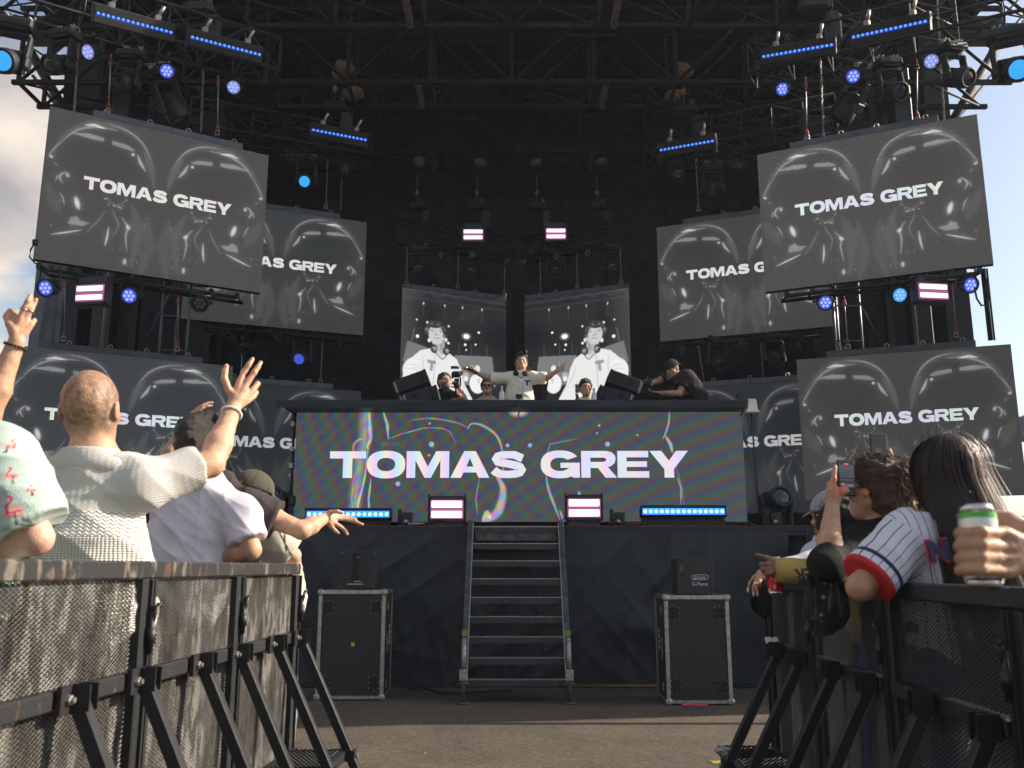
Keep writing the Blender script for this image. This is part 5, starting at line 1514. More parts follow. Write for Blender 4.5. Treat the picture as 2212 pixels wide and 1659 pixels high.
def head_parts(S, c, R, s, ears=True, face=True, jaw=1.0):
    """head about centre c; R columns right, forward, up; s scales a 0.235 m head"""
    R = np.array(R); c = np.array(c)
    L = lambda x, y, z: c + R @ (np.array([x, y, z]) * s)
    S.ell(L(0, -.012, .025), np.array([.077, .096, .092]) * s, R, .02)
    S.ell(L(0, .02, -.03), np.array([.064 * jaw, .070, .075]) * s, R, .03)
    S.ell(L(0, .045, -.075), np.array([.040 * jaw, .038, .032]) * s, R, .03)
    for q in (-1, 1): S.cap(L(q * .052, -.01, -.045), L(q * .018, .065, -.092), .016 * s, .016 * s, .03)
    if face:
        S.ell(L(0, .082, .018), np.array([.050, .018, .014]) * s, R, .015)
        for q in (-1, 1):
            S.ell(L(q * .031, .092, .002), np.array([.017, .012, .010]) * s, R, cut=True)
            S.ell(L(q * .031, .077, .002), .0125 * s, None, .004)
            S.ell(L(q * .045, .062, -.022), np.array([.022, .020, .018]) * s, R, .015)
        S.cap(L(0, .090, .012), L(0, .106, -.022), .008 * s, .011 * s, .01)
        for q in (-1, 1): S.ell(L(q * .011, .099, -.027), .008 * s, None, .006)
        S.cap(L(-.018, .090, -.048), L(.018, .090, -.048), .006 * s, .006 * s, .006)
        S.cap(L(-.015, .088, -.058), L(.015, .088, -.058), .007 * s, .007 * s, .006)
        S.cap(L(-.022, .099, -.053), L(.022, .099, -.053), .0028 * s, .0028 * s, cut=True)
    if ears:
        for q in (-1, 1):
            S.ell(L(q * .081, -.012, -.005), np.array([.010, .020, .032]) * s, R, .006)
            S.ell(L(q * .090, -.004, .0), np.array([.005, .010, .017]) * s, R, cut=True)
def fingers(S, chains, k=.004):
    for ch in chains:
        pts, r0, r1 = ch; n = len(pts) - 1
        for i in range(n):
            a, b = r0 + (r1 - r0) * i / n, r0 + (r1 - r0) * (i + 1) / n
            S.cap(pts[i], pts[i + 1], a, b, k)
            if i: S.ell(pts[i], a * 1.09, None, .003)
def auto_hand(S, w, d, nrm, s=1.0, curl=(.3, .3, .35, .4), thumb=.6, side=1, spread=.08, vox=None, tcurl=0.3):
    """hand from wrist w along d, palm facing nrm; side +1 puts the thumb at d x nrm"""
    w = np.array(w, float); d = np.array(d, float); d /= np.linalg.norm(d); nrm = np.array(nrm, float); nrm -= d * (nrm @ d); nrm /= np.linalg.norm(nrm)
    t = np.cross(d, nrm) * side
    P = lambda a, b, c: w + (d * a + t * b + nrm * c) * s
    for b in (.028, .009, -.010, -.028): S.cap(P(.005, b * .7, 0), P(.088 - abs(b - .005) * .25, b, 0), .014 * s, .0115 * s, .012)
    S.cap(P(.015, .02, .008), P(.05, .034, .012), .017 * s, .013 * s, .012)
    ln = (.040, .026, .022), (.044, .029, .024), (.041, .027, .023), (.032, .020, .020)
    out = []
    for i, b in enumerate((.030, .010, -.011, -.030)):
        base = P(.090 - abs(b - .004) * .25, b, 0); a = 0; p = base; ch = [p]; dd = d + t * (b * spread / .03); dd /= np.linalg.norm(dd)
        for j, L in enumerate(ln[i]):
            a += curl[i] * (1.0 if j else .8)
            p = p + (dd * math.cos(a) + nrm * math.sin(a)) * L * s; ch.append(p)
        out.append((ch, .0095 * s, .0070 * s))
    dt = d * math.cos(thumb) + t * math.sin(thumb); dt /= np.linalg.norm(dt)
    b0 = P(.030, .034, .008); b1 = b0 + dt * .032 * s; d2 = dt * math.cos(tcurl) + nrm * math.sin(tcurl); b2 = b1 + d2 * .028 * s; d3 = d2 + nrm * .2 * tcurl; b3 = b2 + d3 * .02 * s
    out.append(([b0, b1, b2, b3], .0125 * s, .0085 * s)); fingers(S, out)
    return out

SKIN = {'fair': (.50, .30, .20), 'tan': (.45, .26, .165), 'warm': (.52, .31, .20), 'brown': (.22, .115, .068), 'pink': (.55, .31, .23)}
def skin_mat():
    m = pm('skin', (1, 1, 1), .5, 0, .4, .10, 35, .25, 160, vcol=True, sss=.10); return m
M['skin'] = skin_mat()
def cloth(name, rough=.85, bump=.5, bs=350, var=.08, vs=12, spec=.25):
    return pm(name, (1, 1, 1), rough, 0, spec, var, vs, bump, bs, vcol=True)
M['cloth'] = cloth('woven cloth')
M['denim'] = cloth('denim', bump=.7, bs=500, var=.5, vs=25)
M['strand'] = pm('hair strand', (1, 1, 1), .48, 0, .35, .15, 40, vcol=True)
M['hair'] = pm('hair', (1, 1, 1), .38, 0, .5, .3, 60, .9, 260, vcol=True)

def lo_hi(pts, m):
    a = np.array([list(p) for p in pts]); return a.min(0) - m, a.max(0) + m

def person(label, J, skin='tan', s=1.0, vox=.0055, R=None, headk=dict(), arms=(True, True), hands=None, legs=True, torso=1.0, paint=None, loc=None, group=None, arm_r=1.0):
    """J: dict of world joints head neck shL shR elL elR wrL wrR chest hip (kneeL kneeR footL footR). Returns thing, J"""
    J = {k: np.array(v, float) for k, v in J.items()}
    base = J.get('foot', np.array([J['hip'][0], J['hip'][1], 0]))
    t = thing('person', label, 'person', tuple(base), (0, 0, 0), group)
    pts = list(J.values()) + [p for h in (hands or []) if not callable(h) for ch in h for p in ch[0]]
    lo, hi = lo_hi(pts, .20)
    lo[2] = min(lo[2], J['hip'][2] - .15)
    if legs: lo[2] = min(lo[2], min(J['footL'][2], J['footR'][2]) - .06)
    S = SDF(lo, hi, vox)
    across = J['shR'] - J['shL']; aw = np.linalg.norm(across); ax = across / aw
    up = J['neck'] - J['hip']; up /= np.linalg.norm(up); fr = np.cross(up, ax); Rt = np.stack([ax, -fr, up], 1)
    T = torso
    c = J['chest']; h = J['hip']
    S.ell(c, (aw * .47 * T, .115 * s * T, .20 * s), Rt, .03)
    S.ell((c + h) / 2, (.150 * s * T, .105 * s * T, .20 * s), Rt, .05)
    S.ell(h, (.165 * s * T, .120 * s * T, .13 * s), Rt, .05)
    S.cap(J['shL'], J['shR'], .058 * s, .058 * s, .05)
    S.cap((J['shL'] + J['shR']) / 2 * .6 + J['neck'] * .4, J['neck'], .075 * s, .056 * s, .04)
    S.cap(J['neck'], J['head'] - np.array([0, 0, .02]), .057 * s, .055 * s, .02)
    for q in ('L', 'R'):
        S.cap(J['neck'], J['sh' + q], .045 * s, .045 * s, .05)
        if J.get('el' + q) is None: continue
        a, e = J['sh' + q], J['el' + q]
        S.cap(a, a + (e - a) * .45, .056 * s * arm_r, .050 * s * arm_r, .03); S.cap(a + (e - a) * .45, e, .050 * s * arm_r, .040 * s * arm_r, .02)
        if J.get('wr' + q) is None: continue
        w = J['wr' + q]; S.cap(e, e + (w - e) * .35, .041 * s * arm_r, .041 * s * arm_r, .02); S.cap(e + (w - e) * .35, w, .041 * s * arm_r, .026 * s, .02)
    if R is None: R = np.eye(3)
    head_parts(S, J['head'], R, s, **headk)
    if legs:
        for q in ('L', 'R'):
            hp = h + ax * (.09 if q == 'R' else -.09) * s
            S.cap(hp, J['knee' + q], .085 * s, .058 * s, .04); S.cap(J['knee' + q], J['foot' + q] + np.array([0, 0, .06]), .055 * s, .036 * s, .02)
            S.cap(J['foot' + q] + np.array([0, -.03, .04]), J['foot' + q] + np.array([0, .14, .03]), .038 * s, .030 * s, .02)
    for h_ in (hands or []): h_(S) if callable(h_) else fingers(S, h_)
    P, F = S.mesh()
    base_c = np.array(SKIN[skin]); C = np.repeat(base_c[None], len(P), 0)
    C *= (1 + .07 * wave3(P, 5, 8, 40, 8) + .05 * wave3(P, 6, 80, 250, 8))[:, None] * (1 + .05 * wave3(P, 8, 12, 50, 6)[:, None] * np.array([0, -1, -1]))
    NN = vnormals(P, F); P = P + NN * (.0006 * wave3(P, 11, 70, 180, 10))[:, None]
    hl = (P - J['head']) @ np.array(R) / s
    if headk.get('face', True):
        def spot(x, y, r, zr, col, al, ymin=.03):
            d = np.sqrt(((hl[:, 0] - x) / r) ** 2 + ((hl[:, 2] - y) / zr) ** 2); a = np.clip(1.4 - d, 0, 1) * al * (hl[:, 1] > ymin)
            return a[:, None], np.array(col)
        br = base_c * .2
        for q in (-1, 1):
            for a in (spot(q * .031, .022, .019, .0045, br, .9), spot(q * .031, .002, .013, .005, (.03, .02, .018), .95)):
                C = C * (1 - a[0]) + a[1] * a[0]
        a = spot(0, -.053, .022, .008, base_c * np.array([.85, .48, .48]), .8); C = C * (1 - a[0]) + a[1] * a[0]
    er = (np.abs(hl[:, 0]) > .078) & (np.abs(hl[:, 2]) < .04) & (np.abs(hl[:, 1]) < .04)
    C[er] = C[er] * np.array([1.15, .75, .7])
    if paint: C = paint(P, C, hl, vnormals(P, F))
    me = npmesh('body', P - base, F, M['skin'], True, np.clip(C, 0, 1))
    b = link('body', me, t)
    J['_R'] = np.array(R); J['_s'] = s; J['_base'] = base; J['_ax'] = ax; J['_Rt'] = Rt; J['_aw'] = aw
    return t, J

def shirt(t, J, col, name='shirt', sleeve=.62, off=.014, vox=.0055, hem=None, mat='cloth', s=1.0, fold=.008, seed=1, T=1.0, painter=None, attrs=None, sides=('L', 'R'), collar=False, flare=.0, dirs=((0, 0, 1), (1, 0, .3), (.3, 0, 1)), loose=1.0, neckcut=.03, ff=(18, 48)):
    s = J['_s']; ax = J['_ax']; Rt = J['_Rt']; aw = J['_aw']; c = J['chest']; h = J['hip']
    pts = [J['neck'], h, J['shL'], J['shR']] + [J[k] for k in ('elL', 'elR') if k in J] + ([J['wr' + q] for q in 'LR' if 'wr' + q in J] if sleeve > 1 else [])
    lo, hi = lo_hi(pts, .22); S = SDF(lo, hi, vox); o = off
    S.ell(c, (aw * .47 * T + o, .115 * s * T + o, .20 * s + o), Rt, .03)
    S.ell((c + h) / 2, ((.150 + flare) * s * T + o * 1.5, (.105 + flare) * s * T + o * 1.5, .21 * s), Rt, .06)
    S.ell(h, ((.165 + flare) * s * T + o, (.120 + flare) * s * T + o, .14 * s), Rt, .06)
    S.cap(J['shL'], J['shR'], .058 * s + o, .058 * s + o, .05)
    S.cap((J['shL'] + J['shR']) / 2 * .6 + J['neck'] * .4, J['neck'], .075 * s + o, .060 * s + o, .04)
    for q in sides:
        S.cap(J['neck'], J['sh' + q], .046 * s + o, .047 * s + o, .05)
        a, e = J['sh' + q], J['el' + q]
        if sleeve <= 1:
            b = a + (e - a) * sleeve; d = (e - a) / np.linalg.norm(e - a)
            S.cap(a, b + d * .08, (.056 * s + o) * loose, (.058 * s + o) * loose * 1.04, .035)
            m = .12; lo_, hi_ = lo_hi([b, b + d * .2], .14)
            # flat end: cut past the cuff plane, only near the arm
            w = S.win(lo_, hi_)
            if w:
                sl, X, Y, Z = w; pl = (X - b[0]) * d[0] + (Y - b[1]) * d[1] + (Z - b[2]) * d[2]
                rad = np.sqrt(np.maximum((X - b[0]) ** 2 + (Y - b[1]) ** 2 + (Z - b[2]) ** 2 - pl ** 2, 0))
                mask = (rad < .115 * s)
                S.F[sl] = np.where(mask, np.maximum(S.F[sl], pl), S.F[sl])
        else:
            w_ = J['wr' + q]; f = sleeve - 1
            S.cap(a, e, .056 * s + o, .048 * s + o, .035); S.cap(e, e + (w_ - e) * f, .048 * s + o, .040 * s + o, .02)
    # neck opening
    nk = J['neck']; u = (J['head'] - nk); u /= np.linalg.norm(u); p = nk + u * neckcut * s
    w = S.win(p - .12, p + .14)
    if w:
        sl, X, Y, Z = w; S.F[sl] = np.maximum(S.F[sl], (X - p[0]) * u[0] + (Y - p[1]) * u[1] + (Z - p[2]) * u[2])
    if hem is not None:
        S.plane(np.array([0, 0, hem]), (0, 0, -1))
    P, F = S.mesh(); N = vnormals(P, F)
    if fold: P = P + N * (fold * ridged(P, seed, ff[0], ff[1], dirs, 7) + fold * .25 * wave3(P, seed + 9, 10, 30))[:, None]
    C = np.repeat(np.array(col)[None], len(P), 0)
    if painter: C = painter(P, C, N)
    A_ = attrs(P, N) if attrs else None
    me = npmesh(name, P - J['_base'], F, M[mat] if isinstance(mat, str) else mat, True, np.clip(C, 0, 1), A_)
    return link(name, me, t)

def trousers(t, J, col, name='trousers', vox=.008, shorts=False):
    s = J['_s']; ax = J['_ax']; h = J['hip']; pts = [h, J['kneeL'], J['kneeR'], J['footL'], J['footR']]
    lo, hi = lo_hi(pts, .22); S = SDF(lo, hi, vox)
    S.ell(h - np.array([0, 0, .02]), (.175 * s, .135 * s, .14 * s), J['_Rt'], .04)
    for q in 'LR':
        hp = h + ax * (.09 if q == 'R' else -.09) * s
        S.cap(hp, J['knee' + q], .098 * s, .075 * s, .04)
        if not shorts: S.cap(J['knee' + q], J['foot' + q] + np.array([0, 0, .10]), .074 * s, .062 * s, .02)
    P, F = S.mesh(); N = vnormals(P, F); P = P + N * (.008 * ridged(P, 3, 14, 30, ((0, 0, 1), (.5, 0, 1))))[:, None]
    C = np.repeat(np.array(col)[None], len(P), 0)
    return link(name, npmesh(name, P - J['_base'], F, M['cloth'], True, C), t)

def shoes(t, J, col=(.6, .6, .6)):
    for q in 'LR':
        f = J['foot' + q]; S = SDF(f - .2, f + .25, .008)
        S.cap(f + np.array([0, -.05, .045]), f + np.array([0, .14, .035]), .05, .04, .02); S.cap(f + np.array([0, -.03, .05]), f + np.array([0, -.02, .10]), .045, .045, .02); S.plane(np.array([0, 0, f[2]]), (0, 0, -1))
        P, F = S.mesh(); link('shoe', npmesh('shoe', P - J['_base'], F, M['cloth'], True, np.repeat(np.array(col)[None], len(P), 0)), t)

def standing_legs(J, spread=.12, z0=0.0, fwd=0.02):
    h = J['hip']; 
    for q, sx in (('L', -1), ('R', 1)):
        J['foot' + q] = np.array([h[0] + sx * spread, h[1] - .02, z0]); J['knee' + q] = np.array([h[0] + sx * spread * .9, h[1] + .03, z0 + (h[2] - z0) * .52])
    return J

def hair_cap(t, J, col, th=.012, vox=.005, style='short', name='hair', seed=1, amp=.006, top=.0, back=-.06, extra=None, R=None, freq=(60, 160), line=.045):
    """hair volume around the cranium; style controls where it ends"""
    s = J['_s']; R = J['_R']; c = J['head']; L = lambda x, y, z: c + R @ (np.array([x, y, z]) * s)
    S = SDF(c - .26, c + .26, vox)
    S.ell(L(0, -.014, .028 + top * .5), (np.array([.078, .098, .094]) + th + np.array([0, 0, top])) * s, R, .02)
    S.ell(L(0, -.03, -.02), (np.array([.072, .08, .08]) + th * .8) * s, R, .02)
    # remove the face and the nape below the hair line
    P0 = L(0, line, 0)
    S.plane(L(0, .052, .045), R @ np.array([0, .75, -.66]))
    S.plane(L(0, 0, back), R @ np.array([0, .35, -1]))
    if extra: extra(S, L, s, R)
    P, F = S.mesh(); N = vnormals(P, F); hl = (P - c) @ R / s
    P = P + N * (amp * wave3(P, seed, *freq, 12))[:, None]
    C = np.repeat(np.array(col)[None], len(P), 0) * (1 + .25 * wave3(P, seed + 2, 80, 200, 8))[:, None]
    return link(name, npmesh(name, P - J['_base'], F, M['hair'], True, np.clip(C, 0.001, 1)), t)

def strands(t, J, roots, dirs, length, col, name='hair', w=.0016, seg=10, grav=1.0, seed=1, jit=.02, curl=0.0, red=None):
    """thin ribbons; roots (n,3), dirs (n,3) unit, falling under gravity"""
    rs = np.random.RandomState(seed); n = len(roots); P = roots.copy(); D = dirs.copy()
    vs = []; L = length * rs.uniform(.75, 1.1, n)
    sideh = np.cross(D, rs.normal(size=(n, 3))); sideh /= np.linalg.norm(sideh, axis=1, keepdims=True)
    ph = rs.uniform(0, 6.3, n)
    for k in range(seg + 1):
        ww = w * (1 - .8 * k / seg) * rs.uniform(.9, 1.1)
        off = sideh * (curl * math.sin(k * 1.4) * 1)[..., None] if False else 0
        cv = curl * np.stack([np.sin(ph + k * 1.3), np.cos(ph + k * 1.3), 0 * ph], -1)
        vs.append(np.stack([P + cv - sideh * ww, P + cv + sideh * ww], 1))
        D = D + np.array([0, 0, -1.0]) * grav / seg + rs.normal(size=(n, 3)) * jit; D /= np.linalg.norm(D, axis=1, keepdims=True)
        P = P + D * (L / seg)[:, None]
    V = np.stack(vs, 1).reshape(-1, 3)       # n, seg+1, 2
    k = seg + 1; b = (np.arange(n) * k * 2)[:, None] + (np.arange(seg) * 2)[None]; b = b.reshape(-1)
    F = np.stack([b, b + 1, b + 3, b + 2], -1)
    C = np.repeat(np.array(col)[None], n, 0) * rs.uniform(.5, 1.7, (n, 1))
    if red is not None: C = C * (1 + (rs.rand(n, 1) < .3) * (np.array(red) - 1))
    C = np.repeat(C[:, None], k * 2, 1).reshape(-1, 3)
    return link(name, npmesh(name, V - J['_base'], F, M['strand'], True, np.clip(C, .001, 1)), t)

def face_R(fwd, up=(0, 0, 1)):
    f = np.array(fwd, float); f /= np.linalg.norm(f); u = np.array(up, float); u -= f * (u @ f); u /= np.linalg.norm(u)
    return np.stack([np.cross(f, u), f, u], 1)
def a3(x, y, d): return np.array(A(x, y, d))
# ------------------------------------------------------------------ crowd barriers
def rusty(name, base, chip, rust, amt=.5):
    m, n, l, b = nodes(name)
    tc = n.new('ShaderNodeTexCoord'); geo = n.new('ShaderNodeNewGeometry')
    a = n.new('ShaderNodeTexNoise'); a.inputs['Scale'].default_value = 22; a.inputs['Detail'].default_value = 8; a.inputs['Roughness'].default_value = .7
    c = n.new('ShaderNodeTexNoise'); c.inputs['Scale'].default_value = 7; c.inputs['Detail'].default_value = 5
    oi = n.new('ShaderNodeObjectInfo'); ad = n.new('ShaderNodeVectorMath'); l.new(geo.outputs['Position'], ad.inputs[0]); ad.operation = 'MULTIPLY'; ad.inputs[1].default_value = (1, 1, .4)
    l.new(ad.outputs[0], a.inputs['Vector']); l.new(ad.outputs[0], c.inputs['Vector'])
    r1 = n.new('ShaderNodeValToRGB'); r1.color_ramp.elements[0].position = amt; r1.color_ramp.elements[0].color = (0, 0, 0, 1); r1.color_ramp.elements[1].position = amt + .06; r1.color_ramp.elements[1].color = (1, 1, 1, 1)
    l.new(a.outputs['Fac'], r1.inputs[0])
    r2 = n.new('ShaderNodeValToRGB'); r2.color_ramp.elements[0].position = .42; r2.color_ramp.elements[0].color = (*chip, 1); r2.color_ramp.elements[1].position = .58; r2.color_ramp.elements[1].color = (*rust, 1)
    l.new(c.outputs['Fac'], r2.inputs[0])
    mx = n.new('ShaderNodeMix'); mx.data_type = 'RGBA'; mx.inputs['A'].default_value = (*base, 1)
    l.new(r1.outputs[0], mx.inputs['Factor']); l.new(r2.outputs[0], mx.inputs['B']); l.new(mx.outputs['Result'], b.inputs['Base Color'])
    b.inputs['Roughness'].default_value = .5
    bp = n.new('ShaderNodeBump'); bp.inputs['Strength'].default_value = .4; bp.inputs['Distance'].default_value = .004; l.new(a.outputs['Fac'], bp.inputs['Height']); l.new(bp.outputs[0], b.inputs['Normal'])
    return m
M['rail_worn'] = rusty('worn top rail paint', (.022, .022, .024), (.15, .135, .11), (.09, .05, .035), .535)
M['frame_worn'] = rusty('worn frame paint', (.018, .019, .021), (.10, .085, .06), (.08, .05, .03), .60)
M['brace'] = rusty('glossy black brace paint', (.014, .014, .017), (.12, .11, .10), (.09, .05, .035), .66)
M['mesh_dirty_lit'] = rusty('dusty sunlit expanded metal', (.105, .097, .082), (.05, .046, .04), (.34, .33, .30), .47)  # left side: dust, plus sunlit tone and silver glints painted into the colours
M['mesh_shaded'] = rusty('shaded expanded metal', (.055, .055, .06), (.08, .07, .06), (.13, .105, .08), .55)  # right side copy of the mesh, its shade put into the darker colours
M['rail_dark'] = rusty('less worn dark rail', (.022, .024, .034), (.06, .055, .055), (.10, .07, .05), .60)
PL = .88
def expanded(name, mat, x0, x1, z0, z1, lw=.026, sw=.0135, w=.0018):
    nc = int((x1 - x0) / lw); nr = int((z1 - z0) / (sw / 2)); V = []
    c, r = np.meshgrid(np.arange(nc), np.arange(nr), indexing='ij'); c = c.ravel(); r = r.ravel()
    ox = (r % 2) * lw / 2; X = x0 + c * lw + ox; Z = z0 + r * sw / 2
    V = []
    for s_ in (1, -1):
        xa, za = X, Z; xb = X + s_ * lw / 2; zb = Z + sw / 2
        xb = np.clip(xb, x0, x1)
        for oy, oz in ((w, w * .7), (-w * .6, w * .9)):
            q = np.stack([np.stack([xa, 0 * xa - oy, za - oz], -1), np.stack([xb, 0 * xa - oy, zb - oz], -1), np.stack([xb, 0 * xa + oy, zb + oz], -1), np.stack([xa, 0 * xa + oy, za + oz], -1)], 1)
            V.append(q)
    V = np.concatenate(V).reshape(-1, 3); F = np.arange(len(V)).reshape(-1, 4)
    return npmesh(name, V, F, mat, False)
def panel_parts(tone):
    rail, mesh_, zs = (M['rail_worn'], M['mesh_dirty_lit'], 1.0) if tone == 'left' else (M['rail_dark'], M['mesh_shaded'], 1.0)
    fr = M['frame_worn']; out = []
    g = MB(); g.box((PL / 2, 0, 1.192), (PL - .004, .052, .056), bev=.006); out.append(('top_rail', g.mesh('top_rail', rail), None))
    for x in (.028, PL - .030):
        g = MB(); g.box((x, 0, .60), (.05, .05, 1.125), bev=.005); g.box((x + (.018 if x > .5 else -.018), -.030, .60), (.012, .012, 1.12)); out.append(('post', g.mesh('post', fr), None))
    g = MB(); g.box((PL / 2, -.012, .857), (PL - .11, .05, .05), bev=.005); out.append(('mid_rail', g.mesh('mid_rail', fr), None)); g = MB(); g.box((PL / 2, 0, .06), (PL - .11, .05, .05)); out.append(('bottom_rail', g.mesh('bottom_rail', fr), None))
    out.append(('expanded_mesh', expanded('expanded_mesh', mesh_, .054, PL - .056, .085, 1.165), None))
    for x in (.30, .62): g = MB(); g.box((x, .03, .46), (.03, .02, .72)); out.append(('rear_bar', g.mesh('rear_bar', fr), None))
    for x in (.40, .80):
        a = Vector((x, -.055, .865)); b = Vector((x, -.47, .02)); g = MB()
        g.box((a + b) / 2, (.038, .045, (b - a).length), axes(b - a, (1, 0, 0)), bev=.005); br = ('brace', g.mesh('brace', M['brace']), None); out.append(br)
        g = MB(); g.box((x - .035, -.050, .857), (.09, .014, .075)); g.box((x + .022, -.075, .86), (.006, .06, .07)); g.box((x - .022, -.075, .86), (.006, .06, .07))
        out.append(('bracket', g.mesh('bracket', M['brace']), None)); g = MB(); g.box((x, -.31, .30), (.06, .10, .05)); out.append(('bracket', g.mesh('bracket', M['brace']), None))
        g = MB(); g.lathe((x - .045, -.057, .857), (0, -1, 0), [(0, .014), (.010, .014), (.011, .008), (.02, .008)], 6, False)
        out.append(('bolt', g.mesh('bolt', M['steel']), None)); g = MB(); g.lathe((x + .0, -.362, .30), (0, -1, 0), [(0, .012), (.010, .012)], 6, False); out.append(('bolt', g.mesh('bolt', M['steel']), None))
    g = MB()
    g.box((PL / 2, -.045, .30), (PL - .06, .03, .045)); g.box((PL / 2, -.30, .30), (PL - .06, .03, .045))
    for x in (.06, PL - .06, PL / 2): g.box((x, -.17, .30), (.03, .24, .04))
    out.append(('step_frame', g.mesh('step_frame', M['brace']), None))
    out.append(('step_tread', expanded_flat(), None))
    g = MB(); g.tube((PL - .012, -.04, .93), (PL - .012, -.04, 1.06), .010, n=8); g.tube((PL - .012, -.04, 1.02), (PL - .012, -.055, 1.08), .008, n=8); g.tube((PL - .012, -.055, 1.08), (PL + .02, -.055, 1.08), .007, n=8)
    g.tube((PL - .012, -.04, .96), (PL - .012, -.04, 1.01), .016, n=10)
    out.append(('latch_pin', g.mesh('latch_pin', fr), None))
    return out
def expanded_flat():
    me = expanded('step_tread', M['steel_dark'], .05, PL - .05, .06, .285, .04, .022, .004)
    for v in me.vertices: v.co = Vector((v.co.x, -v.co.z, .325 + v.co.y))
    g = MB(); g.box((PL / 2, -.17, .312), (PL - .1, .23, .004))
    return me
parts_left = panel_parts('left'); parts_right = panel_parts('right')
DIRB = Vector((.0468, 1, 0)).normalized()
def barrier(parts, origin, rz, label, zs, group):
    t = thing('crowd_barrier', label, 'barrier', origin, (0, 0, rz), group); t.scale = (1, 1, zs)
    for nm, me, _ in parts: link(nm, me, t)
    return t
rzl = math.atan2(DIRB.y, DIRB.x)
names_l = ('far left barrier panel, the one ending beside the flight case', 'left barrier panel between two rusty posts, second from the stage', 'left barrier panel nearest the camera with the worn peeling top rail', 'left barrier panel just outside the frame')
for k in range(4):
    d = 4.78 - PL * (k + 1) * DIRB.y
    barrier(parts_left, (-1.345 + .0468 * d, d, 0), rzl, names_l[k], 1.0, 'left crowd barrier panels')
names_r = ('far right barrier panel under the pointing hands', 'right barrier panel with the denim jacket over its rail', 'right barrier panel nearest the camera, dark blue rail', 'right barrier panel just outside the frame')
for k in range(4):
    d = 4.92 - PL * k * DIRB.y
    barrier(parts_right, (1.14 + .0468 * d, d, 0), rzl + math.pi, names_r[k], .945, 'right crowd barrier panels')
# crumpled foil rubbish and paper bits on the right step
rs = np.random.RandomState(4)
def crumple(label, c, r, col, metal=0.0):
    S = SDF(np.array(c) - r * 1.6, np.array(c) + r * 1.6, r / 12)
    for k in range(9): S.ell(np.array(c) + rs.normal(size=3) * r * .45 * np.array([1, 1, .4]), np.array([r * .5, r * .4, r * .25]), None, .004)
    P, F = S.mesh(); N = vnormals(P, F); P = P + N * (r * .12 * wave3(P, 3, 40 / r * .05, 200, 12))[:, None]
    o = link('rubbish', npmesh('rubbish', P - np.array(c), F, pm('crumpled film ' + label[:8], col, .25, metal), False)); o.location = c
    tag(o, label, 'rubbish')
crumple('crumpled clear plastic bag on the right barrier step', (1.02, 4.55, .345), .05, (.35, .38, .36), .4)
g = MB()
for k in range(7):
    c = Vector((1.33 - .06 * rng.random(), 4.60 + .05 * k * .4 + rng.uniform(-.05, .05), .84)); g.box(c, (.02, .03, .01 + .02 * rng.random()), Matrix.Rotation(rng.uniform(-.8, .8), 3, 'X'))
tag(g.build('paper_scrap', M['white']), 'torn white paper scraps stuck on the mid rail of the far right barrier', 'paper scraps')

def beads(t, J, c, axis, r, n, rad, col, name='bracelet'):
    g = MB(); q = Vector(axis).normalized().to_track_quat('Z', 'Y'); c = Vector(c) - Vector(J['_base'])
    for i in range(n):
        a = 2 * math.pi * i / n; p = c + q @ Vector((math.cos(a) * r, math.sin(a) * r, 0)); g.lathe(p, (0, 0, 1), [(-rad, rad * .3), (-rad * .6, rad * .8), (0, rad), (rad * .6, rad * .8), (rad, rad * .3)], 8)
    return g.build(name, col, t)
def ring(t, J, c, axis, r, w=.0016, mat='raw', name='finger_ring'):
    g = MB(); q = Vector(axis).normalized().to_track_quat('Z', 'Y'); c = Vector(c) - Vector(J['_base']); g.path([c + q @ Vector((math.cos(a) * r, math.sin(a) * r, 0)) for a in np.linspace(0, 6.283, 15)], w, 6)
    return g.build(name, M[mat], t)

# ---- shaven headed man, seen from behind, right arm raised (left side of the picture)
J = dict(head=a3(197, 884, 2.95), neck=a3(200, 985, 2.98), shL=a3(88, 1052, 3.0), shR=a3(305, 1046, 3.0), elR=a3(455, 1002, 3.14), wrR=a3(503, 884, 3.28),
         elL=a3(55, 1225, 3.0), wrL=a3(110, 1330, 3.2), chest=a3(188, 1130, 3.02), hip=a3(185, 1330, 3.05))
standing_legs(J)
W = J['wrR']
hd = [([W, a3(517, 828, 3.3)], .020, .013), ([W, a3(534, 826, 3.31)], .020, .013), ([W, a3(545, 843, 3.33)], .019, .012), ([W, a3(545, 858, 3.34)], .018, .012), ([W, a3(505, 855, 3.29), a3(493, 840, 3.28)], .022, .013),
      ([a3(517, 826, 3.3), a3(527, 803, 3.31), a3(537, 788, 3.31), a3(546, 775, 3.32)], .0125, .0085), ([a3(534, 825, 3.31), a3(549, 805, 3.32), a3(557, 793, 3.33), a3(563, 783, 3.34)], .0125, .0085),
      ([a3(546, 842, 3.33), a3(556, 829, 3.36), a3(552, 838, 3.39), a3(543, 846, 3.38)], .0115, .0085), ([a3(546, 858, 3.34), a3(553, 848, 3.37), a3(549, 856, 3.39), a3(541, 862, 3.38)], .0105, .008),
      ([a3(493, 842, 3.28), a3(485, 818, 3.27), a3(486, 803, 3.27), a3(489, 791, 3.27)], .0145, .0095)]
def bald_paint(P, C, hl, N):
    stub = (hl[:, 2] > -.035 + .4 * np.maximum(hl[:, 1], 0)) & (np.abs(hl[:, 0]) < .085)
    a = np.clip((hl[:, 2] + .085) / .05, 0, 1) * (np.abs(hl[:, 0]) < .0835) * (hl[:, 1] < .07)
    thin = np.clip((hl[:, 2] - .06) / .05, 0, 1) * .38            # thinner growth on the crown
    a = a * (1 - thin) * (.50 + .12 * wave3(P, 7, 100, 400, 10))
    a = np.clip(a * 1.3, 0, .92)[:, None]
    return C * (1 - a) + np.array([.075, .048, .03]) * a
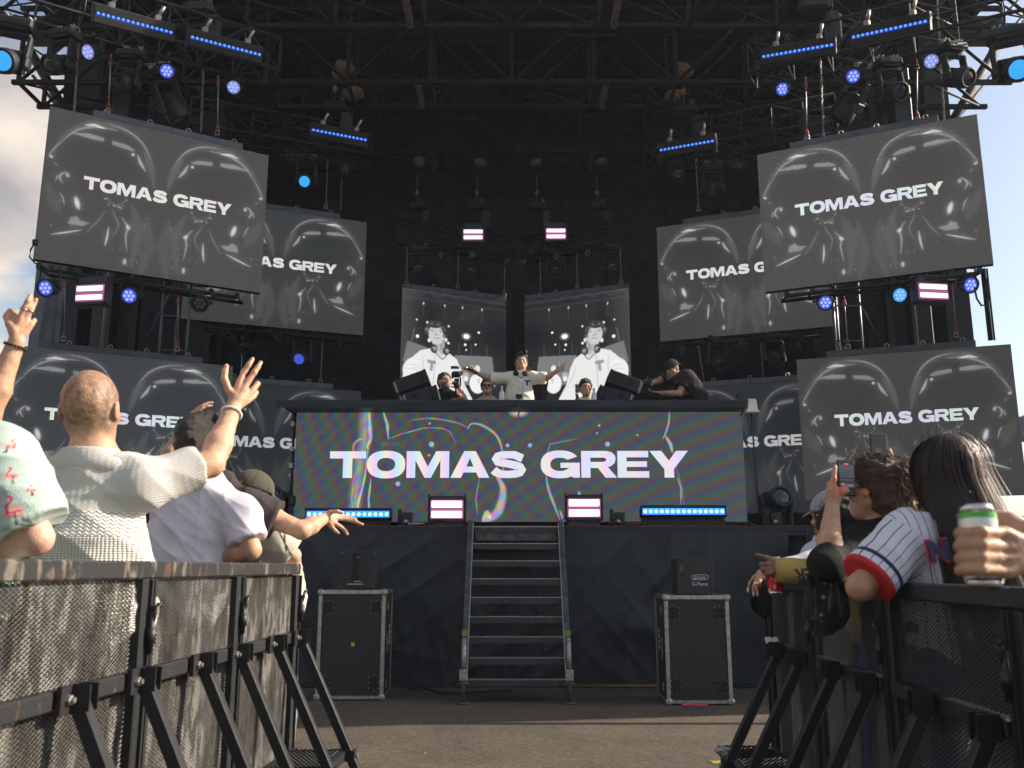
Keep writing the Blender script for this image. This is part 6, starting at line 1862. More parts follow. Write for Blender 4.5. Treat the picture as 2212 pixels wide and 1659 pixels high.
t, J = person('shaven headed man in cream knit shirt raising two fingers of his right hand', J, 'warm', 1.10, .0048, face_R((-.03, 1, .12), (0, -.1, 1)), hands=[hd], paint=bald_paint, headk=dict(face=True))
def knit_mat():
    m, n, l, b = nodes('cream patterned knit')
    tc = n.new('ShaderNodeTexCoord'); sp = n.new('ShaderNodeSeparateXYZ'); l.new(tc.outputs['Object'], sp.inputs[0])
    def mth(op, a, b_=None, c=None):
        k = n.new('ShaderNodeMath'); k.operation = op
        for i, v in enumerate((a, b_, c)):
            if v is None: continue
            if isinstance(v, (int, float)): k.inputs[i].default_value = v
            else: l.new(v, k.inputs[i])
        return k.outputs[0]
    x, z = sp.outputs['X'], sp.outputs['Z']
    zig = mth('MULTIPLY', mth('PINGPONG', mth('MULTIPLY', x, 105.0), 1.0), .0075)
    chev = mth('ABSOLUTE', mth('SINE', mth('MULTIPLY', mth('ADD', z, zig), 270.0)))
    rib = mth('MULTIPLY', mth('ABSOLUTE', mth('SINE', mth('MULTIPLY', x, 310.0))), mth('ABSOLUTE', mth('SINE', mth('MULTIPLY', z, 420.0))))
    band = mth('GREATER_THAN', mth('SINE', mth('MULTIPLY', z, 34.0)), 0.1)
    yoke = mth('LESS_THAN', z, 1.375)
    h = mth('ADD', mth('MULTIPLY', chev, band), mth('MULTIPLY', rib, mth('SUBTRACT', 1.0, band)))
    h = mth('ADD', mth('MULTIPLY', h, yoke), mth('MULTIPLY', mth('SUBTRACT', 1.0, yoke), mth('MULTIPLY', mth('ABSOLUTE', mth('SINE', mth('MULTIPLY', mth('ADD', z, mth('MULTIPLY', zig, 1.0)), 420.0))), .35)))
    bp = n.new('ShaderNodeBump'); bp.inputs['Strength'].default_value = 1.0; bp.inputs['Distance'].default_value = .005; l.new(h, bp.inputs['Height']); l.new(bp.outputs[0], b.inputs['Normal'])
    mr = n.new('ShaderNodeMapRange'); mr.inputs['To Min'].default_value = .46; mr.inputs['To Max'].default_value = .76; l.new(h, mr.inputs['Value'])
    cb = n.new('ShaderNodeVectorMath'); cb.operation = 'SCALE'; cb.inputs[0].default_value = (1.0, .975, .93); l.new(mr.outputs[0], cb.inputs['Scale']); l.new(cb.outputs[0], b.inputs['Base Color'])
    b.inputs['Roughness'].default_value = .9; b.inputs['Specular IOR Level'].default_value = .15
    return m
M['knit'] = knit_mat()
sh = shirt(t, J, (.6, .57, .52), 'shirt', .80, .018, .0055, None, 'knit', 1.1, .015, 3, 1.0, loose=.92, neckcut=.0, flare=.02, dirs=((.3, 0, 1), (1, 0, .5), (.8, 0, -.6)))
S = SDF(J['neck'] - .22, J['neck'] + .22, .005)      # folded collar
nk = J['neck']; S.ell(nk + np.array([0, -.012, 0]), (.092, .088, .07), None, .01); S.ell(nk + np.array([0, -.04, -.035]), (.135, .062, .05), None, .03)
S.plane(nk + np.array([0, 0, .022]), (0, 0, 1)); S.plane(nk + np.array([0, 0, -.062]), (0, .5, -1))
P, F = S.mesh(); link('collar', npmesh('collar', P - J['_base'], F, M['knit'], True), t)
trousers(t, J, (.04, .05, .08)); shoes(t, J)
beads(t, J, a3(500, 893, 3.27), J['wrR'] - J['elR'], .036, 26, .0052, M['white'])

# ---- person at the left edge with a ringed hand raised
J = dict(head=a3(-150, 800, 3.0), neck=a3(-150, 905, 3.0), shL=a3(-265, 985, 3.05), shR=a3(-60, 975, 3.0), elR=a3(-22, 905, 2.95), wrR=a3(36, 738, 2.95),
         elL=a3(-300, 1150, 3.0), wrL=a3(-250, 1280, 3.1), chest=a3(-155, 1060, 3.0), hip=a3(-160, 1290, 3.05))
J['elR'] = a3(-30, 900, 2.95); standing_legs(J); W = J['wrR']
hd = [([W, a3(33, 690, 2.95)], .020, .013), ([W, a3(45, 686, 2.95)], .020, .013), ([W, a3(57, 690, 2.96)], .019, .013), ([W, a3(68, 700, 2.97)], .018, .012), ([W, a3(30, 715, 2.94), a3(20, 700, 2.94)], .021, .013),
      ([a3(45, 686, 2.95), a3(54, 664, 2.95), a3(61, 650, 2.95), a3(66, 638, 2.96)], .0115, .008), ([a3(57, 688, 2.96), a3(66, 668, 2.96), a3(73, 657, 2.97), a3(78, 647, 2.97)], .0115, .008),
      ([a3(33, 690, 2.95), a3(30, 676, 2.98), a3(35, 672, 3.0)], .011, .0085), ([a3(68, 700, 2.97), a3(74, 692, 3.0), a3(70, 697, 3.02)], .010, .008), ([a3(20, 702, 2.94), a3(14, 684, 2.95), a3(22, 670, 2.96)], .013, .009)]
t, J = person('person at the left edge raising a hand with two rings and dark bracelet', J, 'tan', 1.02, .005, face_R((0, 1, .1)), hands=[hd])
shirt(t, J, (.10, .12, .16), 'shirt', .6, .014, .007); trousers(t, J, (.05, .05, .06)); hair_cap(t, J, (.02, .014, .01), .014, .007)
ring(t, J, a3(52, 668, 2.95), a3(61, 650, 2.95) - a3(52, 668, 2.95), .0118, .0026); ring(t, J, a3(64, 673, 2.96), a3(73, 657, 2.97) - a3(64, 673, 2.96), .0118, .002)
beads(t, J, a3(33, 748, 2.95), J['wrR'] - J['elR'], .033, 22, .005, M['rubber'])

# ---- flamingo shirt, elbow on the rail
J = dict(head=a3(-150, 850, 2.5), neck=a3(-140, 950, 2.5), shL=a3(-290, 1010, 2.55), shR=a3(-8, 990, 2.5), elR=a3(78, 1163, 2.5), wrR=a3(-75, 1195, 2.6),
         elL=a3(-320, 1180, 2.5), wrL=a3(-240, 1300, 2.6), chest=a3(-140, 1100, 2.5), hip=a3(-150, 1300, 2.5))
standing_legs(J); W = J['wrR']
t, J = person('person in pale mint flamingo print shirt, elbow resting on the left rail', J, 'pink', 1.05, .0055, face_R((.05, 1, .1)), hands=[lambda S: auto_hand(S, W, (-1, .2, 0), (0, 0, -1))], arm_r=1.0)
def flamingo(P, C, N):
    b = J['_base']; 
    def pt(x, y): return np.array(a3(x, y, 2.42))
    def seg(p, q, r, col):
        nonlocal C
        a, c = pt(*p), pt(*q); d = c - a; A2 = P[:, [0, 2]] - a[[0, 2]]; d2 = d[[0, 2]]; L = (d2 ** 2).sum() + 1e-9; tt = np.clip((A2 @ d2) / L, 0, 1)
        q_ = np.hypot(A2[:, 0] - tt * d2[0], A2[:, 1] - tt * d2[1]); m = np.clip((r * 1.3 - q_) / (r * .5), 0, 1)[:, None] * (N[:, 1:2] < .3); C = C * (1 - m) + np.array(col) * m
    pk, hp, bk = (.75, .36, .30), (.62, .03, .09), (.03, .02, .03)
    for (ox, oy, sc_, fl) in ((42, 1108, .8, 1), (32, 1030, .45, 1), (2, 1085, .6, -1), (68, 1060, .3, 1), (20, 965, .4, -1)):
        T = lambda x, y: (ox + fl * x * sc_, oy + y * sc_)
        seg(T(-12, 2), T(10, -2), .017 * sc_, pk); seg(T(-18, 4), T(18, -5), .0028 * sc_, hp); seg(T(-15, 0), T(-20, -14), .0032 * sc_, hp); seg(T(-20, -14), T(-10, -26), .0032 * sc_, hp); seg(T(-10, -26), T(-6, -38), .0034 * sc_, hp); seg(T(-6, -38), T(-14, -42), .004 * sc_, hp)
        seg(T(4, 4), T(8, 22), .0016, bk); seg(T(8, 22), T(4, 30), .0016, bk); seg(T(4, 30), T(14, 34), .0016, bk)
    return C
shirt(t, J, (.40, .51, .46), 'shirt', .86, .016, .0042, None, 'cloth', 1.05, .014, 5, 1.0, painter=flamingo, loose=1.35, flare=.03)
trousers(t, J, (.1, .1, .12)); hair_cap(t, J, (.03, .02, .012), .014, .007)

# ---- man in a white tee leaning on the rail, dark hair
J = dict(head=a3(428, 957, 4.0), neck=a3(432, 1035, 4.0), shL=a3(372, 1092, 4.05), shR=a3(518, 1112, 4.0), elR=a3(543, 1188, 3.98), wrR=a3(462, 1207, 4.02),
         elL=a3(352, 1012, 4.15), wrL=a3(400, 922, 4.2), chest=a3(415, 1165, 4.05), hip=a3(372, 1290, 4.12))
standing_legs(J); W = J['wrR']; WL = J['wrL']
t, J = person('dark haired man in a plain white tee leaning on the left rail, left hand raised', J, 'tan', 1.0, .0055, face_R((.35, 1, .05)),
              hands=[lambda S: auto_hand(S, W, (-1, .1, -.05), (0, 0, -1), .95), lambda S: auto_hand(S, WL, (.55, .1, 1.0), (.8, .6, -.3), .95, (.35, .3, .3, .3), side=-1)])
def tee_p(P, C, N): return C
shirt(t, J, (.70, .68, .74), 't_shirt', .72, .017, .0055, None, 'cloth', 1.0, .013, 8, 1.08, loose=1.12, flare=.03, dirs=((.8, 0, 1), (1, 0, .2), (.5, 0, 1)), neckcut=.02)
trousers(t, J, (.05, .06, .1)); shoes(t, J)
def quiff(S, L, s, R):
    for k in range(7): S.ell(L(-.03 + .018 * k, .02 + .006 * k, .115 + .006 * math.sin(k)), np.array([.030, .045, .028]) * s, R, .012)
hair_cap(t, J, (.022, .016, .012), .008, .004, extra=quiff, amp=.004, back=-.03, seed=3)

# ---- person in the charcoal tee reaching out
J = dict(head=a3(452, 975, 4.55), neck=a3(468, 1045, 4.5), shL=a3(420, 1100, 4.5), shR=a3(538, 1098, 4.4), elR=a3(652, 1146, 4.42), wrR=a3(704, 1118, 4.55),
         elL=a3(430, 1200, 4.5), wrL=a3(470, 1240, 4.6), chest=a3(478, 1170, 4.45), hip=a3(470, 1300, 4.5))
standing_legs(J); W = J['wrR']
hd = [([W, a3(722, 1112, 4.6)], .020, .014), ([W, a3(724, 1120, 4.6)], .020, .014), ([W, a3(722, 1129, 4.59)], .020, .014), ([W, a3(716, 1137, 4.58)], .019, .012), ([W, a3(712, 1107, 4.55)], .020, .014),
      ([a3(722, 1112, 4.6), a3(742, 1116, 4.63), a3(756, 1118, 4.64), a3(768, 1122, 4.64)], .0115, .0085), ([a3(724, 1120, 4.6), a3(748, 1122, 4.63), a3(766, 1126, 4.64), a3(783, 1133, 4.64)], .0115, .0085),
      ([a3(722, 1129, 4.59), a3(736, 1138, 4.62), a3(746, 1146, 4.63), a3(750, 1154, 4.62)], .0115, .0085), ([a3(716, 1137, 4.58), a3(724, 1146, 4.6), a3(731, 1152, 4.6)], .0105, .008), ([a3(712, 1107, 4.55), a3(728, 1104, 4.54), a3(740, 1108, 4.55)], .012, .009)]
t, J = person('person in a charcoal tee reaching a limp hand over the left rail', J, 'warm', 1.02, .0052, face_R((.4, 1, 0)), hands=[hd])
shirt(t, J, (.050, .042, .042), 't_shirt', .52, .018, .0055, None, 'cloth', 1.0, .010, 12, 1.0, loose=1.25, flare=.02)
trousers(t, J, (.04, .04, .05)); shoes(t, J); hair_cap(t, J, (.02, .014, .01), .012, .006, seed=5)

# ---- cap and cream jersey
Rc = face_R((.85, .5, -.35))
J = dict(head=a3(545, 1072, 4.78), neck=a3(540, 1125, 4.85), shL=a3(520, 1165, 4.95), shR=a3(590, 1168, 4.78), elR=a3(632, 1200, 4.82), wrR=a3(618, 1238, 4.98),
         elL=a3(520, 1235, 5.0), wrL=a3(560, 1260, 5.1), chest=a3(575, 1205, 4.9), hip=a3(575, 1310, 4.95))
standing_legs(J); W = J['wrR']
t, J = person('person in olive grey cap and cream piped jersey beside the left rail end', J, 'fair', 1.0, .0052, Rc, hands=[lambda S: auto_hand(S, W, (.2, 1, -.1), (0, 0, -1))])
def piping(P, C, N):
    a, c = a3(600, 1140, 4.7), a3(640, 1225, 4.7); d = (c - a)[[0, 2]]; Q = P[:, [0, 2]] - a[[0, 2]]; L = (d ** 2).sum(); tt = np.clip(Q @ d / L, 0, 1); r = np.hypot(Q[:, 0] - tt * d[0], Q[:, 1] - tt * d[1])
    C[r < .0045] = (.06, .05, .045)
    a, c = a3(612, 1135, 4.7), a3(618, 1190, 4.7); d = (c - a)[[0, 2]]; Q = P[:, [0, 2]] - a[[0, 2]]; L = (d ** 2).sum(); tt = np.clip(Q @ d / L, 0, 1); r = np.hypot(Q[:, 0] - tt * d[0], Q[:, 1] - tt * d[1])
    C[r < .004] = (.06, .05, .045); return C
shirt(t, J, (.62, .56, .47), 'jersey', .85, .02, .0055, None, 'cloth', 1.0, .013, 15, 1.05, painter=piping, loose=1.3, flare=.04)
trousers(t, J, (.2, .2, .22)); shoes(t, J)
hair_cap(t, J, (.10, .06, .035), .010, .006, seed=6, back=-.075)
def cap_hat(t, J, col, fwd=1, name='cap', brim=True, seed=2, tilt=0):
    s = J['_s']; R = J['_R']; c = J['head']; L = lambda x, y, z: c + R @ (np.array([x, y, z]) * s)
    S = SDF(c - .26, c + .26, .0045)
    S.ell(L(0, -.010, .040), np.array([.094, .112, .100]) * s, R, .01)
    P0 = L(0, 0, .030); S.plane(P0, R @ np.array([0, 0.12 * fwd, -1]))
    if brim:
        for i in range(9):
            x = (-.06 + .015 * i); S.cap(L(x, .085 * fwd, .040 - 3 * x * x), L(x * .9, (.15 + .02 * math.cos(x * 18)) * fwd, .030 - 6 * x * x), .0055 * s, .0045 * s, .012)
    P, F = S.mesh(); N = vnormals(P, F); hl = (P - c) @ R / s
    ang = np.arctan2(hl[:, 0], hl[:, 1]); seam = np.abs(((ang / (math.pi / 3)) + 100.5) % 1 - .5) * np.hypot(hl[:, 0], hl[:, 1])
    m = (seam < .0016) & (hl[:, 2] > .035); P = P - N * (.003 * m)[:, None]
    C = np.repeat(np.array(col)[None], len(P), 0); C[m] *= .6
    d = np.hypot(hl[:, 0], hl[:, 1] + .01); C[(d < .011) & (hl[:, 2] > .1)] *= .7
    return link(name, npmesh(name, P - J['_base'], F, M['cloth'], True, C), t)
cap_hat(t, J, (.085, .080, .062))

# ---- long haired woman in the pinstriped jersey
J = dict(head=a3(2040, 1026, 3.0), neck=a3(2045, 1112, 3.0), shL=a3(1958, 1160, 3.0), shR=a3(2165, 1160, 3.06), elL=a3(1858, 1268, 2.95), wrL=a3(1915, 1262, 3.17),
         elR=a3(2230, 1290, 3.05), wrR=a3(2190, 1300, 3.2), chest=a3(2066, 1225, 3.06), hip=a3(2080, 1400, 3.12))
standing_legs(J); W = J['wrL']
t, J = person('woman with long straight dark hair in a white pinstriped jersey, elbow over the right rail', J, 'tan', 1.0, .005, face_R((-.15, 1, .1)), hands=[lambda S: auto_hand(S, W, (.3, 1, .1), (0, 0, -1), .9)], arm_r=1.0)
SHL, ELL = J['shL'], J['elL']; dA = (ELL - SHL) / np.linalg.norm(ELL - SHL); bA = np.cross(dA, [0, 1, 0]); bA /= np.linalg.norm(bA)
def jersey_attr(P, N):
    ta = (P - SHL) @ dA; on = (ta > .015) & (P[:, 0] < SHL[0] + .03)
    su = np.where(on, (P - SHL) @ bA * 1.0, (P[:, 0] - J['chest'][0]) + .12 * (P[:, 2] - 1.2))
    return {'su': su, 'ta': np.where(on, ta, -1)}
def jersey_mat(L):
    m, n, l, b = nodes('pinstriped jersey cloth')
    def mth(op, a, b_=None, c=None):
        k = n.new('ShaderNodeMath'); k.operation = op
        for i, v in enumerate((a, b_, c)):
            if v is None: continue
            if isinstance(v, (int, float)): k.inputs[i].default_value = v
            else: l.new(v, k.inputs[i])
        return k.outputs[0]
    su = n.new('ShaderNodeAttribute'); su.attribute_name = 'su'; ta = n.new('ShaderNodeAttribute'); ta.attribute_name = 'ta'
    line = mth('LESS_THAN', mth('PINGPONG', su.outputs['Fac'], .0135), .0013)
    def mix(f, a, c):
        x = n.new('ShaderNodeMix'); x.data_type = 'RGBA'; l.new(f, x.inputs['Factor'])
        if isinstance(a, tuple): x.inputs['A'].default_value = a
        else: l.new(a, x.inputs['A'])
        x.inputs['B'].default_value = c; return x.outputs['Result']
    c = mix(line, (.66, .67, .74, 1), (.03, .045, .10, 1))
    c = mix(mth('MULTIPLY', mth('GREATER_THAN', ta.outputs['Fac'], L - .052), mth('LESS_THAN', ta.outputs['Fac'], L - .038)), c, (.025, .035, .09, 1))
    c = mix(mth('GREATER_THAN', ta.outputs['Fac'], L - .014), c, (.55, .035, .04, 1))
    l.new(c, b.inputs['Base Color']); b.inputs['Roughness'].default_value = .7; b.inputs['Specular IOR Level'].default_value = .25
    return m
LA = np.linalg.norm(ELL - SHL) * .83
shirt(t, J, (.66, .67, .72), 'jersey', .83, .017, .004, None, jersey_mat(LA), 1.0, .009, 22, 1.0, attrs=jersey_attr, loose=1.12, neckcut=.0, dirs=((.8, 0, 1), (1, 0, .5), (.4, 0, 1)))
Lm = link('lettering', font_mesh('lettering', 'N', .085, pm('navy cloth print', (.03, .04, .10), .7), .004, 1.1, .002), t); Lm.location = Vector(a3(2030, 1192, 2.875) - J['_base']); Lm.rotation_euler = (math.pi / 2, -.12, .1)
Lr = link('letter_outline', font_mesh('letter_outline', 'N', .096, pm('red cloth print', (.5, .04, .06), .7), .007, 1.08, .001), t); Lr.location = Lm.location + Vector((-.001, .006, -.001)); Lr.rotation_euler = Lm.rotation_euler
trousers(t, J, (.06, .08, .14)); shoes(t, J)
# hair: dense inner mass and long strands
def long_hair(t, J, col, length, top, seed=1, n=5200, width=.105, w=.0017, red=None, spreadx=.2, zend=1.05):
    s = J['_s']; R = J['_R']; c = J['head']; rs = np.random.RandomState(seed)
    S = SDF(c + np.array([-.32, -.30, -.62]), c + np.array([.34, .22, .2]), .007)
    L = lambda x, y, z: c + R @ (np.array([x, y, z]) * s)
    S.ell(L(0, -.014, .030), np.array([.088, .104, .096]) * s, R, .02)
    S.ell(L(0, -.035, -.06), np.array([.092, .085, .12]) * s, R, .04)
    S.cap(L(0, -.06, -.1), L(.05, -.11, -.30), .085, .095, .05); S.cap(L(.05, -.11, -.30), L(.10, -.13, -.50), .095, .075, .05); S.cap(L(-.03, -.07, -.1), L(-.015, -.12, -.42), .07, .07, .05)
    S.plane(L(0, .055, .04), R @ np.array([0, .8, -.6]))
    P, F = S.mesh(); o = link('hair', npmesh('hair', P - J['_base'], F, M['hair'], True, np.repeat(np.array(col)[None] * .8, len(P), 0)), t)
    # strand guides: start on the crown, follow the head, then fall
    n_ = n; seg = 16; th = rs.uniform(-2.6, 2.6, n_); el = rs.uniform(0.0, 1.0, n_)
    vs = []; part = .0
    e0 = np.arccos(1 - el * .75)                   # start angle from the crown
    az = th                                        # azimuth, 0 = straight back
    rad = np.array([.092, .108, .100]) * s
    Rm = np.array(R)
    hgt0 = c + np.zeros((n_, 3))
    jit = rs.normal(size=(n_, 3)) * np.where(rs.rand(n_, 1) < .12, .011, .004); wav = rs.uniform(0, 6.3, n_); Ltot = length * rs.uniform(.82, 1.05, n_)
    side = np.stack([np.cos(az), np.sin(az) * .6, 0 * az], -1) @ Rm.T
    for k in range(seg + 1):
        u = k / seg
        ang = e0 + u * 6.0                          # sweep over the skull first
        on = ang < 1.75
        a_ = np.minimum(ang, 1.75)
        loc = np.stack([np.sin(a_) * np.sin(az) * rad[0], -np.sin(a_) * np.cos(az) * rad[1] - .012, np.cos(a_) * rad[2] + .028], -1)
        drop = np.maximum(ang - 1.75, 0) / 6.0 * Ltot * 1.35
        p = c + loc @ Rm.T
        fr = np.clip(drop / length, 0, 1)
        p = p + np.stack([(.14 * fr + spreadx * fr * np.sin(az) * .30), -.09 * fr - .004 * np.sin(drop * 6 + wav), -drop], -1)
        p = p + jit * (1 + 2 * u)
        ww = w * (1 - .5 * u)
        vs.append(np.stack([p - side * ww, p + side * ww], 1))
    V = np.stack(vs, 1).reshape(-1, 3); k = seg + 1
    b = ((np.arange(n_) * k * 2)[:, None] + (np.arange(seg) * 2)[None]).reshape(-1); F = np.stack([b, b + 1, b + 3, b + 2], -1)
    C = np.repeat(np.array(col)[None], n_, 0) * rs.uniform(.35, 1.8, (n_, 1)) * (1 + .6 * np.sin(az * 23 + 2 * np.sin(az * 7)))[:, None]
    if red is not None: C = np.where((np.sin(az) > .25)[:, None] & (rs.rand(n_, 1) < .55), np.array(red), C)  # reddish sun glow on the right side, painted into the strand colours
    C = np.repeat(C[:, None], k * 2, 1).reshape(-1, 3)
    link('hair_strands', npmesh('hair_strands', V - J['_base'], F, M['strand'], True, np.clip(C, .001, 1)), t)
long_hair(t, J, (.024, .015, .012), .62, 0, 4, red=(.13, .05, .028), n=8000)
rs = np.random.RandomState(9)          # flyaway hairs
rt = J['head'] + rs.normal(size=(90, 3)) * np.array([.05, .05, .01]) + np.array([0, 0, .115]); dr = rs.normal(size=(90, 3)) * .6 + np.array([0, 0, 1.]); dr /= np.linalg.norm(dr, axis=1, keepdims=True)
strands(t, J, rt, dr, .09, (.02, .013, .012), 'flyaway_hair', .0005, 7, 2.2, 5, .1)

# ---- woman with the messy bun filming with a phone
Rw = face_R((-.62, .78, .05))
J = dict(head=a3(1887, 1056, 3.4), neck=a3(1908, 1128, 3.42), shL=a3(1880, 1178, 3.4), shR=a3(2010, 1190, 3.5), elL=a3(1788, 1218, 3.22), wrL=a3(1798, 1092, 3.32),
         elR=a3(1985, 1290, 3.45), wrR=a3(1878, 1120, 3.5), chest=a3(1950, 1240, 3.48), hip=a3(1960, 1400, 3.5))
standing_legs(J); W = J['wrL']
hd = [([W, a3(1790, 1062, 3.31)], .021, .015), ([W, a3(1800, 1052, 3.31)], .022, .015), ([W, a3(1810, 1060, 3.32)], .021, .015), ([W, a3(1813, 1072, 3.33)], .020, .014),
      ([a3(1798, 1054, 3.31), a3(1801, 1034, 3.31), a3(1802, 1020, 3.315), a3(1804, 1007, 3.32)], .0125, .0085),
      ([a3(1790, 1062, 3.32), a3(1793, 1046, 3.38), a3(1806, 1040, 3.42), a3(1822, 1040, 3.42)], .012, .009), ([a3(1792, 1068, 3.33), a3(1800, 1062, 3.40), a3(1815, 1056, 3.42)], .012, .009), ([a3(1798, 1078, 3.34), a3(1806, 1074, 3.40), a3(1820, 1070, 3.42)], .011, .008),
      ([a3(1812, 1074, 3.32), a3(1820, 1062, 3.31), a3(1826, 1054, 3.32), a3(1830, 1052, 3.34)], .0145, .0105)]
t, J = person('woman with messy brown bun and dark glasses, black top, filming with her phone', J, 'warm', .97, .005, Rw, hands=[hd, ], headk=dict(face=True), arm_r=1.05)
shirt(t, J, (.016, .016, .017), 'top', 1.12, .012, .0055, None, 'cloth', 1.0, .014, 31, 1.0, loose=1.0, dirs=((.8, 0, 1), (1, 0, .3)))
trousers(t, J, (.04, .05, .09)); shoes(t, J)
def bun(S, L, s, R): 
    S.ell(L(.02, -.115, .045), np.array([.058, .048, .056]) * s, R, .015); S.ell(L(.045, -.135, .03), np.array([.035, .03, .04]) * s, R, .015); S.ell(L(0, -.06, -.05), np.array([.07, .06, .06]) * s, R, .03)
hair_cap(t, J, (.050, .028, .017), .012, .0045, extra=bun, amp=.006, seed=7, freq=(50, 130), back=-.075)
rs = np.random.RandomState(19); R_ = J['_R']; H = J['head']
def loc(x, y, z): return H + R_ @ np.array([x, y, z])
n_ = 900; az = rs.uniform(-2.4, 2.4, n_); e0 = rs.uniform(.2, 1.5, n_)
rt = np.stack([np.sin(e0) * np.sin(az) * .096, -np.sin(e0) * np.cos(az) * .116, np.cos(e0) * .112 + .028], -1); drr = loc(.02, -.12, .045) - (H + rt @ R_.T); drr /= np.linalg.norm(drr, axis=1, keepdims=True)
strands(t, J, H + rt @ R_.T, drr + rs.normal(size=(n_, 3)) * .25, .085, (.10, .058, .034), 'hair_strands', .0013, 8, -.1, 3, .08)
bc = loc(.025, -.125, .045); rt = rs.normal(size=(500, 3)); rt /= np.linalg.norm(rt, axis=1, keepdims=True); tn = np.cross(rt, rs.normal(size=(500, 3))); tn /= np.linalg.norm(tn, axis=1, keepdims=True)
strands(t, J, bc + rt * .064, tn, .09, (.11, .062, .036), 'bun_strands', .0013, 8, .1, 4, .25)
rt = H + (rs.normal(size=(110, 3)) * np.array([.05, .05, .008]) + np.array([0, 0, .125])) @ R_.T; dr = rs.normal(size=(110, 3)) * .9 + np.array([0, 0, .8]); dr /= np.linalg.norm(dr, axis=1, keepdims=True)
strands(t, J, rt, dr, .07, (.08, .045, .025), 'flyaway_hair', .0005, 7, 1.6, 6, .15)
# low hanging locks at the nape
rt = loc(.02, -.085, -.03)[None] + rs.normal(size=(500, 3)) * .03; dr = np.tile(np.array([0.05, -.1, -1.0]), (500, 1)) + rs.normal(size=(500, 3)) * .15; dr /= np.linalg.norm(dr, axis=1, keepdims=True)
strands(t, J, rt, dr, .10, (.07, .042, .022), 'nape_strands', .0012, 7, .5, 8, .08)
g = MB()
Lc = lambda x, y, z: Vector(loc(x, y, z) - J['_base'])
for q in (-1, 1): g.tube(Lc(q * .075, .085, .006), Lc(q * .088, -.02, .0), .0026, n=6); g.box(Lc(q * .033, .103, .002), (.045, .004, .032), Matrix(R_.tolist()))
g.tube(Lc(-.06, .1, .012), Lc(.06, .1, .012), .002, n=6); g.build('glasses', M['rubber'], t)
def phone(label, x0, x1, y0, y1, d, tilt=0.0, rec=True):
    a, b = A((x0 + x1) / 2, (y0 + y1) / 2, d), None
    w = (x1 - x0) * d / FV; h = (y1 - y0) * d / FV
    t = thing('phone', label, 'phone', a, (-.05, tilt, .05), 'phones held up')
    g = MB(); g.box((0, 0, 0), (w, .009, h), bev=.003); g.build('case', M['rubber'], t)
    c = Canvas(60, 130, .46, .012)
    c.I[:] = .012
    if rec:
        c.poly([(.02, .12), (.44, .12), (.44, .78), (.02, .78)], (.035, .038, .045)); c.poly([(.02, .5), (.44, .5), (.44, .66), (.02, .66)], (.02, .02, .025))
        c.poly([(.17, .085), (.29, .085), (.29, .115), (.17, .115)], (.7, .05, .05))
        for k in range(6): c.ell(.09 + k * .055, .56 + .01 * (k % 2), .012, .012, (.2, .2, .22))
        c.poly([(.06, .66), (.16, .66), (.16, .70), (.06, .70)], (.12, .12, .14)); c.line([(.07, .71), (.40, .72)], .012, (.25, .25, .28)); c.ell(.23, .88, .035, .035, (.16, .16, .17))
    else:
        c.poly([(.02, .5), (.44, .5), (.44, .66), (.02, .66)], (.02, .025, .04)); c.line([(.04, .58), (.42, .59)], .012, (.10, .13, .22)); c.line([(.05, .45), (.40, .46)], .008, (.05, .05, .06))
    me = c.mesh('screen', w * .9, h * .94, PHM); o = link('screen', me, t); o.location = (0, -.0052, 0)
    return t
def ph_mat():
    m, n, l, b = nodes('phone display'); at = n.new('ShaderNodeAttribute'); at.attribute_name = 'Col'
    l.new(at.outputs['Color'], b.inputs['Emission Color']); b.inputs['Emission Strength'].default_value = 1.0; b.inputs['Base Color'].default_value = (.01, .01, .012, 1); b.inputs['Roughness'].default_value = .08
    return m
PHM = ph_mat()
phone('black phone recording the stage, held by the woman with the bun', 1809, 1848, 993, 1072, 3.34, .03)
phone('dark phone held highest, above the messy bun', 1880, 1918, 936, 1012, 3.75, .02, False)

# ---- person holding the second phone, mostly hidden
J = dict(head=a3(1975, 1075, 4.3), neck=a3(1975, 1140, 4.3), shL=a3(1900, 1185, 4.3), shR=a3(2020, 1185, 4.35), elR=a3(1985, 1130, 4.0), wrR=a3(1928, 1042, 3.85),
         elL=a3(1890, 1230, 4.2), wrL=a3(1900, 1260, 4.1), chest=a3(1960, 1230, 4.3), hip=a3(1960, 1330, 4.35))
standing_legs(J); W = J['wrR']
hd = [([W, a3(1924, 1012, 3.82)], .02, .014), ([W, a3(1916, 1012, 3.82)], .02, .014), ([W, a3(1908, 1016, 3.83)], .02, .014), ([a3(1924, 1012, 3.8), a3(1927, 994, 3.76), a3(1923, 980, 3.745), a3(1921, 972, 3.745)], .0135, .0095),
      ([a3(1914, 1000, 3.81), a3(1896, 984, 3.81), a3(1880, 984, 3.79), a3(1876, 988, 3.76)], .0105, .008), ([a3(1914, 1006, 3.81), a3(1896, 997, 3.81), a3(1880, 998, 3.79), a3(1876, 1000, 3.76)], .0105, .008), ([a3(1912, 1012, 3.81), a3(1896, 1010, 3.81), a3(1882, 1010, 3.79)], .0105, .008), ([a3(1914, 1000, 3.81), a3(1896, 972, 3.81), a3(1878, 968, 3.79)], .0105, .008)]
t, J = person('person hidden behind the bun, one hand holding a phone up high', J, 'warm', 1.0, .006, face_R((-.3, 1, .1)), hands=[hd])
shirt(t, J, (.3, .3, .32), 'shirt', .6, .015, .008); hair_cap(t, J, (.02, .014, .01), .014, .007); trousers(t, J, (.05, .05, .06))

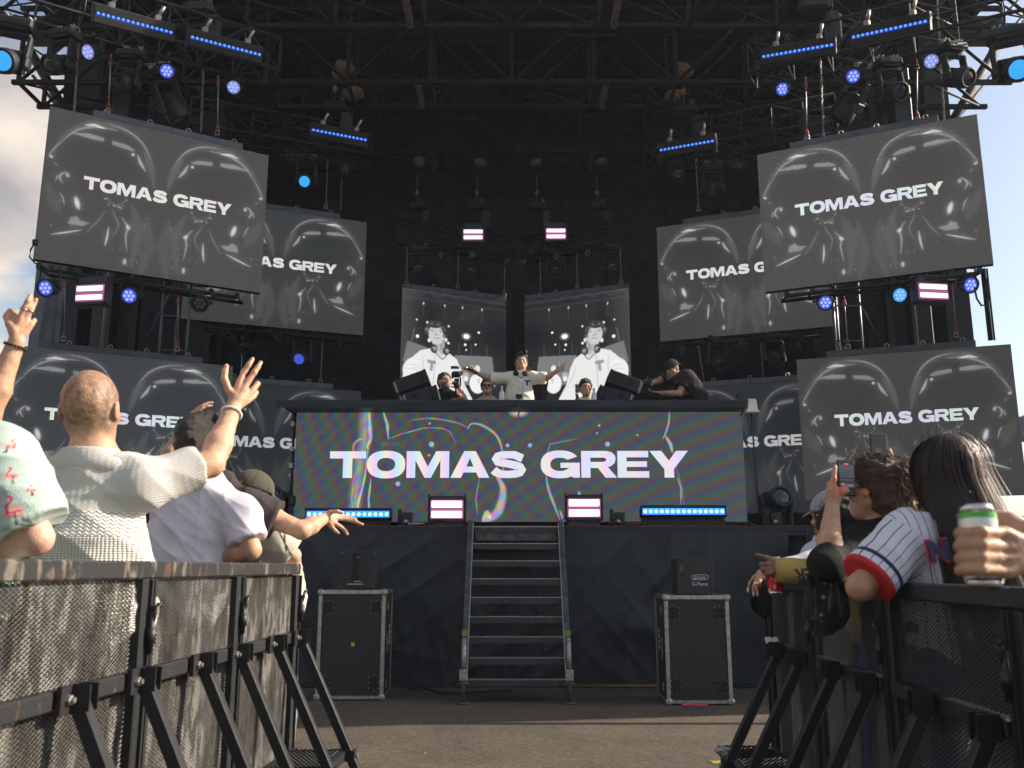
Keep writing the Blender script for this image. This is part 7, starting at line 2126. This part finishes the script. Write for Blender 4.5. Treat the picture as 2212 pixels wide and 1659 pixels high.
# ---- curly haired person in the yellow sleeve pointing, can in hand
J = dict(head=a3(1822, 1132, 4.25), neck=a3(1830, 1190, 4.3), shL=a3(1800, 1222, 4.3), shR=a3(1880, 1225, 4.4), elL=a3(1805, 1242, 4.22), wrL=a3(1686, 1232, 4.24),
         elR=a3(1890, 1290, 4.3), wrR=a3(1860, 1320, 4.3), chest=a3(1845, 1275, 4.35), hip=a3(1850, 1360, 4.35))
J['elL'] = a3(1800, 1240, 4.25); standing_legs(J); W = J['wrL']
hd = [([W, a3(1664, 1210, 4.24)], .021, .015), ([W, a3(1661, 1219, 4.23)], .021, .015), ([W, a3(1662, 1229, 4.22)], .021, .014), ([W, a3(1664, 1238, 4.21)], .020, .013),
      ([a3(1664, 1211, 4.24), a3(1652, 1204, 4.24), a3(1641, 1200, 4.24), a3(1633, 1198, 4.24)], .0125, .0085),
      ([a3(1660, 1219, 4.22), a3(1645, 1219, 4.22), a3(1649, 1226, 4.26), a3(1660, 1228, 4.28)], .0125, .0095), ([a3(1661, 1230, 4.21), a3(1648, 1231, 4.21), a3(1652, 1238, 4.25), a3(1662, 1239, 4.28)], .012, .009), ([a3(1664, 1238, 4.2), a3(1655, 1241, 4.21), a3(1660, 1247, 4.25)], .011, .0085),
      ([a3(1672, 1215, 4.24), a3(1664, 1206, 4.28), a3(1656, 1203, 4.31)], .0135, .010)]
t, J = person('curly black haired person in a mustard long sleeve pointing over the right rail', J, 'brown', 1.0, .0052, face_R((-.3, 1, 0)), hands=[hd])
shirt(t, J, (.50, .36, .11), 'sweatshirt', 1.93, .016, .0055, None, 'cloth', 1.0, .007, 40, 1.0, dirs=((1, 0, .3), (1, 0, .1)))
Lm = link('lettering', font_mesh('lettering', 'ER', .075, pm('dark green print', (.02, .04, .035), .8), .003, .9), t); Lm.location = Vector(a3(1737, 1240, 4.10) - J['_base']); Lm.rotation_euler = (math.pi / 2, math.pi - .1, 0)
trousers(t, J, (.05, .05, .06))
rs = np.random.RandomState(23); S = SDF(J['head'] - .24, J['head'] + .24, .006); H = J['head']
for k in range(60):
    v = rs.normal(size=3); v /= np.linalg.norm(v); v[2] = v[2] * .9; 
    if v[1] > .6: continue
    S.ell(H + v * np.array([.10, .10, .10]) + np.array([0, -.02, .0]), rs.uniform(.028, .045), None, .008)
S.ell(H + np.array([0, -.02, -.02]), (.10, .09, .12), None, .02)
P, F = S.mesh(); N = vnormals(P, F); P = P + N * (.005 * wave3(P, 4, 90, 220, 12))[:, None]
link('hair', npmesh('hair', P - J['_base'], F, M['hair'], True, np.repeat(np.array([[.012, .010, .010]]), len(P), 0)), t)
n_ = 1500; rt = rs.normal(size=(n_, 3)); rt /= np.linalg.norm(rt, axis=1, keepdims=True); rt = rt[rt[:, 1] < .5]
strands(t, J, H + rt * np.array([.115, .11, .125]) + np.array([0, -.02, -.01]), rt + rs.normal(size=rt.shape) * .8, .05, (.015, .012, .012), 'hair_curls', .0016, 9, .4, 9, .2, curl=.008)

# ---- person in a pale sleeve and grey cap with the dangling hand, black sleeve person
J = dict(head=a3(1792, 1118, 4.7), neck=a3(1795, 1170, 4.7), shL=a3(1765, 1205, 4.65), shR=a3(1850, 1210, 4.8), elL=a3(1745, 1222, 4.55), wrL=a3(1656, 1236, 4.5),
         elR=a3(1860, 1290, 4.7), wrR=a3(1830, 1310, 4.7), chest=a3(1805, 1265, 4.75), hip=a3(1810, 1345, 4.75))
standing_legs(J); W = J['wrL']
hd = [([W, a3(1640, 1240, 4.5)], .019, .013), ([W, a3(1643, 1246, 4.49)], .019, .013), ([W, a3(1640, 1236, 4.51)], .018, .012),
      ([a3(1640, 1238, 4.52), a3(1627, 1248, 4.53), a3(1619, 1260, 4.54), a3(1616, 1273, 4.54)], .0095, .006), ([a3(1641, 1241, 4.5), a3(1632, 1255, 4.5), a3(1627, 1268, 4.5), a3(1628, 1281, 4.5)], .0095, .006),
      ([a3(1642, 1244, 4.49), a3(1637, 1258, 4.48), a3(1634, 1268, 4.48), a3(1636, 1280, 4.48)], .0095, .006), ([a3(1644, 1246, 4.48), a3(1642, 1256, 4.46), a3(1643, 1266, 4.47)], .009, .006), ([a3(1650, 1248, 4.46), a3(1640, 1256, 4.44), a3(1632, 1262, 4.43)], .0115, .008)]
t, J = person('person in grey cap and pale sleeve, light nailed hand hanging over the right rail', J, 'warm', 1.0, .0048, face_R((-.3, 1, 0)), hands=[hd])
shirt(t, J, (.55, .56, .66), 'sweatshirt', 1.85, .014, .006, None, 'cloth', 1.0, .007, 44, 1.0)
g = MB()
for q in (a3(1616, 1276, 4.54), a3(1628, 1284, 4.5), a3(1636, 1283, 4.48), a3(1631, 1263, 4.43)): g.lathe(Vector(q - J['_base']), (0, 0, -1), [(-.012, .006), (0, .0062), (.010, .003)], 8)
g.build('nails', pm('pale pink nails', (.75, .55, .6), .2), t)
trousers(t, J, (.05, .05, .06)); cap_hat(t, J, (.33, .34, .37)); hair_cap(t, J, (.02, .016, .014), .008, .007, seed=9)

def can(label, top, bot, r, paintfn, group='drink cans'):
    top = Vector(top); bot = Vector(bot); L = (top - bot).length
    t = thing('drink_can', label, 'drink can', bot, (0, 0, 0), group); t.rotation_euler = (top - bot).to_track_quat('Z', 'Y').to_euler()
    g = MB(); g.lathe((0, 0, 0), (0, 0, 1), [(0.006, r * .70), (0, r * .78), (.003, r * .84), (.014, r)], 40); g.cut(); g.lathe((0, 0, 0), (0, 0, 1), [(L - .014, r), (L - .003, r * .84), (L, r * .84), (L - .001, r * .79), (L - .006, r * .77)], 40)
    g.each('rim', M['raw_shiny'], t)
    nx, nz = 120, 90; U, V = np.meshgrid(np.linspace(0, 2 * math.pi, nx), np.linspace(.0142, L - .0142, nz), indexing='ij')
    P = np.stack([np.sin(U) * r, -np.cos(U) * r, V], -1).reshape(-1, 3); idx = np.arange(nx * nz).reshape(nx, nz)
    F = np.stack([idx[:-1, :-1], idx[1:, :-1], idx[1:, 1:], idx[:-1, 1:]], -1).reshape(-1, 4)
    C = paintfn(U.ravel(), (V / L).ravel()); link('wall', npmesh('wall', P, F, M['can'], True, np.clip(C, 0, 1)), t)
    g = MB(); g.lathe((0, 0, L - .004), (0, 0, 1), [(0, r * .3), (.0015, r * .28)], 14); g.build('pull_tab', M['raw_shiny'], t)
    return t
M['raw_shiny'] = pm('shiny aluminium', (.6, .6, .58), .22, 1.0, .5, .1)
M['can'] = pm('printed can', (1, 1, 1), .28, .45, .5, .04, vcol=True)
def red_can(u, v):
    rs = np.random.RandomState(3); C = np.repeat(np.array([[.55, .015, .03]]), len(u), 0)
    for k in range(46):
        a, b = rs.uniform(0, 6.283), rs.uniform(.02, .98); r = rs.uniform(.02, .07); d = np.hypot((np.angle(np.exp(1j * (u - a)))) * .3, v - b)
        col = [(.8, .3, .03), (.75, .55, .2), (.6, .05, .25), (.35, .38, .55), (.35, .01, .04), (.8, .6, .6)][k % 6]; C[d < r] = col
    return C
def green_can(u, v):
    C = np.repeat(np.array([[.62, .64, .62]]), len(u), 0); w = np.angle(np.exp(1j * u))
    C[v > .82] = (.08, .36, .06)
    m = (v > .70) & (v < .78) & (np.abs(w + .2) < .9); C[(np.abs(v - .74 - .08 * np.cos(w * 1.4) + .06) < .028)] = (.12, .55, .42)
    for a, b, r in ((.1, .2, .05), (.5, .23, .045), (-.3, .22, .05), (.9, .18, .04), (-.9, .2, .05)):
        d = np.hypot((w - a) * .25, v - b); C[d < r] = (.16, .50, .03)
    C[(np.abs(v - .05) < .012)] = (.4, .55, .4)
    for k, a in enumerate(np.linspace(-1.2, 1.2, 11)):
        m = (np.abs(w - a) < .018) & (v > .28) & (v < .62); C[m] = (.45, .52, .55)
    return C
can('red patterned drink can held by the pointing hand over the right rail', a3(1671, 1203, 4.3), a3(1676, 1284, 4.3), .0355, red_can)

# ---- hand with the green topped can, close to the camera
JJ = dict(head=np.array([1.72, 1.45, 1.66]), neck=np.array([1.70, 1.42, 1.48]), shL=np.array([1.52, 1.45, 1.38]), shR=np.array([1.86, 1.30, 1.38]), elL=a3(2560, 1300, 1.50), wrL=a3(2246, 1196, 1.53),
          elR=np.array([1.95, 1.35, 1.1]), wrR=np.array([1.8, 1.5, 1.0]), chest=np.array([1.70, 1.38, 1.20]), hip=np.array([1.70, 1.36, .95]))
standing_legs(JJ); W = JJ['wrL']
ys = (1150, 1177, 1204, 1230); hd = []
for i, y in enumerate(ys):
    hd.append(([W, a3(2168 + i * 2, y + 3, 1.505)], .021, .0135))
    hd.append(([a3(2168 + i * 2, y + 3, 1.505), a3(2120, y - 1, 1.47), a3(2084 - (1.5 - abs(i - 1.5)) * 4, y, 1.50), a3(2074, y + 3, 1.535), a3(2082, y + 6, 1.575)], .0110 - .0008 * abs(i - 1), .0090 - .0006 * i))
hd.append(([W, a3(2215, 1150, 1.56), a3(2180, 1128, 1.60), a3(2150, 1120, 1.625), a3(2120, 1122, 1.635)], .022, .012))
t, J = person('person reaching in from the right edge, out of focus, holding the green topped can', JJ, 'tan', 1.0, .004, face_R((-.2, 1, 0)), hands=[hd], legs=True)
def sl_(P, C, N): return C
shirt(t, J, (.1, .12, .2), 't_shirt', .5, .015, .008); trousers(t, J, (.1, .1, .12)); hair_cap(t, J, (.03, .02, .015), .012, .008)
can('tall silver can with a green top held close to the camera at the right', a3(2108, 1094, 1.55), a3(2128, 1272, 1.53), .0305, green_can)

# ---- things hung on the right rail
def draped(name, label, cat, pts, d, th, col, mat='denim', seed=1, folds=.012, z_off=.0, group=None, lines=None):
    """cloth hanging over a rail: outline (px) filled with a thick folded sheet"""
    P3 = [a3(x, y, dd) for x, y, dd in pts]; lo, hi = lo_hi(P3, .06); S = SDF(lo, hi, .0055)
    X = S.ax[0][:, None, None]; Y = S.ax[1][None, :, None]; Z = S.ax[2][None, None, :]
    poly = [(p[0], p[2]) for p in P3]; gx = np.broadcast_to(X[:, 0, 0][:, None], (S.n[0], S.n[2])); gz = np.broadcast_to(Z[0, 0][None], (S.n[0], S.n[2]))
    ins = np.zeros(gx.shape, bool); dist = np.full(gx.shape, 9.)
    n = len(poly)
    for i in range(n):
        (x0, y0), (x1, y1) = poly[i], poly[(i + 1) % n]
        ins ^= ((y0 > gz) != (y1 > gz)) & (gx < (x1 - x0) * (gz - y0) / (y1 - y0 + 1e-12) + x0)
        dx, dy = x1 - x0, y1 - y0; tt = np.clip(((gx - x0) * dx + (gz - y0) * dy) / (dx * dx + dy * dy + 1e-12), 0, 1); dist = np.minimum(dist, np.hypot(gx - x0 - tt * dx, gz - y0 - tt * dy))
    sd = np.where(ins, -dist, dist)
    ym = np.mean([p[1] for p in P3]); rs = np.random.RandomState(seed)
    yc = ym + folds * sum(np.sin(gx * rs.uniform(25, 70) + gz * rs.uniform(-12, 12) + rs.uniform(0, 6)) for k in range(5)) * .5
    f = np.abs(Y - yc[:, None, :]) - th + .004 * np.sin(gz * 40)[:, None, :]
    S.F = np.maximum(f, sd[:, None, :]).astype(np.float32)
    P, F = S.mesh(); N = vnormals(P, F); P = P + N * (.004 * ridged(P, seed, 20, 50, ((1, 0, .2), (.6, 0, 1)), 6))[:, None]
    C = np.repeat(np.array(col)[None], len(P), 0) * (1 + .3 * wave3(P, seed, 15, 60, 10))[:, None]
    if lines: 
        for (p, q) in lines:
            a, c = a3(*p, d), a3(*q, d); dd = (c - a)[[0, 2]]; Q = P[:, [0, 2]] - a[[0, 2]]; L = (dd ** 2).sum(); tt = np.clip(Q @ dd / L, 0, 1); r = np.hypot(Q[:, 0] - tt * dd[0], Q[:, 1] - tt * dd[1]); C[r < .004] = (.12, .12, .125)
    c0 = P.mean(0); o = link(name, npmesh(name, P - c0, F, M[mat], True, np.clip(C, .001, 1))); o.location = c0; tag(o, label, cat, group); return o
dj = draped('denim_jacket', 'washed black denim jacket slung over the right rail by the striped sleeve', 'jacket', [(x, y, 3.42) for x, y in ((1748, 1240), (1800, 1238), (1822, 1262), (1830, 1300), (1832, 1330), (1822, 1352), (1800, 1370), (1775, 1376), (1752, 1374), (1755, 1362), (1762, 1350), (1752, 1335), (1754, 1300))], 3.42, .016, (.030, .032, .036), seed=3, lines=(((1756, 1335), (1764, 1333)), ((1764, 1333), (1772, 1345)), ((1790, 1262), (1786, 1320)), ((1760, 1270), (1758, 1330)), ((1800, 1250), (1812, 1330))))
for k, (x, y) in enumerate(((1779, 1290), (1774, 1328), (1782, 1258))):
    g = MB(); g.lathe(Vector(a3(x, y, 3.385)) - dj.location, (0, -1, 0), [(0, .008), (.003, .006)], 10); g.build('button', M['steel'], dj)
draped('hung_cap', 'black cloth hanging off the end post of the right barrier', 'cloth', [(x, y, 4.9) for x, y in ((1630, 1278), (1655, 1262), (1662, 1290), (1658, 1330), (1648, 1336), (1630, 1322), (1622, 1300))], 4.9, .02, (.010, .010, .011), 'cloth', 7)
# ------------------------------------------------------------------ people on the stage
STZ = 1.63
def place_legs(J, z0, spread=.13): return standing_legs(J, spread, z0)
CAMF = np.array([0, -1, 0.])
def extras(t, J):
    pass
# performer with arms wide, microphone in the hand at picture left
D = 12.2
J = dict(head=a3(1126, 784, D), neck=a3(1124, 806, D), shL=a3(1099, 817, D), shR=a3(1150, 816, D), elL=a3(1058, 818, D - .04), wrL=a3(1027, 804, D - .12), elR=a3(1180, 817, D - .04), wrR=a3(1203, 801, D - .10),
         chest=a3(1122, 842, D), hip=a3(1121, 885, D))
place_legs(J, 2.36); WL, WR = J['wrL'], J['wrR']
t, J = person('performer in a cream v neck sweater with his arms spread wide, head tipped back', J, 'fair', 1.0, .006, face_R((0.05, -1, .18), (0, .22, 1)),
              hands=[lambda S: auto_hand(S, WL, (-.9, -.1, .35), (.1, -1, .2), .95, (1.0, 1.0, 1.0, 1.0), .5, side=1), lambda S: auto_hand(S, WR, (.85, -.1, .45), (0, -1, .2), .95, (.1, .35, .6, .7), .9, side=-1, spread=.25)])
def sweater(P, C, N):
    c = a3(1126, 812, D); x = P[:, 0] - c[0]; z = P[:, 2] - c[2]; f = N[:, 1] < 0
    v = np.abs(x) * .9 - (z + .055); m = f & (np.abs(v) < .007) & (np.abs(x) < .075) & (z < .04); C[m] = (.05, .06, .20)
    q = a3(1138.5, 829, D); x = P[:, 0] - q[0]; z = P[:, 2] - q[2]
    m = f & (((np.abs(x) < .040) & (z < .034) & (z > .010)) | ((np.abs(x) < .014) & (z <= .012) & (z > -.046))); C[m] = (.035, .065, .30); return C
shirt(t, J, (.78, .72, .60), 'sweater', .97, .022, .005, None, 'cloth', 1.0, .011, 61, 1.0, painter=sweater, loose=1.04, flare=.02, neckcut=.01, dirs=((1, 0, .3), (1, 0, .1), (.5, 0, 1)))
def curls(S, L, s, R):
    rs = np.random.RandomState(2)
    for k in range(26): S.ell(L(rs.uniform(-.065, .065), rs.uniform(-.05, .06), .112 + rs.uniform(-.01, .022)), .026 * s, None, .014)
hair_cap(t, J, (.022, .015, .012), .012, .005, extra=curls, amp=.006, seed=4); trousers(t, J, (.03, .03, .04)); shoes(t, J)
g = MB(); b0 = Vector(J['_base'])
for q in (-1, 1):
    c = Vector(a3(1124.5 + q * 9.5, 806.5, D - .09)) - b0; g.lathe(c, (q * .35, -1, 0), [(-.02, .030), (0, .042), (.02, .040), (.024, .02)], 16)
P_ = [Vector(J['neck']) - b0 + Vector((math.cos(a) * .085, math.sin(a) * .085, .01)) for a in np.linspace(-.5, math.pi + .5, 12)]
g.path(P_, .010, 6); g.build('headphones', M['rubber'], t)
g = MB(); g.path([Vector(a3(x, y, D - .17)) - b0 for x, y in ((1127, 812), (1128, 825), (1130, 838), (1129, 852), (1129, 866))], .003, 5); g.build('headphone_cable', M['steel_dark'], t)
a_, b_ = Vector(a3(1004, 794.5, D - .22)), Vector(a3(1033, 805, D - .20)); tt = thing('microphone', 'black handheld microphone with silver grille in the performer hand', 'microphone', a_)
g = MB(); g.tube((b_ - a_) * .18, (b_ - a_), .020, .014, n=14); g.build('handle', M['rubber'], tt)
g = MB(); q = (b_ - a_).normalized(); g.lathe((0, 0, 0), q, [(-.026, .010), (-.018, .022), (0, .028), (.022, .025), (.036, .021)], 16); g.build('grille', M['steel'], tt)
ring(t, J, a3(1027, 804, D - .12), J['wrL'] - J['elL'], .033, .006, 'rubber', 'wrist_strap')

# dark clothed person behind the performer
J = dict(head=a3(1160, 795, 12.9), neck=a3(1160, 812, 12.9), shL=a3(1140, 826, 12.9), shR=a3(1172, 826, 12.9), elL=a3(1136, 850, 12.9), wrL=a3(1140, 875, 12.9), elR=a3(1172, 850, 12.85), wrR=a3(1168, 876, 12.8), chest=a3(1156, 845, 12.95), hip=a3(1156, 885, 12.95))
J['head'] = a3(1136, 800, 12.95); J['neck'] = a3(1146, 816, 12.95)
place_legs(J, 2.36)
t, J = person('person in black mostly hidden behind the performer', J, 'brown', .95, .009, face_R((0, -1, 0)))
shirt(t, J, (.016, .014, .015), 'shirt', 1.8, .016, .009); hair_cap(t, J, (.02, .015, .012), .012, .008); trousers(t, J, (.02, .02, .02))
# videographer with the gimbal, left
J = dict(head=a3(960, 824, 12.3), neck=a3(960, 846, 12.3), shL=a3(937, 862, 12.35), shR=a3(985, 860, 12.2), elL=a3(940, 892, 12.2), wrL=a3(984, 862, 11.95), elR=a3(1006, 868, 12.1), wrR=a3(992, 838, 11.95), chest=a3(961, 885, 12.3), hip=a3(961, 925, 12.3))
place_legs(J, 1.95); W1, W2 = J['wrL'], J['wrR']
def beard(P, C, hl, N):
    m = np.clip((-.035 - hl[:, 2]) / .01, 0, 1) * (hl[:, 2] > -.13) * (hl[:, 1] > .02) * (np.hypot(hl[:, 0] / .02, (hl[:, 2] + .052) / .006) > 1); a = (.75 * m)[:, None]; return C * (1 - a) + np.array([.05, .03, .02]) * a
t, J = person('bearded videographer in black holding a camera on a stabiliser left of the performer', J, 'pink', 1.0, .006, face_R((.55, -.8, .12)), paint=beard,
              hands=[lambda S: auto_hand(S, W1, (.4, -.3, .5), (.3, -1, 0), .95, (1.1, 1.1, 1.1, 1.1)), lambda S: auto_hand(S, W2, (-.5, -.2, .6), (-.4, -1, 0), .95, (.8, .8, .8, .8), side=-1)])
shirt(t, J, (.014, .014, .016), 't_shirt', .8, .018, .007, None, 'cloth', 1.0, .008, 71, 1.0); trousers(t, J, (.02, .02, .02))
def mop(S, L, s, R):
    for k in range(9): S.ell(L(-.06 + .015 * k, .04 + .01 * math.sin(k), .10 - .012 * abs(k - 3)), .024 * s, None, .01)
hair_cap(t, J, (.028, .018, .012), .012, .005, extra=mop, seed=5)
c = Vector(a3(985, 812, 11.9)); tt = thing('video_camera', 'black video camera with top microphone on a hand stabiliser', 'camera', c)
g = MB(); g.box((0, 0, .02), (.10, .09, .075), bev=.01); g.box((-.05, -.01, .0), (.02, .07, .07)); g.lathe((.03, -.04, .01), (.5, -1, 0), [(0, .034), (.05, .036), (.09, .032)], 16); g.box((.01, 0, -.07), (.06, .05, .06)); g.build('body', M['plastic'], tt)
g = MB(); g.path([(-.07, 0, .115), (-.02, 0, .118), (.04, 0, .115)], .020, 10); g.build('top_microphone', M['rubber'], tt)
g = MB(); g.tube((.0, 0, -.10), (.01, 0, -.17), .028, n=12); g.tube((.01, 0, -.17), (.0, 0, -.30), .018, n=12); g.box((.06, 0, -.08), (.02, .04, .12)); g.build('stabiliser', M['plastic'], tt)
g = MB(); g.tube((.006, 0, -.185), (.004, 0, -.215), .0195, n=12); g.build('red_ring', M['pink'], tt)
# man in sunglasses
J = dict(head=a3(1052, 836, 12.9), neck=a3(1053, 860, 12.95), shL=a3(1027, 876, 13.0), shR=a3(1080, 876, 13.0), elL=a3(1020, 905, 13.0), wrL=a3(1030, 930, 12.9), elR=a3(1086, 905, 13.0), wrR=a3(1076, 930, 12.9), chest=a3(1053, 900, 13.0), hip=a3(1053, 940, 13.0))
place_legs(J, 1.8)
def mous(P, C, hl, N):
    m = (np.abs(hl[:, 0]) < .028) & (np.abs(hl[:, 2] + .040) < .007) & (hl[:, 1] > .04); C[m] = (.05, .03, .02); return C
t, J = person('man in dark sunglasses with a moustache standing behind the counter', J, 'pink', 1.0, .006, face_R((.05, -1, .02)), paint=mous)
shirt(t, J, (.5, .46, .42), 't_shirt', .7, .016, .008, None, 'cloth', 1.0, .008, 73, 1.0); trousers(t, J, (.02, .02, .02)); hair_cap(t, J, (.022, .016, .013), .014, .005, seed=8, back=-.03)
g = MB(); R_ = J['_R']; Lc = lambda x, y, z: Vector(J['head'] + R_ @ np.array([x, y, z]) - J['_base'])
for q in (-1, 1): g.box(Lc(q * .034, .100, .004), (.056, .010, .032), Matrix(R_.tolist()), bev=.004); g.tube(Lc(q * .062, .095, .008), Lc(q * .085, 0, .006), .003, n=5)
g.box(Lc(0, .102, .012), (.02, .008, .006), Matrix(R_.tolist())); g.build('sunglasses', M['rubber'], t)
# smiling man right
J = dict(head=a3(1265, 839, 12.6), neck=a3(1268, 862, 12.65), shL=a3(1243, 878, 12.7), shR=a3(1296, 876, 12.7), elL=a3(1238, 905, 12.7), wrL=a3(1245, 930, 12.6), elR=a3(1302, 905, 12.7), wrR=a3(1295, 930, 12.6), chest=a3(1269, 902, 12.7), hip=a3(1269, 940, 12.7))
place_legs(J, 1.8)
def smile(P, C, hl, N):
    m = (np.abs(hl[:, 0]) < .020) & (np.abs(hl[:, 2] + .051 - hl[:, 0] ** 2 * 14) < .005) & (hl[:, 1] > .04); C[m] = (.75, .7, .65); return C
t, J = person('smiling young man in a white shirt with dark neck stripes right of the performer', J, 'tan', 1.0, .006, face_R((.12, -1, .04)), paint=smile)
def vneck(P, C, N):
    c = J['neck']; x = P[:, 0] - c[0]; z = P[:, 2] - c[2]; v = np.abs(x) * 1.0 - (z + .13); C[(np.abs(v) < .008) & (N[:, 1] < 0)] = (.03, .03, .03); return C
shirt(t, J, (.62, .58, .50), 't_shirt', .7, .016, .006, None, 'cloth', 1.0, .008, 75, 1.0, painter=vneck); trousers(t, J, (.02, .02, .02)); hair_cap(t, J, (.018, .012, .010), .015, .005, seed=9, top=.012, back=-.02)
# kneeling photographer in a backward cap
D = 12.0
J = dict(head=a3(1452, 797, D), neck=a3(1463, 812, D + .02), shL=a3(1436, 816, D + .12), shR=a3(1484, 816, D - .05), elL=a3(1424, 822, D + .1), wrL=a3(1406, 828, D), elR=a3(1467, 850, D - .12), wrR=a3(1424, 849, D - .12), chest=a3(1479, 838, D + .05), hip=a3(1501, 872, D + .1))
J['foot'] = np.array([J['hip'][0], J['hip'][1], STZ + .75]); J['kneeL'] = a3(1440, 858, D + .1); J['kneeR'] = a3(1450, 880, D - .1); J['footL'] = a3(1462, 905, D + .12); J['footR'] = a3(1500, 915, D - .05); W1, W2 = J['wrL'], J['wrR']
t, J = person('crouching photographer in a black tee and backward cap aiming a camera at the performer', J, 'tan', 1.0, .006, face_R((-.62, -.65, -.45), (-.25, -.25, 1)),
              hands=[lambda S: auto_hand(S, W1, (-.8, -.2, .1), (0, -1, -.3), .95, (.9, .9, .9, .9)), lambda S: auto_hand(S, W2, (-.9, 0, .1), (0, -.2, 1), .95, (.4, .4, .4, .4), side=-1)])
shirt(t, J, (.030, .024, .026), 't_shirt', .62, .020, .006, None, 'cloth', 1.0, .012, 77, 1.05, loose=1.15); trousers(t, J, (.022, .020, .021)); shoes(t, J, (.03, .03, .03)); cap_hat(t, J, (.028, .022, .022), fwd=-1)
ring(t, J, a3(1432, 849, D - .12), J['wrR'] - J['elR'], .034, .007, 'steel', 'wrist_watch')
Lm = link('lettering', font_mesh('lettering', 'MEDIA', .03, M['print'], .001), t) if False else None
c = Vector(a3(1400, 829, D - .10)); tt = thing('photo_camera', 'black photo camera with a long lens held by the crouching photographer', 'camera', c)
g = MB(); g.box((.02, 0, .0), (.07, .12, .10), Matrix.Rotation(.15, 3, 'Y'), bev=.012); g.box((.02, 0, .06), (.05, .06, .04), bev=.008); g.build('body', M['plastic'], tt)
g = MB(); g.lathe((-.01, 0, .0), (-1, -.15, .05), [(0, .036), (.05, .038), (.06, .034), (.10, .036), (.15, .038), (.155, .034)], 18); g.build('lens', M['rubber'], tt)
g = MB(); g.path([(.03, .02, -.05), (.0, .0, -.12), (.02, -.02, -.17), (.08, 0, -.18), (.12, 0, -.13)], .008, 5); g.build('strap', M['rubber'], tt)
# far things at the right edge: striped tent top, small shrub glimpse
g = MB(); q = A(2230, 860, 24); 
g.prism([(-3.2, 0), (3.2, 0), (3.2, .5), (1.2, 1.5), (-.2, 1.5), (-3.2, .5)], (q.x + 2.2, 24, q.z - 1.2), (1, 0, 0), (0, 0, 1), 3.0)
o = g.build('marquee', pm('blue grey striped canvas', (.16, .20, .26), .7)); tag(o, 'blue grey marquee roof beyond the right edge of the stage', 'tent')
g = MB(); rs = random.Random(5)
for k in range(900):
    p = Vector((rs.gauss(0, .9), rs.gauss(0, .4), rs.uniform(0, 1.3))); d = Vector((rs.uniform(-1, 1), rs.uniform(-1, 1), rs.uniform(-.5, 1))).normalized() * .08; e = d.orthogonal().normalized() * .03
    g.quad(p - d, p + e, p + d, p - e)
o = g.build('shrub', pm('yellow green leaves', (.12, .16, .03), .6, var=.5, vscale=8)); o.location = (A(2180, 1080, 17).x, 17, 0.9); tag(o, 'yellow green shrub glimpsed under the lower right screen', 'shrub')
# ------------------------------------------------------------------ thin scattering volume added to lift the dark tones under the roof
def lift_haze():
    m = bpy.data.materials.new('lift_haze'); m.use_nodes = True; n = m.node_tree.nodes; l = m.node_tree.links; n.clear()
    o = n.new('ShaderNodeOutputMaterial'); v = n.new('ShaderNodeVolumePrincipled')
    v.inputs['Density'].default_value = 0.0008; v.inputs['Color'].default_value = (.75, .86, 1, 1); v.inputs['Anisotropy'].default_value = .2
    l.new(v.outputs[0], o.inputs['Volume'])
    g = MB(); g.box((0, 12, 6.0), (60, 40, 14.0)); h = g.build('lift_haze', m); h['kind'] = 'stuff'
lift_haze()
